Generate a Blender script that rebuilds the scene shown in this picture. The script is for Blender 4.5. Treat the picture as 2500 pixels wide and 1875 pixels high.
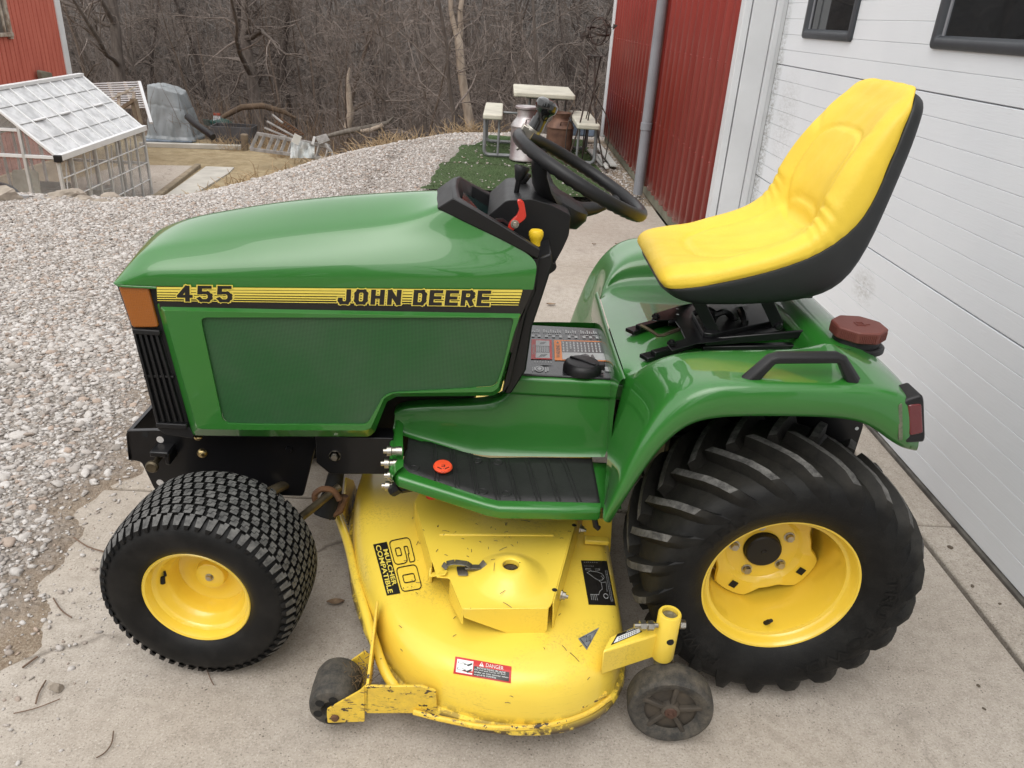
import bpy, bmesh, math, random
import numpy as np
from mathutils import Vector, Matrix
from mathutils.bvhtree import BVHTree

# ------------------------------------------------------------------ scene, camera, light
for o in list(bpy.data.objects):
    bpy.data.objects.remove(o)
SC = bpy.context.scene
COL = SC.collection
rnd = random.Random(7)
R_ = math.radians

# world frame: x runs from the mower's nose to its tail, y away from the camera, z up (metres)
CAM = Vector((-0.65281, -1.31122, 1.40383))
RX = Vector((0.99830223, -0.00467424, 0.05805869))      # camera right
DN = Vector((0.05029385, -0.43360732, -0.8996973))      # camera down
FW = Vector((0.02938008, 0.90108981, -0.43263606))      # camera forward
FPX, W0, H0 = 1878.0, 2500, 1875
cam_d = bpy.data.cameras.new('camera')
cam_d.sensor_fit = 'HORIZONTAL'
cam_d.sensor_width = 36.0
cam_d.lens = FPX / W0 * 36.0
cam_d.clip_start = 0.05
cam_d.clip_end = 600
cam_o = bpy.data.objects.new('camera', cam_d)
COL.objects.link(cam_o)
M = Matrix(((RX.x, -DN.x, -FW.x, CAM.x), (RX.y, -DN.y, -FW.y, CAM.y), (RX.z, -DN.z, -FW.z, CAM.z), (0, 0, 0, 1)))
cam_o.matrix_world = M
SC.camera = cam_o

SUN_EL, SUN_AZ = R_(58), R_(200)
world = bpy.data.worlds.new('World')
SC.world = world
world.use_nodes = True
wn, wl = world.node_tree.nodes, world.node_tree.links
wn.clear()
sky = wn.new('ShaderNodeTexSky')
sky.sky_type = 'NISHITA'
sky.sun_disc = False
sky.sun_elevation = SUN_EL
sky.sun_rotation = SUN_AZ
sky.air_density = 1.6
sky.dust_density = 6.0
sky.ozone_density = 1.0
hsv = wn.new('ShaderNodeHueSaturation')
hsv.inputs['Saturation'].default_value = 0.14
bg = wn.new('ShaderNodeBackground')
bg.inputs['Strength'].default_value = 0.15
wo = wn.new('ShaderNodeOutputWorld')
cloud = wn.new('ShaderNodeMix')                      # even cloud layer over the clear-sky model
cloud.data_type = 'RGBA'
cloud.inputs[0].default_value = 0.70
cloud.inputs[7].default_value = (7.8, 7.75, 7.75, 1)
wl.new(sky.outputs[0], hsv.inputs['Color'])
wl.new(hsv.outputs[0], cloud.inputs[6])
wl.new(cloud.outputs[2], bg.inputs['Color'])
wl.new(bg.outputs[0], wo.inputs['Surface'])
sun_d = bpy.data.lights.new('sun', 'SUN')
sun_d.energy = 0.9
sun_d.angle = R_(50)
sun_d.color = (1.0, 0.965, 0.91)
sun_o = bpy.data.objects.new('sun', sun_d)
COL.objects.link(sun_o)
sd = Vector((math.sin(SUN_AZ) * math.cos(SUN_EL), math.cos(SUN_AZ) * math.cos(SUN_EL), math.sin(SUN_EL)))
sun_o.rotation_euler = (-sd).to_track_quat('-Z', 'Y').to_euler()
SC.view_settings.view_transform = 'Standard'
SC.view_settings.look = 'None'
SC.view_settings.gamma = 1.0
SC.view_settings.use_curve_mapping = False
SC.view_settings.exposure = 0.48

# ------------------------------------------------------------------ pixel -> place in the world
def ray(u, v):
    return FW + RX * ((u - 1250) / FPX) + DN * ((v - 937.5) / FPX)
def at(u, v, x=None, y=None, z=None):
    d = ray(u, v)
    if x is not None: t = (x - CAM.x) / d.x
    elif y is not None: t = (y - CAM.y) / d.y
    else: t = (z - CAM.z) / d.z
    return CAM + d * t
def atl(pts, **k):
    return [at(u, v, **k) for u, v in pts]

# ------------------------------------------------------------------ materials
def S(r, g, b, k=1.0):
    def f(c):
        c /= 255.0
        return (c / 12.92 if c <= 0.04045 else ((c + 0.055) / 1.055) ** 2.4) * k
    return (f(r), f(g), f(b))
MATS = {}
class NT:
    """small helper for node trees"""
    def __init__(s, name):
        s.m = bpy.data.materials.new(name)
        s.m.use_nodes = True
        s.t = s.m.node_tree
        s.t.nodes.clear()
        s.out = s.n('ShaderNodeOutputMaterial')
        s.b = s.n('ShaderNodeBsdfPrincipled')
        s.l(s.b.outputs[0], s.out.inputs[0])
        s.co = None
    def n(s, ty, **k):
        x = s.t.nodes.new(ty)
        for a, v in k.items(): setattr(x, a, v)
        return x
    def l(s, a, b): s.t.links.new(a, b)
    def coord(s, kind='pos'):
        if kind == 'pos':
            return s.n('ShaderNodeNewGeometry').outputs['Position']
        return s.n('ShaderNodeTexCoord').outputs['Object' if kind == 'obj' else 'Generated']
    def mapping(s, src, scale):
        mp = s.n('ShaderNodeMapping')
        mp.inputs['Scale'].default_value = scale
        s.l(src, mp.inputs['Vector'])
        return mp.outputs[0]
    def noise(s, src, scale, detail=4, rough=0.55):
        x = s.n('ShaderNodeTexNoise')
        x.inputs['Scale'].default_value = scale
        x.inputs['Detail'].default_value = detail
        x.inputs['Roughness'].default_value = rough
        s.l(src, x.inputs['Vector'])
        return x.outputs['Fac']
    def ramp(s, src, stops):
        x = s.n('ShaderNodeValToRGB')
        e = x.color_ramp.elements
        while len(e) < len(stops): e.new(0.5)
        for i, (p, c) in enumerate(stops):
            e[i].position = p
            e[i].color = (c, c, c, 1) if not isinstance(c, (tuple, list)) else (*c[:3], 1)
        s.l(src, x.inputs[0])
        return x.outputs[0]
    def mix(s, fac, a, b, mode='MIX'):
        x = s.n('ShaderNodeMix', data_type='RGBA', blend_type=mode)
        for inp, v in ((x.inputs[0], fac), (x.inputs[6], a), (x.inputs[7], b)):
            if isinstance(v, (int, float)): inp.default_value = v
            elif isinstance(v, (tuple, list)): inp.default_value = (*v[:3], 1)
            else: s.l(v, inp)
        return x.outputs[2]
    def math(s, op, a, b=0.0):
        x = s.n('ShaderNodeMath', operation=op)
        for inp, v in ((x.inputs[0], a), (x.inputs[1], b)):
            if isinstance(v, (int, float)): inp.default_value = v
            else: s.l(v, inp)
        return x.outputs[0]
    def bump(s, h, strength=0.3, dist=0.01, prev=None):
        x = s.n('ShaderNodeBump')
        x.inputs['Strength'].default_value = strength
        x.inputs['Distance'].default_value = dist
        s.l(h, x.inputs['Height'])
        if prev is not None: s.l(prev, x.inputs['Normal'])
        return x.outputs[0]
    def set(s, **k):
        for a, v in k.items():
            i = s.b.inputs[a.replace('_', ' ')]
            if isinstance(v, (int, float)): i.default_value = v
            elif isinstance(v, (tuple, list)): i.default_value = (*v[:3], 1) if len(i.default_value) == 4 else v[:3]
            else: s.l(v, i)
        return s

def mat(name, col, rough=0.5, metal=0.0, coat=0.0, var=0.12, vscale=6.0, bump=0.0, bscale=60.0, col2=None,
        spots=None, spotcol=None, spotscale=40, coord='pos', rvar=0.1, spec=0.5):
    """general painted / plastic / metal surface with mottling, optional specks and fine relief"""
    if name in MATS: return MATS[name]
    t = NT(name)
    c = t.coord(coord)
    n1 = t.noise(c, vscale, 5)
    c2 = col2 if col2 else tuple(max(0, x * (1 - 2 * var)) for x in col)
    base = t.mix(t.ramp(n1, [(0.35, 0.0), (0.68, 1.0)]), col, c2) if (var or col2) else None
    if spots:
        sp = t.noise(c, spotscale, 6, 0.7)
        base = t.mix(t.ramp(sp, [(spots, 0.0), (spots + 0.03, 1.0)]), base if base else col, spotcol)
    if base is not None: t.l(base, t.b.inputs['Base Color'])
    else: t.set(Base_Color=col)
    n2 = t.noise(c, vscale * 4, 4)
    rr = t.n('ShaderNodeMapRange')
    rr.inputs[3].default_value = max(0.02, rough - rvar * rough)
    rr.inputs[4].default_value = min(1.0, rough + rvar * rough * 2)
    t.l(n2, rr.inputs[0])
    t.l(rr.outputs[0], t.b.inputs['Roughness'])
    t.set(Metallic=metal, Coat_Weight=coat, Coat_Roughness=0.04)
    t.b.inputs['Specular IOR Level'].default_value = spec
    if bump:
        t.l(t.bump(t.noise(c, bscale, 3), bump, 0.004), t.b.inputs['Normal'])
    MATS[name] = t.m
    return t.m

# ------------------------------------------------------------------ mesh building
ORG = {}
def root_org(o):
    while o.parent: o = o.parent
    return ORG.get(o.name, Vector((0, 0, 0)))
class MB:
    def __init__(s):
        s.v, s.f, s.m = [], [], []
    def add(s, vs, fs, m=0):
        o = len(s.v)
        s.v += [tuple(v) for v in vs]
        s.f += [tuple(o + i for i in f) for f in fs]
        s.m += [m] * len(fs)
        return s
    def box(s, c, size, rot=None, m=0):
        c = Vector(c); h = Vector(size) / 2
        vs = []
        for x in (-1, 1):
            for y in (-1, 1):
                for z in (-1, 1):
                    p = Vector((x * h.x, y * h.y, z * h.z))
                    if rot is not None: p = rot @ p
                    vs.append(c + p)
        return s.add(vs, [(0, 1, 3, 2), (4, 6, 7, 5), (0, 4, 5, 1), (2, 3, 7, 6), (0, 2, 6, 4), (1, 5, 7, 3)], m)
    def bar(s, a, b, w, h, up=(0, 0, 1), m=0):
        a, b, up = Vector(a), Vector(b), Vector(up)
        d = (b - a).normalized()
        sx = d.cross(up)
        if sx.length < 1e-4: sx = d.cross(Vector((1, 0, 0)))
        sx.normalize(); sz = sx.cross(d).normalized()
        vs = []
        for p in (a, b):
            for i, j in ((-1, -1), (1, -1), (1, 1), (-1, 1)):
                vs.append(p + sx * (w / 2 * i) + sz * (h / 2 * j))
        return s.add(vs, [(3, 2, 1, 0), (4, 5, 6, 7), (0, 1, 5, 4), (1, 2, 6, 5), (2, 3, 7, 6), (3, 0, 4, 7)], m)
    def tube(s, pts, r, n=8, m=0, caps=True, closed=False):
        pts = [Vector(p) for p in pts]
        k = len(pts)
        rs = r if isinstance(r, (list, tuple)) else [r] * k
        prev = None
        vs, fs = [], []
        for i, p in enumerate(pts):
            if closed: d = pts[(i + 1) % k] - pts[i - 1]
            else: d = pts[min(i + 1, k - 1)] - pts[max(i - 1, 0)]
            d.normalize()
            if prev is None:
                a = d.cross(Vector((0, 0, 1)))
                if a.length < 1e-3: a = d.cross(Vector((1, 0, 0)))
            else:
                a = prev - d * prev.dot(d)
            a.normalize(); prev = a
            b = d.cross(a)
            for j in range(n):
                t = 2 * math.pi * j / n
                vs.append(p + (a * math.cos(t) + b * math.sin(t)) * rs[i])
        for i in range(k if closed else k - 1):
            i2 = (i + 1) % k
            for j in range(n):
                j2 = (j + 1) % n
                fs.append((i * n + j, i * n + j2, i2 * n + j2, i2 * n + j))
        if caps and not closed:
            fs.append(tuple(range(n - 1, -1, -1)))
            fs.append(tuple((k - 1) * n + j for j in range(n)))
        return s.add(vs, fs, m)
    def lathe(s, prof, c, axis=(0, 1, 0), n=48, m=0, closed=False):
        """prof: (radius, distance along axis)"""
        c = Vector(c); ax = Vector(axis).normalized()
        a = ax.cross(Vector((0, 0, 1)))
        if a.length < 1e-3: a = Vector((1, 0, 0))
        a.normalize(); b = ax.cross(a)
        vs, fs = [], []
        k = len(prof)
        for (r, d) in prof:
            for j in range(n):
                t = 2 * math.pi * j / n
                vs.append(c + ax * d + (a * math.cos(t) + b * math.sin(t)) * r)
        for i in range(k if closed else k - 1):
            i2 = (i + 1) % k
            for j in range(n):
                j2 = (j + 1) % n
                fs.append((i * n + j, i * n + j2, i2 * n + j2, i2 * n + j))
        return s.add(vs, fs, m)
    def cyl(s, a, b, r, n=16, m=0):
        return s.tube([a, b], r, n, m)
    def prism(s, poly, d, m=0):
        d = Vector(d); k = len(poly)
        vs = [Vector(p) for p in poly] + [Vector(p) + d for p in poly]
        fs = [tuple(range(k)), tuple(range(2 * k - 1, k - 1, -1))]
        fs += [(i, i + k, (i + 1) % k + k, (i + 1) % k) for i in range(k)]
        return s.add(vs, fs, m)
    def grid(s, rows, m=0, cu=False, cv=False):
        nr, nc = len(rows), len(rows[0])
        vs = [p for r in rows for p in r]
        fs = []
        for i in range(nr if cu else nr - 1):
            for j in range(nc if cv else nc - 1):
                i2, j2 = (i + 1) % nr, (j + 1) % nc
                fs.append((i * nc + j, i * nc + j2, i2 * nc + j2, i2 * nc + j))
        return s.add(vs, fs, m)
    def ball(s, c, r, n=12, k=8, m=0, sc=(1, 1, 1), rot=None):
        rows = []
        c = Vector(c)
        for i in range(k + 1):
            ph = math.pi * i / k
            row = []
            for j in range(n):
                t = 2 * math.pi * j / n
                p = Vector((math.sin(ph) * math.cos(t) * sc[0], math.sin(ph) * math.sin(t) * sc[1], math.cos(ph) * sc[2])) * r
                if rot is not None: p = rot @ p
                row.append(c + p)
            rows.append(row)
        return s.grid(rows, m, cv=True)
    def mesh(s, name, org=Vector((0, 0, 0)), mats=(), smooth=40, merge=0.0, fix=True):
        me = bpy.data.meshes.new(name)
        vs = [(v[0] - org.x, v[1] - org.y, v[2] - org.z) for v in s.v]
        me.from_pydata(vs, [], s.f)
        for x in mats: me.materials.append(x)
        if len(mats) > 1: me.polygons.foreach_set('material_index', s.m)
        if fix or merge:
            bm = bmesh.new(); bm.from_mesh(me)
            if merge: bmesh.ops.remove_doubles(bm, verts=bm.verts, dist=merge)
            if fix: bmesh.ops.recalc_face_normals(bm, faces=bm.faces)
            bm.to_mesh(me); bm.free()
        if smooth:
            me.polygons.foreach_set('use_smooth', [True] * len(me.polygons))
            me.set_sharp_from_angle(angle=R_(smooth))
        me.update()
        return me
    def build(s, name, mats, parent=None, smooth=40, bevel=0.0, seg=2, subd=0, merge=0.0, fix=True, solid=0.0, label=None, kind=None):
        if not isinstance(mats, (list, tuple)): mats = [mats]
        org = root_org(parent) if parent else Vector((0, 0, 0))
        me = s.mesh(name, org, mats, smooth, merge, fix)
        o = bpy.data.objects.new(name, me)
        COL.objects.link(o)
        if parent: o.parent = parent
        else: ORG[o.name] = org
        if solid:
            md = o.modifiers.new('solid', 'SOLIDIFY'); md.thickness = solid; md.offset = -1
        if subd:
            md = o.modifiers.new('subd', 'SUBSURF'); md.levels = subd; md.render_levels = subd; md.boundary_smooth = 'PRESERVE_CORNERS'
        if bevel:
            md = o.modifiers.new('bevel', 'BEVEL'); md.width = bevel; md.segments = seg
            md.limit_method = 'ANGLE'; md.angle_limit = R_(35); md.harden_normals = False
        if label: o['label'] = label
        if kind: o['kind'] = kind
        return o

def thing(name, label, cat, loc=(0, 0, 0), group=None):
    o = bpy.data.objects.new(name, None)
    COL.objects.link(o)
    o.location = loc
    o.empty_display_size = 0.2
    ORG[o.name] = Vector(loc)
    o['label'] = label; o['category'] = cat
    if group: o['group'] = group
    return o
def tag(o, label, cat, group=None):
    o['label'] = label; o['category'] = cat
    if group: o['group'] = group
    return o
def copy_thing(root, loc, rz=0.0, label=None, scale=1.0, tilt=(0, 0)):
    r = root.copy(); COL.objects.link(r)
    r.location = loc
    r.rotation_euler = (tilt[0], tilt[1], rz)
    r.scale = (scale, scale, scale) if not isinstance(scale, (tuple, list)) else scale
    if label: r['label'] = label
    for ch in root.children:
        c = ch.copy(); COL.objects.link(c); c.parent = r
        for g in ch.children:
            d = g.copy(); COL.objects.link(d); d.parent = c
    return r

def catmull(pts, n, closed=False):
    """resample a polyline with a Catmull-Rom spline: n samples per span"""
    pts = [Vector(p) for p in pts]
    k = len(pts); out = []
    for i in range(k if closed else k - 1):
        if closed: p0, p1, p2, p3 = pts[i - 1], pts[i], pts[(i + 1) % k], pts[(i + 2) % k]
        else: p0, p1, p2, p3 = pts[max(i - 1, 0)], pts[i], pts[i + 1], pts[min(i + 2, k - 1)]
        for j in range(n):
            t = j / n
            out.append(0.5 * ((2 * p1) + (p2 - p0) * t + (2 * p0 - 5 * p1 + 4 * p2 - p3) * t * t + (3 * p1 - p0 - 3 * p2 + p3) * t ** 3))
    if not closed: out.append(pts[-1])
    return out
def fillet(poly, r, n=4):
    """round the corners of a polygon given as 3D points; r number or list"""
    k = len(poly); out = []
    P_ = [Vector(p) for p in poly]
    for i in range(k):
        p, a, b = P_[i], P_[i - 1], P_[(i + 1) % k]
        rr = r[i] if isinstance(r, (list, tuple)) else r
        if rr <= 0: out.append(p); continue
        la, lb = (a - p).length, (b - p).length
        q = min(rr, la * 0.45, lb * 0.45)
        s, e = p + (a - p).normalized() * q, p + (b - p).normalized() * q
        for j in range(n + 1):
            t = j / n
            out.append((1 - t) ** 2 * s + 2 * t * (1 - t) * p + t * t * e)
    return out

# ------------------------------------------------------------------ lettering and stickers laid on a surface
def text_mesh(txt, offset=0.0, res=3, spacing=1.0):
    """2D lettering as (verts in 0..1 x 0..1 box, faces, aspect)"""
    cu = bpy.data.curves.new('lettering', 'FONT')
    cu.body = txt; cu.size = 1.0; cu.offset = offset; cu.resolution_u = res
    cu.space_character = spacing; cu.fill_mode = 'FRONT'
    ob = bpy.data.objects.new('lettering', cu)
    me = bpy.data.meshes.new_from_object(ob)
    vs = [(v.co.x, v.co.y) for v in me.vertices]
    fs = [tuple(p.vertices) for p in me.polygons]
    bpy.data.objects.remove(ob); bpy.data.curves.remove(cu); bpy.data.meshes.remove(me)
    xs = [v[0] for v in vs]; ys = [v[1] for v in vs]
    x0, x1, y0, y1 = min(xs), max(xs), min(ys), max(ys)
    vs = [((x - x0) / (x1 - x0), (y - y0) / (y1 - y0)) for x, y in vs]
    return vs, fs, (x1 - x0) / (y1 - y0)
class Target:
    """surface a sticker is laid on"""
    def __init__(s, objs):
        dg = bpy.context.evaluated_depsgraph_get()
        V_, F_ = [], []
        for o in objs:
            ev = o.evaluated_get(dg); me = ev.to_mesh()
            off = len(V_); mw = o.matrix_world
            V_ += [mw @ v.co for v in me.vertices]
            F_ += [tuple(off + i for i in p.vertices) for p in me.polygons]
            ev.to_mesh_clear()
        s.t = BVHTree.FromPolygons(V_, F_)
    def hit(s, u, v, off):
        d = ray(u, v).normalized()
        h, n, i, ds = s.t.ray_cast(CAM, d)
        if h is None: return None
        if n.dot(d) > 0: n = -n
        return h + n * off
STROKES = {
 'J': [[(.95, 1), (.95, .2), (.78, 0), (.22, 0), (.05, .18), (.05, .30)]], 'O': [[(.2, 0), (.8, 0), (1, .2), (1, .8), (.8, 1), (.2, 1), (0, .8), (0, .2), (.2, 0), (.5, 0)]],
 'H': [[(0, 0), (0, 1)], [(1, 0), (1, 1)], [(0, .5), (1, .5)]], 'N': [[(0, 0), (0, 1)], [(1, 0), (1, 1)], [(0.02, 1), (.98, 0)]],
 'D': [[(0, 0), (0, 1)], [(0, 1), (.75, 1), (1, .78), (1, .22), (.75, 0), (0, 0)]], 'E': [[(0, 0), (0, 1)], [(0, 1), (1, 1)], [(0, .5), (.88, .5)], [(0, 0), (1, 0)]],
 'R': [[(0, 0), (0, 1)], [(0, 1), (.78, 1), (1, .86), (1, .60), (.78, .46), (0, .46)], [(.62, .46), (1, 0)]],
 '6': [[(1, .80), (1, .88), (.82, 1), (.18, 1), (0, .82), (0, .18), (.18, 0), (.82, 0), (1, .18), (1, .40), (.82, .58), (.06, .58)]], '0': [[(.18, 0), (.82, 0), (1, .18), (1, .82), (.82, 1), (.18, 1), (0, .82), (0, .18), (.18, 0), (.5, 0)]],
 '4': [[(.74, 0), (.74, 1)], [(.70, 1), (0, .34)], [(0, .30), (1.02, .30)]], '5': [[(.95, 1), (.08, 1)], [(.08, 1), (.04, .56)], [(.04, .58), (.75, .58), (1, .42), (1, .18), (.78, 0), (.2, 0), (0, .14)]]}
class Plane:
    def __init__(s, **k): s.k = k
    def hit(s, u, v, off):
        p = at(u, v, **s.k)
        n = Vector((1 if 'x' in s.k else 0, 1 if 'y' in s.k else 0, 1 if 'z' in s.k else 0))
        if n.dot(CAM - p) < 0: n = -n
        return p + n * off
def bil(q, u, v):
    """q: four pixel corners, top-left, top-right, bottom-right, bottom-left; (u right, v up)"""
    a = ((1 - u) * q[3][0] + u * q[2][0], (1 - u) * q[3][1] + u * q[2][1])
    b = ((1 - u) * q[0][0] + u * q[1][0], (1 - u) * q[0][1] + u * q[1][1])
    return ((1 - v) * a[0] + v * b[0], (1 - v) * a[1] + v * b[1])
class Sticker:
    """collects flat print in one mesh, several inks"""
    def __init__(s, tgt, quad, off=0.0012):
        s.t, s.q, s.off, s.mb = tgt, quad, off, MB()
    def pts(s, uv, lift):
        out = []
        for u, v in uv:
            p = s.t.hit(*bil(s.q, u, v), s.off + lift)
            if p is None: p = out[-1] if out else Vector((0, 0, 0))
            out.append(p)
        return out
    def rect(s, u0, v0, u1, v1, m=0, lift=0.0, n=6, k=3):
        rows = []
        for i in range(k + 1):
            rows.append(s.pts([(u0 + (u1 - u0) * j / n, v0 + (v1 - v0) * i / k) for j in range(n + 1)], lift))
        s.mb.grid(rows, m); return s
    def poly(s, uv, m=0, lift=0.0):
        s.mb.add(s.pts(uv, lift), [tuple(range(len(uv)))], m); return s
    def text(s, txt, u0, v0, u1, v1, m=0, lift=0.0004, offset=0.0, spacing=1.0, turn=0):
        vs, fs, _ = text_mesh(txt, offset, spacing=spacing)
        if turn == 1: vs = [(y, 1 - x) for x, y in vs]     # reads downwards
        if turn == -1: vs = [(1 - y, x) for x, y in vs]    # reads upwards
        s.mb.add(s.pts([(u0 + (u1 - u0) * x, v0 + (v1 - v0) * y) for x, y in vs], lift), fs, m); return s
    def block(s, txt, u0, v0, u1, v1, su, sv, m=0, lift=0.0004, gap=0.32, grow=0.0, turn=0):
        """bold block lettering drawn with square-ended strokes; su, sv: stroke width in u and v"""
        n = len(txt); cw = (u1 - u0 - su) / (n + gap * (n - 1)) if n > 1 else (u1 - u0 - su)
        k = 0
        for i, chx in enumerate(txt):
            x0 = u0 + su / 2 + i * cw * (1 + gap)
            for path in STROKES[chx]:
                q = [(x0 + p[0] * cw, v0 + sv / 2 + p[1] * (v1 - v0 - sv)) for p in path]
                for (a, c) in zip(q[:-1], q[1:]):
                    dx, dy = (c[0] - a[0]) / su, (c[1] - a[1]) / sv
                    L = math.hypot(dx, dy) or 1; dx, dy = dx / L, dy / L
                    g = 0.5 + grow
                    pts = [((a[0] / su - dx * g - dy * g) * su, (a[1] / sv - dy * g + dx * g) * sv), ((a[0] / su - dx * g + dy * g) * su, (a[1] / sv - dy * g - dx * g) * sv),
                           ((c[0] / su + dx * g + dy * g) * su, (c[1] / sv + dy * g - dx * g) * sv), ((c[0] / su + dx * g - dy * g) * su, (c[1] / sv + dy * g + dx * g) * sv)]
                    if turn: pts = [(y, 1 - x) for x, y in pts]
                    s.mb.add(s.pts(pts, lift + k * 0.00002), [(0, 1, 2, 3)], m); k += 1
        return s
    def build(s, name, mats, parent):
        return s.mb.build(name, mats, parent, smooth=0, fix=False)
# ------------------------------------------------------------------ terrain
def sstep(a, b, x):
    t = np.clip((x - a) / (b - a), 0, 1)
    return t * t * (3 - 2 * t)
RIDGE = [(-16, 3.2), (-9, 4.2), (-6.2, 4.5), (-4.44, 4.59), (-3.92, 4.58), (-3.42, 4.64), (-3.12, 4.93), (-2.91, 5.66),
         (-2.72, 6.64), (-2.37, 7.6), (-1.8, 8.67), (-1.33, 9.2), (-0.6, 9.5), (1.5, 9.9), (6, 10.4), (30, 11)]
_rng = np.random.RandomState(5)
_NW = [(_rng.uniform(0.2, 1.2) * (1.7 ** k), _rng.uniform(0, 6.28), _rng.uniform(0, 6.28), 0.6 ** k) for k in range(7) for _ in range(3)]
def fbm(x, y, sc=1.0):
    s = 0; w = 0
    for f, a, p, am in _NW:
        s = s + am * np.sin((x * math.cos(a) + y * math.sin(a)) * f * sc * 2.2 + p); w += am
    return s / w
def ridge_dist(x, y):
    """signed distance beyond the edge of the level ground (positive = downhill side)"""
    best = np.full(np.shape(x), 1e9); sgn = np.ones(np.shape(x))
    for (x0, y0), (x1, y1) in zip(RIDGE[:-1], RIDGE[1:]):
        dx, dy = x1 - x0, y1 - y0; L = dx * dx + dy * dy
        t = np.clip(((x - x0) * dx + (y - y0) * dy) / L, 0, 1)
        px, py = x0 + t * dx - x, y0 + t * dy - y
        d = np.sqrt(px * px + py * py)
        side = np.where(dx * (y - y0) - dy * (x - x0) > 0, 1.0, -1.0)
        m = d < best
        best = np.where(m, d, best); sgn = np.where(m, side, sgn)
    return best * sgn
def soil_edge(y):
    """x of the ragged left edge of the concrete"""
    return -1.66 - 0.10 * np.clip(y, -0.5, 1.0) + 0.035 * np.sin(y * 7.1 + 1) + 0.03 * np.sin(y * 17.3) + 0.015 * np.sin(y * 41.0) + 0.10 * sstep(0.0, -0.6, y) * 1.0
def wood_edge(x):
    return np.interp(x, [-60, -9, -6.5, -4.5, -3, -1, 2, 30], [20.5, 19.6, 19.0, 17.0, 13.0, 11.0, 11.2, 12])
YARD = -2.0
def hgt(x, y):
    x = np.asarray(x, float); y = np.asarray(y, float)
    right = sstep(-5.0, -2.2, x)
    d = ridge_dist(x, y) + 0.16 + 0.22 * sstep(-3.4, -2.6, x) * sstep(-1.0, -2.0, x)
    z = -2.0 * sstep(0.0, 2.8, d) * (1 - right) - 2.4 * sstep(0.0, 3.2, d) * right
    z = z - 0.35 * sstep(0.0, -0.5, -d) * 0
    e = np.maximum(0, y - wood_edge(x))
    z = z - 3.2 * sstep(0, 16, e) + 11.5 * sstep(18, 75, e) + 4 * sstep(60, 140, e)
    z = z + 0.03 * fbm(x, y, 0.9) * sstep(0.0, 1.5, d) + 0.35 * fbm(x, y, 0.25) * sstep(0, 10, e)
    # driveway: ground dips under the concrete, swells a little above it as soil on the left
    side = sstep(0.05, -0.12, x - soil_edge(y)) * sstep(0.5, -0.4, d)
    z = np.where(d < 0.6, z - 0.03 + side * (0.038 + 0.006 * fbm(x, y, 6)), z - 0.03 * sstep(1.2, 0.6, d))
    turf = sstep(5.5, 5.6, y) * sstep(9.2, 8.8, y) * sstep(-1.6, -1.3, x) * (d < 0.3)
    z = z + turf * 0.01
    return z

def fast_mesh(name, v, f, mats, smooth_=False, k=3, attr=None):
    me = bpy.data.meshes.new(name)
    v = np.ascontiguousarray(v, np.float32); f = np.ascontiguousarray(f, np.int32)
    me.vertices.add(len(v)); me.vertices.foreach_set('co', v.ravel())
    me.loops.add(f.size); me.loops.foreach_set('vertex_index', f.ravel())
    me.polygons.add(len(f))
    me.polygons.foreach_set('loop_start', np.arange(0, f.size, k, dtype=np.int32))
    me.polygons.foreach_set('loop_total', np.full(len(f), k, np.int32))
    if smooth_: me.polygons.foreach_set('use_smooth', np.ones(len(f), bool))
    for m in mats: me.materials.append(m)
    if attr is not None:
        a = me.attributes.new('kindw', 'FLOAT_COLOR', 'POINT')
        a.data.foreach_set('color', np.ascontiguousarray(attr, np.float32).ravel())
    me.update(calc_edges=True)
    me.validate()
    return me
def link_obj(name, me, kind=None, parent=None):
    o = bpy.data.objects.new(name, me); COL.objects.link(o)
    if parent: o.parent = parent
    else: ORG[o.name] = Vector((0, 0, 0))
    if kind: o['kind'] = kind
    return o

# ---- ground material: soil, pale crushed stone dust, dry grass, leaf litter by region
t = NT('ground_cover')
pos = t.coord()
at_ = t.n('ShaderNodeAttribute', attribute_name='kindw')
sp = t.n('ShaderNodeSeparateColor'); t.l(at_.outputs['Color'], sp.inputs[0])
nA = t.noise(pos, 3.0, 6, 0.6); nB = t.noise(pos, 38.0, 5, 0.7); nC = t.noise(pos, 150.0, 3, 0.7)
soil = t.mix(t.ramp(nA, [(0.35, 0.0), (0.65, 1.0)]), (0.175, 0.130, 0.092), (0.275, 0.215, 0.155))
soil = t.mix(t.ramp(nC, [(0.45, 0.0), (0.70, 0.8)]), soil, (0.40, 0.34, 0.27))
vg = t.n('ShaderNodeTexVoronoi'); vg.inputs['Scale'].default_value = 62; t.l(pos, vg.inputs['Vector'])
gcell = t.n('ShaderNodeSeparateColor'); t.l(vg.outputs['Color'], gcell.inputs[0])
grav = t.ramp(gcell.outputs[0], [(0.0, (0.22, 0.19, 0.16)), (0.4, (0.42, 0.385, 0.35)), (0.8, (0.58, 0.55, 0.52)), (1.0, (0.36, 0.30, 0.25))])
grav = t.mix(t.ramp(vg.outputs['Distance'], [(0.30, 0.0), (0.70, 0.6)]), grav, (0.24, 0.21, 0.18))
grassA = t.mix(t.ramp(nA, [(0.38, 0.0), (0.62, 1.0)]), (0.29, 0.225, 0.130), (0.42, 0.345, 0.220))
mp = t.mapping(pos, (3.0, 12.0, 3.0))
grass = t.mix(t.ramp(t.noise(mp, 3.2, 7, 0.75), [(0.40, 0.0), (0.62, 0.75)]), grassA, (0.20, 0.155, 0.095))
grass = t.mix(t.ramp(nB, [(0.52, 0.0), (0.75, 0.35)]), grass, (0.50, 0.43, 0.30))
litter = t.mix(t.ramp(nB, [(0.35, 0.0), (0.65, 1.0)]), (0.085, 0.062, 0.048), (0.21, 0.155, 0.115))
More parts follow.
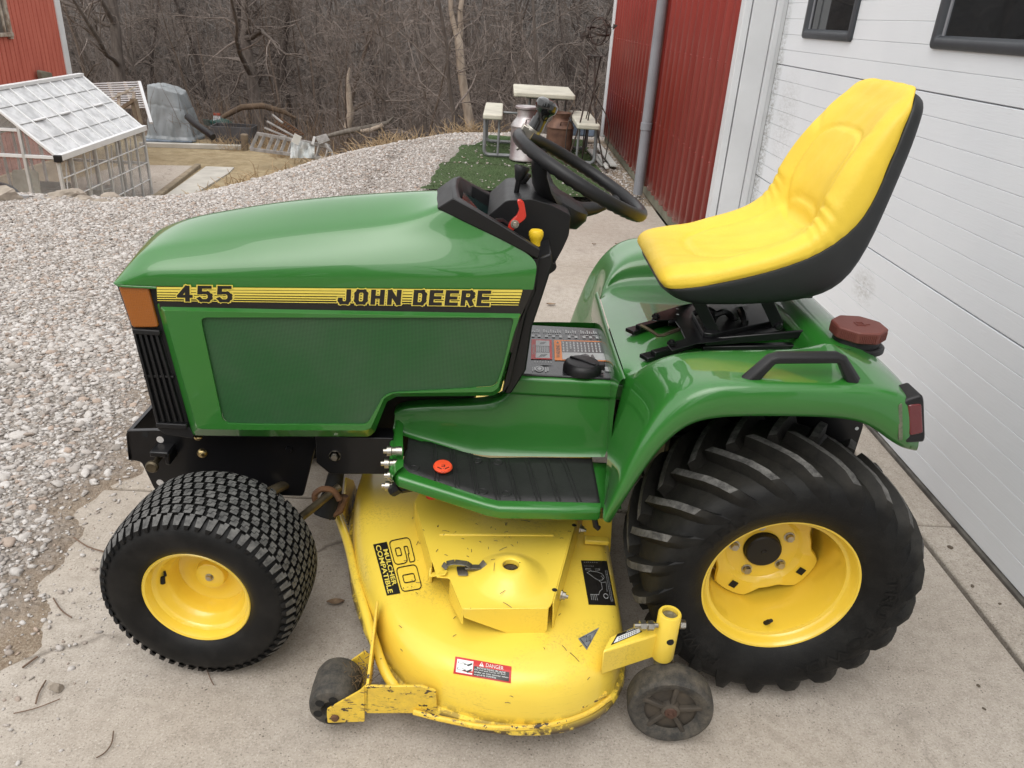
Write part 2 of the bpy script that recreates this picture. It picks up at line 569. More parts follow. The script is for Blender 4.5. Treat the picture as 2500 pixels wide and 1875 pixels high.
c_ = t.mix(sp.outputs[0], litter, soil); c_ = t.mix(sp.outputs[1], c_, grav); c_ = t.mix(sp.outputs[2], c_, grass)
t.l(c_, t.b.inputs['Base Color']); t.set(Roughness=0.95)
t.b.inputs['Specular IOR Level'].default_value = 0.15
gb_ = t.math('MULTIPLY', t.ramp(vg.outputs['Distance'], [(0.1, 1.0), (0.7, 0.0)]), sp.outputs[1])
t.l(t.bump(gb_, 0.8, 0.02, t.bump(nC, 0.5, 0.006, t.bump(nB, 0.6, 0.02))), t.b.inputs['Normal'])
GROUND = t.m

def ground_grid(name, xs, ys):
    X, Y = np.meshgrid(xs, ys)
    Z = hgt(X, Y)
    d = ridge_dist(X, Y)
    e = Y - wood_edge(X)
    soil_w = sstep(-0.30, -0.05, X - soil_edge(Y) + 0.10 * fbm(X, Y, 3) + 0.35 * sstep(0.3, -0.25, Y)) * sstep(3.2, 0.9, Y)
    soil_w = np.maximum(soil_w, sstep(0.25, 0.5, X) * sstep(-.3, -.6, d))
    soil_w = np.maximum(soil_w, sstep(-3.0, -3.6, X) * sstep(-2, -4, Y) * 0.4)
    grav_w = sstep(0.15, -0.1, d + 0.15 * fbm(X, Y, 1.5)) * (1 - soil_w)
    gr = sstep(0.5, -0.6, e + 0.8 * fbm(X, Y, 0.8)) * sstep(-0.05, 0.25, d)
    kind = np.stack([soil_w, grav_w, gr, np.ones_like(X)], -1).reshape(-1, 4)
    ny, nx = X.shape
    v = np.stack([X, Y, Z], -1).reshape(-1, 3)
    i = np.arange(ny - 1)[:, None] * nx + np.arange(nx - 1)[None, :]
    f = np.stack([i, i + 1, i + nx + 1, i + nx], -1).reshape(-1, 4)
    me = fast_mesh(name, v, f, [GROUND], True, 4, kind)
    return link_obj(name, me, 'structure')
def axis(breaks):
    out = []
    for (a, b, st) in breaks:
        out += list(np.arange(a, b - st * 0.5, st))
    out.append(breaks[-1][1])
    return np.array(out)
ground_grid('ground', axis([(-140, -40, 6), (-40, -16, 1.2), (-16, -4.6, 0.3), (-4.6, -1.2, 0.035), (-1.2, 1.2, 0.12), (1.2, 12, 0.8), (12, 120, 6)]),
            axis([(-60, -6, 4), (-6, -1.2, 0.4), (-1.2, 1.6, 0.03), (1.6, 6.0, 0.06), (6, 11, 0.1), (11, 24, 0.25), (24, 60, 0.9), (60, 200, 4)]))

# ---- concrete
t = NT('concrete')
pos = t.coord()
n1 = t.noise(pos, 1.3, 6, 0.6); n2 = t.noise(pos, 26.0, 6, 0.75); n3 = t.noise(pos, 190.0, 3, 0.85)
base = t.mix(t.ramp(n1, [(0.3, 0.0), (0.7, 1.0)]), (0.355, 0.310, 0.262), (0.460, 0.415, 0.362))
base = t.mix(t.ramp(n2, [(0.36, 0.55), (0.56, 0.0)]), base, (0.26, 0.225, 0.185))
base = t.mix(t.ramp(n3, [(0.33, 0.85), (0.45, 0.0)]), base, (0.15, 0.13, 0.11))
base = t.mix(t.ramp(n3, [(0.56, 0.0), (0.70, 0.7)]), base, (0.62, 0.58, 0.52))
vor = t.n('ShaderNodeTexVoronoi'); vor.inputs['Scale'].default_value = 75
t.l(pos, vor.inputs['Vector'])
pit = t.ramp(vor.outputs['Distance'], [(0.10, 1.0), (0.17, 0.0)])
pit = t.math('MULTIPLY', pit, t.ramp(t.noise(pos, 9, 4), [(0.45, 0.0), (0.6, 1.0)]))
base = t.mix(pit, base, (0.12, 0.10, 0.085))
st = t.noise(pos, 0.55, 5, 0.6)
base = t.mix(t.ramp(st, [(0.50, 0.0), (0.72, 0.30)]), base, (0.30, 0.235, 0.165))
crk = t.n('ShaderNodeTexVoronoi', feature='DISTANCE_TO_EDGE'); crk.inputs['Scale'].default_value = 0.42
wob = t.n('ShaderNodeVectorMath', operation='ADD'); nw = t.n('ShaderNodeTexNoise'); nw.inputs['Scale'].default_value = 3.0; nw.inputs['Detail'].default_value = 6; t.l(pos, nw.inputs['Vector'])
sc_w = t.n('ShaderNodeVectorMath', operation='SCALE'); sc_w.inputs[3].default_value = 0.35; t.l(nw.outputs['Color'], sc_w.inputs[0]); t.l(pos, wob.inputs[0]); t.l(sc_w.outputs[0], wob.inputs[1]); t.l(wob.outputs[0], crk.inputs['Vector'])
hair = t.math('MULTIPLY', t.ramp(crk.outputs['Distance'], [(0.0, 1.0), (0.0022, 0.0)]), t.ramp(t.noise(pos, 0.7, 2), [(0.50, 0.0), (0.58, 0.8)]))
base = t.mix(hair, base, (0.13, 0.11, 0.09))
oil = t.math('MULTIPLY', t.ramp(t.noise(pos, 4.2, 5, 0.65), [(0.60, 0.0), (0.72, 1.0)]), t.ramp(n2, [(0.4, 0.15), (0.6, 0.5)]))
base = t.mix(oil, base, (0.17, 0.145, 0.12))
t.l(base, t.b.inputs['Base Color']); t.set(Roughness=0.88)
t.b.inputs['Specular IOR Level'].default_value = 0.3
t.l(t.bump(n3, 0.35, 0.003, t.bump(n2, 0.25, 0.004)), t.b.inputs['Normal'])
CONC = t.m
JOINT = mat('joint_dirt', (0.12, 0.095, 0.07), 0.95, bump=0.5)
b = MB(); b.add([(-1.5, -6, -0.03), (0.95, -6, -0.03), (0.95, 5.2, -0.03), (-1.5, 5.2, -0.03)], [(0, 1, 2, 3)])
drive = b.build('driveway', JOINT, smooth=0); drive['kind'] = 'structure'
def slab(x0, x1, y0, y1, x0b=None, z=0.0, r=0.008):
    b = MB(); x0b = x0 if x0b is None else x0b
    b.prism([(x0, y0, z - 0.06), (x1, y0, z - 0.06), (x1, y1, z - 0.06), (x0b, y1, z - 0.06)], (0, 0, 0.06))
    return b.build('concrete_slab', CONC, drive, bevel=r, seg=3)
slab(-1.95, 0.720, -6.0, 0.712)
slab(-1.95, 0.722, 0.722, 3.366, -1.9)
slab(-1.70, 0.655, 3.374, 5.24, -1.64)
slab(0.735, 0.93, -6.0, 0.714, z=0.002)
slab(0.733, 0.93, 0.722, 3.355, z=0.001)

# ---- gravel: real stones
rs = np.random.RandomState(11)
def ico(sub):
    bm = bmesh.new(); bmesh.ops.create_icosphere(bm, subdivisions=sub, radius=1.0)
    v = np.array([x.co[:] for x in bm.verts]); f = np.array([[q.index for q in p.verts] for p in bm.faces]); bm.free()
    return v, f
def stones(name, P_, size, mats, sub, flat=0.55, rng=rs, kind='stuff', parent=None):
    v0, f0 = ico(sub); n = len(P_); k = len(v0)
    protos = []
    for _ in range(14):
        nrm = rng.normal(size=(5, 3)); nrm /= np.linalg.norm(nrm, axis=1)[:, None]
        q = v0.copy()
        for a, l in zip(nrm, rng.uniform(0.45, 0.85, 5)):       # chipped facets
            h = q @ a; q = q - np.outer(np.maximum(0, h - l), a)
        q = q * (1 + 0.10 * rng.normal(size=(k, 1)))
        protos.append(q)
    protos = np.array(protos)
    V_ = protos[rng.randint(0, 14, n)]
    sc = np.stack([rng.uniform(0.8, 1.5, n), rng.uniform(0.65, 1.05, n), rng.uniform(0.35, 0.75, n) * flat / 0.55], -1)
    V_ = V_ * sc[:, None, :] * size[:, None, None] * 0.5
    a = rng.uniform(0, 6.28, n); tl = rng.normal(0, 0.28, n)
    ca, sa, ct, st_ = np.cos(a)[:, None], np.sin(a)[:, None], np.cos(tl)[:, None], np.sin(tl)[:, None]
    x, y, z = V_[..., 0], V_[..., 1], V_[..., 2]
    y, z = y * ct - z * st_, y * st_ + z * ct
    x, y = x * ca - y * sa, x * sa + y * ca
    V_ = np.stack([x, y, z], -1) + P_[:, None, :]
    F = (f0[None] + (np.arange(n) * k)[:, None, None]).reshape(-1, 3)
    me = fast_mesh(name, V_.reshape(-1, 3), F, mats, False)
    return link_obj(name, me, kind, parent)
t = NT('limestone_gravel')
gi = t.n('ShaderNodeNewGeometry')
col = t.ramp(gi.outputs['Random Per Island'], [(0.0, (0.27, 0.245, 0.22)), (0.15, (0.40, 0.375, 0.35)), (0.38, (0.50, 0.475, 0.45)), (0.6, (0.58, 0.56, 0.54)),
      (0.76, (0.31, 0.265, 0.23)), (0.86, (0.42, 0.33, 0.27)), (0.93, (0.22, 0.21, 0.205)), (1.0, (0.56, 0.535, 0.505))])
nn = t.noise(t.coord(), 120.0, 4, 0.7)
col = t.mix(t.ramp(nn, [(0.35, 0.35), (0.6, 0.0)]), col, (0.27, 0.22, 0.18))
t.l(col, t.b.inputs['Base Color']); t.set(Roughness=0.85)
t.b.inputs['Specular IOR Level'].default_value = 0.25
t.l(t.bump(nn, 0.3, 0.003), t.b.inputs['Normal'])
STONE = t.m
def gravel_points(n, x0, x1, y0, y1, edge_soft=0.3):
    x = rs.uniform(x0, x1, n); y = rs.uniform(y0, y1, n)
    d = ridge_dist(x, y)
    left = soil_edge(y) - x                                   # distance left of the concrete
    wd_ = 0.40 * sstep(0.30, -0.25, y)
    dens = sstep(0.06 + wd_, 0.40 + wd_, left + 0.16 * fbm(x, y, 2.0)) + 0.10 * sstep(-0.02, 0.2, left)
    dens = np.where(y > 2.0, np.maximum(dens, sstep(0.0, 0.4, left)), dens)
    dens = np.where(y > 5.28, sstep(0.0, 0.15, -1.22 - x), dens)
    dens = np.where((y > 7.7) & (x < -0.9), 1.0, dens); dens = np.where((y > 8.45) & (x < 0.3), 1.0, dens)
    patch = 0.65 + 0.5 * sstep(-0.35, 0.25, fbm(x, y, 1.3))
    dens = dens * patch * sstep(0.25, -0.10, d + 0.15 * fbm(x, y, 2.2))
    turf = (x > -1.24) & (y > 5.2) & (y < 7.9)
    dens = np.where(turf, 0, dens)
    keep = rs.uniform(0, 1, n) < dens
    return x[keep], y[keep]
def place(x, y, size, sink=0.15):
    return np.stack([x, y, hgt(x, y) + size * (0.12 - sink * rs.uniform(0, 1, len(x)))], -1)
x, y = gravel_points(34000, -3.6, -1.5, -0.9, 1.9)
s_ = np.clip(rs.lognormal(-4.12, 0.40, len(x)), 0.007, 0.05)
big = s_ > 0.026
stones('gravel', place(x[big], y[big], s_[big]), s_[big], [STONE], 2, 0.48)
stones('gravel', place(x[~big], y[~big], s_[~big]), s_[~big], [STONE], 1, 0.48)
x, y = gravel_points(92000, -5.3, -1.4, 1.7, 5.4)
s_ = np.clip(rs.lognormal(-4.0, 0.36, len(x)), 0.009, 0.05)
stones('gravel', place(x, y, s_), s_, [STONE], 1)
x, y = gravel_points(46000, -4.2, 0.3, 5.3, 9.9)
s_ = np.clip(rs.lognormal(-3.85, 0.36, len(x)), 0.012, 0.06)
stones('gravel', place(x, y, s_), s_, [STONE], 1)
# fine grit in the soil and on the edge of the slab
n = 2600
y = rs.uniform(-1.0, 1.4, n); x = soil_edge(y) + rs.normal(-0.18, 0.16, n)
s_ = np.clip(rs.lognormal(-5.0, 0.5, n), 0.003, 0.022)
stones('grit', np.stack([x, y, np.maximum(hgt(x, y), 0.0) + s_ * 0.1], -1), s_, [STONE], 1)
x = np.array([0.40, 0.545, 0.57, 0.79, 0.80, 0.76, -0.2, 0.1, 0.3, 0.83]); y = np.array([-0.25, -0.02, 0.05, 0.60, 0.35, 0.42, 2.2, 2.9, 3.0, -0.05])
s_ = np.array([0.008, 0.008, 0.01, 0.02, 0.012, 0.014, 0.01, 0.012, 0.01, 0.012])
stones('grit', np.stack([x, y, s_ * 0.2], -1), s_, [JOINT], 2)

# ------------------------------------------------------------------ the garage
WHITE = mat('white_trim', S(214, 216, 218, 0.95), 0.45, var=0.05, vscale=3)
t = NT('door_steel')
pos = t.coord()
gr = t.noise(t.mapping(pos, (8, 5.0, 62)), 3.0, 5, 0.55)
gr2 = t.noise(t.mapping(pos, (8, 16.0, 150)), 3.0, 3, 0.55)
big = t.noise(pos, 1.4, 4)
c_ = t.mix(t.ramp(big, [(0.3, 0.0), (0.7, 1.0)]), (0.695, 0.722, 0.755), (0.755, 0.778, 0.805))
sepx = t.n('ShaderNodeSeparateXYZ'); t.l(pos, sepx.inputs[0])
def spot(cy, cz, ry, rz):
    a = t.math('DIVIDE', t.math('SUBTRACT', sepx.outputs[1], cy), ry); bq = t.math('DIVIDE', t.math('SUBTRACT', sepx.outputs[2], cz), rz)
    d = t.math('ADD', t.math('MULTIPLY', a, a), t.math('MULTIPLY', bq, bq))
    return t.ramp(d, [(0.0, 1.0), (1.0, 0.0)])
dn = t.ramp(t.noise(t.mapping(pos, (10, 14, 40)), 2.0, 7, 0.75), [(0.40, 0.0), (0.66, 1.0)])
for (cy, cz, ry, rz, k) in ((3.05, 0.98, 0.20, 0.28, 0.35), (3.33, 0.75, 0.10, 1.0, 0.9), (1.72, 0.47, 0.12, 0.09, 0.5)):
    c_ = t.mix(t.math('MULTIPLY', t.math('MULTIPLY', dn, spot(cy, cz, ry, rz)), k), c_, (0.17, 0.155, 0.115))
t.l(c_, t.b.inputs['Base Color']); t.set(Roughness=0.42)
t.l(t.bump(gr2, 0.12, 0.002, t.bump(gr, 0.20, 0.004)), t.b.inputs['Normal'])
DOOR = t.m
t = NT('red_siding')
pos = t.coord()
c_ = t.mix(t.ramp(t.noise(t.mapping(pos, (4, 4, 0.7)), 3, 5), [(0.3, 0.0), (0.7, 1.0)]), (0.265, 0.033, 0.027), (0.330, 0.050, 0.040))
sepx = t.n('ShaderNodeSeparateXYZ'); t.l(pos, sepx.inputs[0])
dust = t.math('MULTIPLY', t.ramp(sepx.outputs[2], [(0.09, 1.0), (0.20, 0.0)]), t.ramp(t.noise(pos, 12, 5, 0.7), [(0.42, 0.0), (0.58, 0.8)]))
c_ = t.mix(dust, c_, (0.45, 0.34, 0.31))
t.l(c_, t.b.inputs['Base Color']); t.set(Roughness=0.38)
RED = t.m
SEAL = mat('door_seal_rubber', (0.055, 0.05, 0.045), 0.8, col2=(0.13, 0.12, 0.105), vscale=14)
BOARD = mat('treated_board', S(150, 148, 128, 0.75), 0.85, bump=0.4, bscale=40, var=0.2)
PIPE = mat('grey_pipe', S(150, 152, 158, 0.8), 0.45, var=0.08)
WINF = mat('window_surround', (0.040, 0.045, 0.053), 0.42, var=0.1)
t = NT('window_glass'); t.set(Base_Color=(0.012, 0.014, 0.016), Roughness=0.03, IOR=1.5); t.b.inputs['Specular IOR Level'].default_value = 0.65
GLASSD = t.m

gar = thing('garage', 'red corrugated garage with a white panelled overhead door facing the driveway', 'garage', (0.66, 3.4, 0))
XR, XD = 0.66, 0.87
b = MB()
pitch = 0.19; N = int((9.0 - 3.46) / pitch * 12)
rows = []
for z in (0.095, 3.6):
    rows.append([(XR - 0.024 * float(np.interp((i % 12) / 12, [0, .22, .36, .64, .78, 1.0], [0, 0.0, 1, 1, 0.0, 0])), 3.46 + i * pitch / 12, z) for i in range(N + 1)])
b.grid(rows)
b.build('red_wall', RED, gar, solid=0.002, fix=False, smooth=60)
b = MB()
for z in (0.12, 0.65, 1.22, 1.8, 2.4):
    for i in range(0, int((9 - 3.5) / pitch)):
        yy = 3.46 + (i + 0.5) * pitch
        b.lathe([(0.0, -0.007), (0.005, -0.006), (0.0065, -0.001), (0.0065, 0.0)], (XR - 0.024, yy, z), (1, 0, 0), 6)
sc_ = b.build('siding_screw', RED, gar); sc_['kind'] = 'stuff'
b = MB(); b.box((XR + 0.03, 6.24, 0.045), (0.03, 5.6, 0.11)); b.build('base_board', BOARD, gar, bevel=0.003)
b = MB(); b.box((XR + 0.045, 9.04, 1.85), (0.17, 0.10, 3.6)); b.box((XR - 0.022, 9.0, 1.85), (0.02, 0.14, 3.6)); b.build('corner_trim', WHITE, gar, bevel=0.004)
b = MB(); b.prism(fillet([(XR - 0.022, 3.375, 0.0), (XR - 0.022, 3.455, 0.0), (XR + 0.02, 3.455, 0.0), (XR + 0.02, 3.375, 0.0)], 0.004, 1), (0, 0, 3.0))
b.build('edge_trim', WHITE, gar, bevel=0.002)
b = MB(); b.box((XR + 0.088, 3.405, 1.5), (0.125, 0.06, 3.0)); b.build('door_jamb', WHITE, gar, bevel=0.003)
b = MB(); b.box((XR + 0.171, 3.385, 1.5), (0.035, 0.06, 3.0)); b.box((XR + 0.2, 3.372, 1.5), (0.024, 0.02, 3.0)); b.build('door_stop', WHITE, gar, bevel=0.003)
b = MB(); b.box((XR + 0.1, 0.5, 3.1), (0.16, 5.8, 1.0)); b.build('door_header', WHITE, gar, bevel=0.003)
b = MB(); b.box((XR + 0.9, 6.2, 1.8), (0.1, 5.5, 3.6)); b.build('inner_wall', BOARD, gar)
b = MB(); b.tube([(0.585, 5.62, 0.02), (0.585, 5.62, 3.6)], 0.043, 16); b.lathe([(0.043, -0.03), (0.049, -0.028), (0.049, 0.028), (0.043, 0.03)], (0.585, 5.62, 0.60), (0, 0, 1), 16)
b.build('downspout', PIPE, gar)
b = MB(); b.box((0.83, 9.1, 1.8), (0.1, 0.1, 3.6)); b.build('corner_post', WHITE, gar, bevel=0.004)
# overhead door: four sections of eight planks
b = MB(); b.box((XD + 0.03, 0.46, 1.24), (0.02, 5.78, 2.46)); door = b.build('garage_door', DOOR, gar)
WINS = [(2.40, 3.02), (1.07, 1.69), (-0.26, 0.36), (-1.6, -0.98)]
for sct in range(4):
    for k in range(8):
        z0 = 0.016 + sct * 0.6115 + k * 0.0764; z1 = z0 + 0.0764
        g0 = 0.0020 if k == 0 else 0.0002; g1 = 0.0020 if k == 7 else 0.0002
        segs = [(-2.4, 3.358)]
        if sct == 2 and 2 <= k <= 6:
            segs = [(3.0, 3.358), (1.67, 2.42), (0.34, 1.09), (-1.0, -0.24), (-2.4, -1.58)]
        for (ya, yb) in segs:
            b = MB(); b.box((XD + 0.009, (ya + yb) / 2, (z0 + g0 + z1 - g1) / 2), (0.018, yb - ya, z1 - z0 - g0 - g1))
            b.build('plank', DOOR, door, bevel=0.0018, seg=1, smooth=50)
b = MB(); b.box((XD + 0.012, 0.46, 0.007), (0.045, 5.78, 0.018)); b.build('bottom_seal', SEAL, door, bevel=0.004)
for (ya, yb) in WINS:
    z0, z1 = 1.380, 1.74
    b = MB()
    outer = [(XD, ya, z0), (XD, yb, z0), (XD, yb, z1), (XD, ya, z1)]
    outer = fillet(outer, 0.02, 4)
    def inset(d, x):
        return fillet([(x, ya + d, z0 + d), (x, yb - d, z0 + d), (x, yb - d, z1 - d), (x, ya + d, z1 - d)], max(0.02 - d * 0.3, 0.006), 4)
    rings = [inset(-0.001, XD + 0.004), inset(0.0, XD - 0.010), inset(0.004, XD - 0.014), inset(0.030, XD - 0.016), inset(0.036, XD - 0.012), inset(0.044, XD + 0.004)]
    b.grid(rings, cv=True)
    b.build('window_frame', WINF, door, smooth=40)
    b = MB(); b.box((XD + 0.006, (ya + yb) / 2, (z0 + z1) / 2), (0.004, yb - ya - 0.08, z1 - z0 - 0.08)); b.build('window_pane', GLASSD, door)
    b = MB(); b.box((XD + 0.002, yb - 0.055, (z0 + z1) / 2), (0.006, 0.014, z1 - z0 - 0.085)); b.build('window_bead', PIPE, door)
# dark interior behind the door
b = MB(); b.box((1.6, 0.4, 1.3), (1.3, 5.6, 2.5)); b.build('inner_volume', SEAL, gar)
# ------------------------------------------------------------------ paints and plastics of the mower
GREEN = mat('green_paint', (0.020, 0.150, 0.017), 0.36, coat=0.85, var=0.05, vscale=2.0, rvar=0.15)
_n = GREEN.node_tree; _b = [q for q in _n.nodes if q.type == 'BSDF_PRINCIPLED'][0]
_g = _n.nodes.new('ShaderNodeNewGeometry'); _t = _n.nodes.new('ShaderNodeTexNoise'); _t.inputs['Scale'].default_value = 11; _t.inputs['Detail'].default_value = 6; _r = _n.nodes.new('ShaderNodeMapRange'); _r.inputs[1].default_value = 0.45; _r.inputs[2].default_value = 0.75; _r.inputs[3].default_value = 0.01; _r.inputs[4].default_value = 0.06
_n.links.new(_g.outputs['Position'], _t.inputs['Vector']); _n.links.new(_t.outputs['Fac'], _r.inputs[0]); _n.links.new(_r.outputs[0], _b.inputs['Coat Roughness'])
GREENF = mat('green_moulding', (0.023, 0.158, 0.020), 0.30, coat=0.5, var=0.06, vscale=3.0, rvar=0.3, spots=0.70, spotcol=(0.10, 0.27, 0.10), spotscale=14)
YELW = mat('yellow_wheel_paint', (0.81, 0.56, 0.050), 0.30, coat=0.7, var=0.03, vscale=5, spots=0.755, spotcol=(0.16, 0.09, 0.03), spotscale=70)
BLACKP = mat('black_plastic', (0.011, 0.011, 0.012), 0.42, var=0.1, vscale=8, bump=0.05, bscale=900, spec=0.35)
BLACKS = mat('black_painted_steel', (0.007, 0.007, 0.008), 0.28, coat=0.1, var=0.1, vscale=10, spec=0.35)
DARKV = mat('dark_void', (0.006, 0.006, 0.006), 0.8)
SHELL = mat('seat_shell_plastic', (0.020, 0.021, 0.022), 0.5, var=0.12, vscale=5, bump=0.12, bscale=500)
VINYL = mat('yellow_vinyl', (0.80, 0.56, 0.045), 0.48, var=0.05, vscale=8, bump=0.16, bscale=170, rvar=0.2)
STEEL = mat('zinc_steel', (0.55, 0.52, 0.46), 0.35, metal=1.0, var=0.2, vscale=30)
BRASS = mat('brass_bolt', (0.60, 0.46, 0.22), 0.32, metal=1.0, var=0.2, vscale=30)
RODM = mat('oily_rod', (0.16, 0.13, 0.085), 0.45, metal=0.8, var=0.3, vscale=25)
RUSTY = mat('rust', (0.13, 0.058, 0.022), 0.75, col2=(0.09, 0.045, 0.025), vscale=25, bump=0.4, bscale=80)
RED_P = mat('red_plastic', (0.56, 0.028, 0.014), 0.32, coat=0.3, var=0.05)
ORANGE_R = mat('orange_red_button', (0.83, 0.085, 0.028), 0.4, var=0.06)
YEL_P = mat('yellow_plastic', (0.78, 0.52, 0.02), 0.4, var=0.03)
BROWN_P = mat('brown_cap_plastic', (0.15, 0.040, 0.030), 0.5, var=0.1, bump=0.05, bscale=400)
INK_B = mat('black_ink', (0.012, 0.011, 0.010), 0.35, var=0.0)
INK_Y = mat('yellow_ink', (0.74, 0.60, 0.10), 0.35, var=0.03)
INK_W = mat('white_ink', (0.72, 0.73, 0.72), 0.4, var=0.04)
INK_R = mat('red_ink', (0.50, 0.02, 0.018), 0.4, var=0.05)
INK_O = mat('orange_ink', (0.80, 0.23, 0.035), 0.4, var=0.03)
INK_G = mat('grey_foil_ink', (0.33, 0.35, 0.37), 0.35, metal=0.4, var=0.25, vscale=60)
PLATE = mat('dark_label_film', (0.022, 0.023, 0.025), 0.22, coat=0.1, var=0.1, vscale=12)
INK_WD = mat('grey_white_ink', (0.42, 0.43, 0.43), 0.3, var=0.1)
RUBM = mat('footrest_rubber', (0.017, 0.017, 0.017), 0.55, var=0.2, vscale=20, bump=0.25, bscale=300, spots=0.72, spotcol=(0.10, 0.095, 0.08), spotscale=45)
t = NT('tyre_rubber')
pos = t.coord('obj')
c_ = t.mix(t.ramp(t.noise(pos, 14, 6, 0.65), [(0.45, 0.0), (0.72, 1.0)]), (0.006, 0.006, 0.006), (0.016, 0.015, 0.014))
t.l(c_, t.b.inputs['Base Color']); t.set(Roughness=0.5); t.b.inputs['Specular IOR Level'].default_value = 0.22
t.l(t.bump(t.noise(pos, 500, 2), 0.15, 0.002), t.b.inputs['Normal'])
TYRE = t.m
t = NT('worn_tread')
pos = t.coord('obj')
c_ = t.mix(t.ramp(t.noise(pos, 55, 6, 0.75), [(0.36, 0.0), (0.66, 1.0)]), (0.045, 0.045, 0.044), (0.15, 0.147, 0.14))
t.l(c_, t.b.inputs['Base Color']); t.set(Roughness=0.8)
t.l(t.bump(t.noise(pos, 260, 4, 0.8), 0.5, 0.003), t.b.inputs['Normal'])
TREAD = t.m
t = NT('dusty_lug_tops')
pos = t.coord('obj')
c_ = t.mix(t.ramp(t.noise(pos, 40, 6, 0.75), [(0.38, 0.0), (0.66, 1.0)]), (0.050, 0.049, 0.047), (0.175, 0.170, 0.160))
c_ = t.mix(t.ramp(t.noise(pos, 9, 4), [(0.45, 0.0), (0.70, 0.5)]), c_, (0.030, 0.028, 0.026))
t.l(c_, t.b.inputs['Base Color']); t.set(Roughness=0.8); t.b.inputs['Specular IOR Level'].default_value = 0.2
t.l(t.bump(t.noise(pos, 200, 4, 0.8), 0.6, 0.003), t.b.inputs['Normal'])
TREADR = t.m
t = NT('dusty_tread_rubber')                      # dust has settled in the tread, the sidewall is wiped clean
pos = t.coord()
sx3 = t.n('ShaderNodeSeparateXYZ'); t.l(pos, sx3.inputs[0])
dz_ = t.math('SUBTRACT', sx3.outputs[2], 0.32)
rad = t.math('SQRT', t.math('ADD', t.math('MULTIPLY', sx3.outputs[0], sx3.outputs[0]), t.math('MULTIPLY', dz_, dz_)))
dust_ = t.math('MULTIPLY', t.ramp(rad, [(0.268, 0.0), (0.290, 1.0)]), t.ramp(t.noise(pos, 30, 7, 0.75), [(0.34, 0.25), (0.66, 1.0)]))
c_ = t.mix(t.ramp(t.noise(pos, 14, 6, 0.65), [(0.45, 0.0), (0.72, 1.0)]), (0.006, 0.006, 0.006), (0.015, 0.015, 0.014))
c_ = t.mix(dust_, c_, (0.026, 0.024, 0.020))
t.l(c_, t.b.inputs['Base Color']); t.set(Roughness=0.55); t.b.inputs['Specular IOR Level'].default_value = 0.22
t.l(t.bump(t.noise(pos, 240, 4, 0.8), 0.35, 0.003), t.b.inputs['Normal'])
TYRER = t.m
t = NT('dusty_rubber')
pos = t.coord('obj')
c_ = t.mix(t.ramp(t.noise(pos, 30, 7, 0.75), [(0.40, 0.0), (0.70, 1.0)]), (0.030, 0.029, 0.027), (0.115, 0.10, 0.078))
t.l(c_, t.b.inputs['Base Color']); t.set(Roughness=0.78)
t.l(t.bump(t.noise(pos, 180, 5, 0.8), 0.5, 0.004), t.b.inputs['Normal'])
DUSTR = t.m
# deck paint: chipped to rust and bare dark metal low on the edges, dusty on top
t = NT('worn_yellow_deck_paint')
pos = t.coord()
c_ = t.mix(t.ramp(t.noise(pos, 3.5, 5), [(0.35, 0.0), (0.7, 1.0)]), (0.84, 0.62, 0.075), (0.79, 0.565, 0.062))
n1 = t.noise(pos, 190, 5, 0.75); n0 = t.noise(pos, 5.0, 4)
dustm = t.math('MULTIPLY', t.ramp(n1, [(0.52, 0.0), (0.60, 1.0)]), t.ramp(n0, [(0.50, 0.0), (0.68, 0.5)]))
c_ = t.mix(dustm, c_, (0.25, 0.17, 0.06))
chip = t.noise(pos, 34, 3, 0.6)
c_ = t.mix(t.ramp(chip, [(0.742, 0.0), (0.752, 1.0)]), c_, (0.085, 0.035, 0.018))
sepx = t.n('ShaderNodeSeparateXYZ'); t.l(pos, sepx.inputs[0])
low = t.ramp(sepx.outputs[2], [(0.085, 1.0), (0.118, 0.0)])
scr = t.noise(t.mapping(pos, (14, 14, 130)), 2.2, 6, 0.75)
scm = t.math('MULTIPLY', t.ramp(scr, [(0.57, 0.0), (0.66, 1.0)]), t.ramp(sepx.outputs[2], [(0.12, 0.8), (0.19, 0.0)]))
c_ = t.mix(t.math('MULTIPLY', scm, t.ramp(n0, [(0.40, 0.1), (0.6, 0.8)])), c_, (0.20, 0.13, 0.05))
lowm = t.math('MULTIPLY', low, t.ramp(t.noise(pos, 26, 5, 0.7), [(0.42, 0.0), (0.50, 1.0)]))
c_ = t.mix(lowm, c_, (0.055, 0.034, 0.024))
t.l(c_, t.b.inputs['Base Color'])
t.l(t.ramp(n1, [(0.3, 0.27), (0.7, 0.46)]), t.b.inputs['Roughness'])
t.set(Coat_Weight=0.35, Coat_Roughness=0.12)
DECKY = t.m
t = NT('chipped_yellow_paint')
pos = t.coord()
c_ = t.mix(t.ramp(t.noise(pos, 60, 5, 0.75), [(0.35, 0.0), (0.75, 1.0)]), (0.80, 0.55, 0.055), (0.60, 0.40, 0.06))
c_ = t.mix(t.ramp(t.noise(t.mapping(pos, (16, 16, 60)), 2.0, 6, 0.75), [(0.57, 0.0), (0.63, 0.9)]), c_, (0.16, 0.10, 0.045))
c_ = t.mix(t.ramp(t.noise(t.mapping(pos, (1, 1, 1.6)), 42, 4, 0.65), [(0.605, 0.0), (0.622, 1.0)]), c_, (0.05, 0.035, 0.028))
t.l(c_, t.b.inputs['Base Color']); t.set(Roughness=0.42); CHIPY = t.m
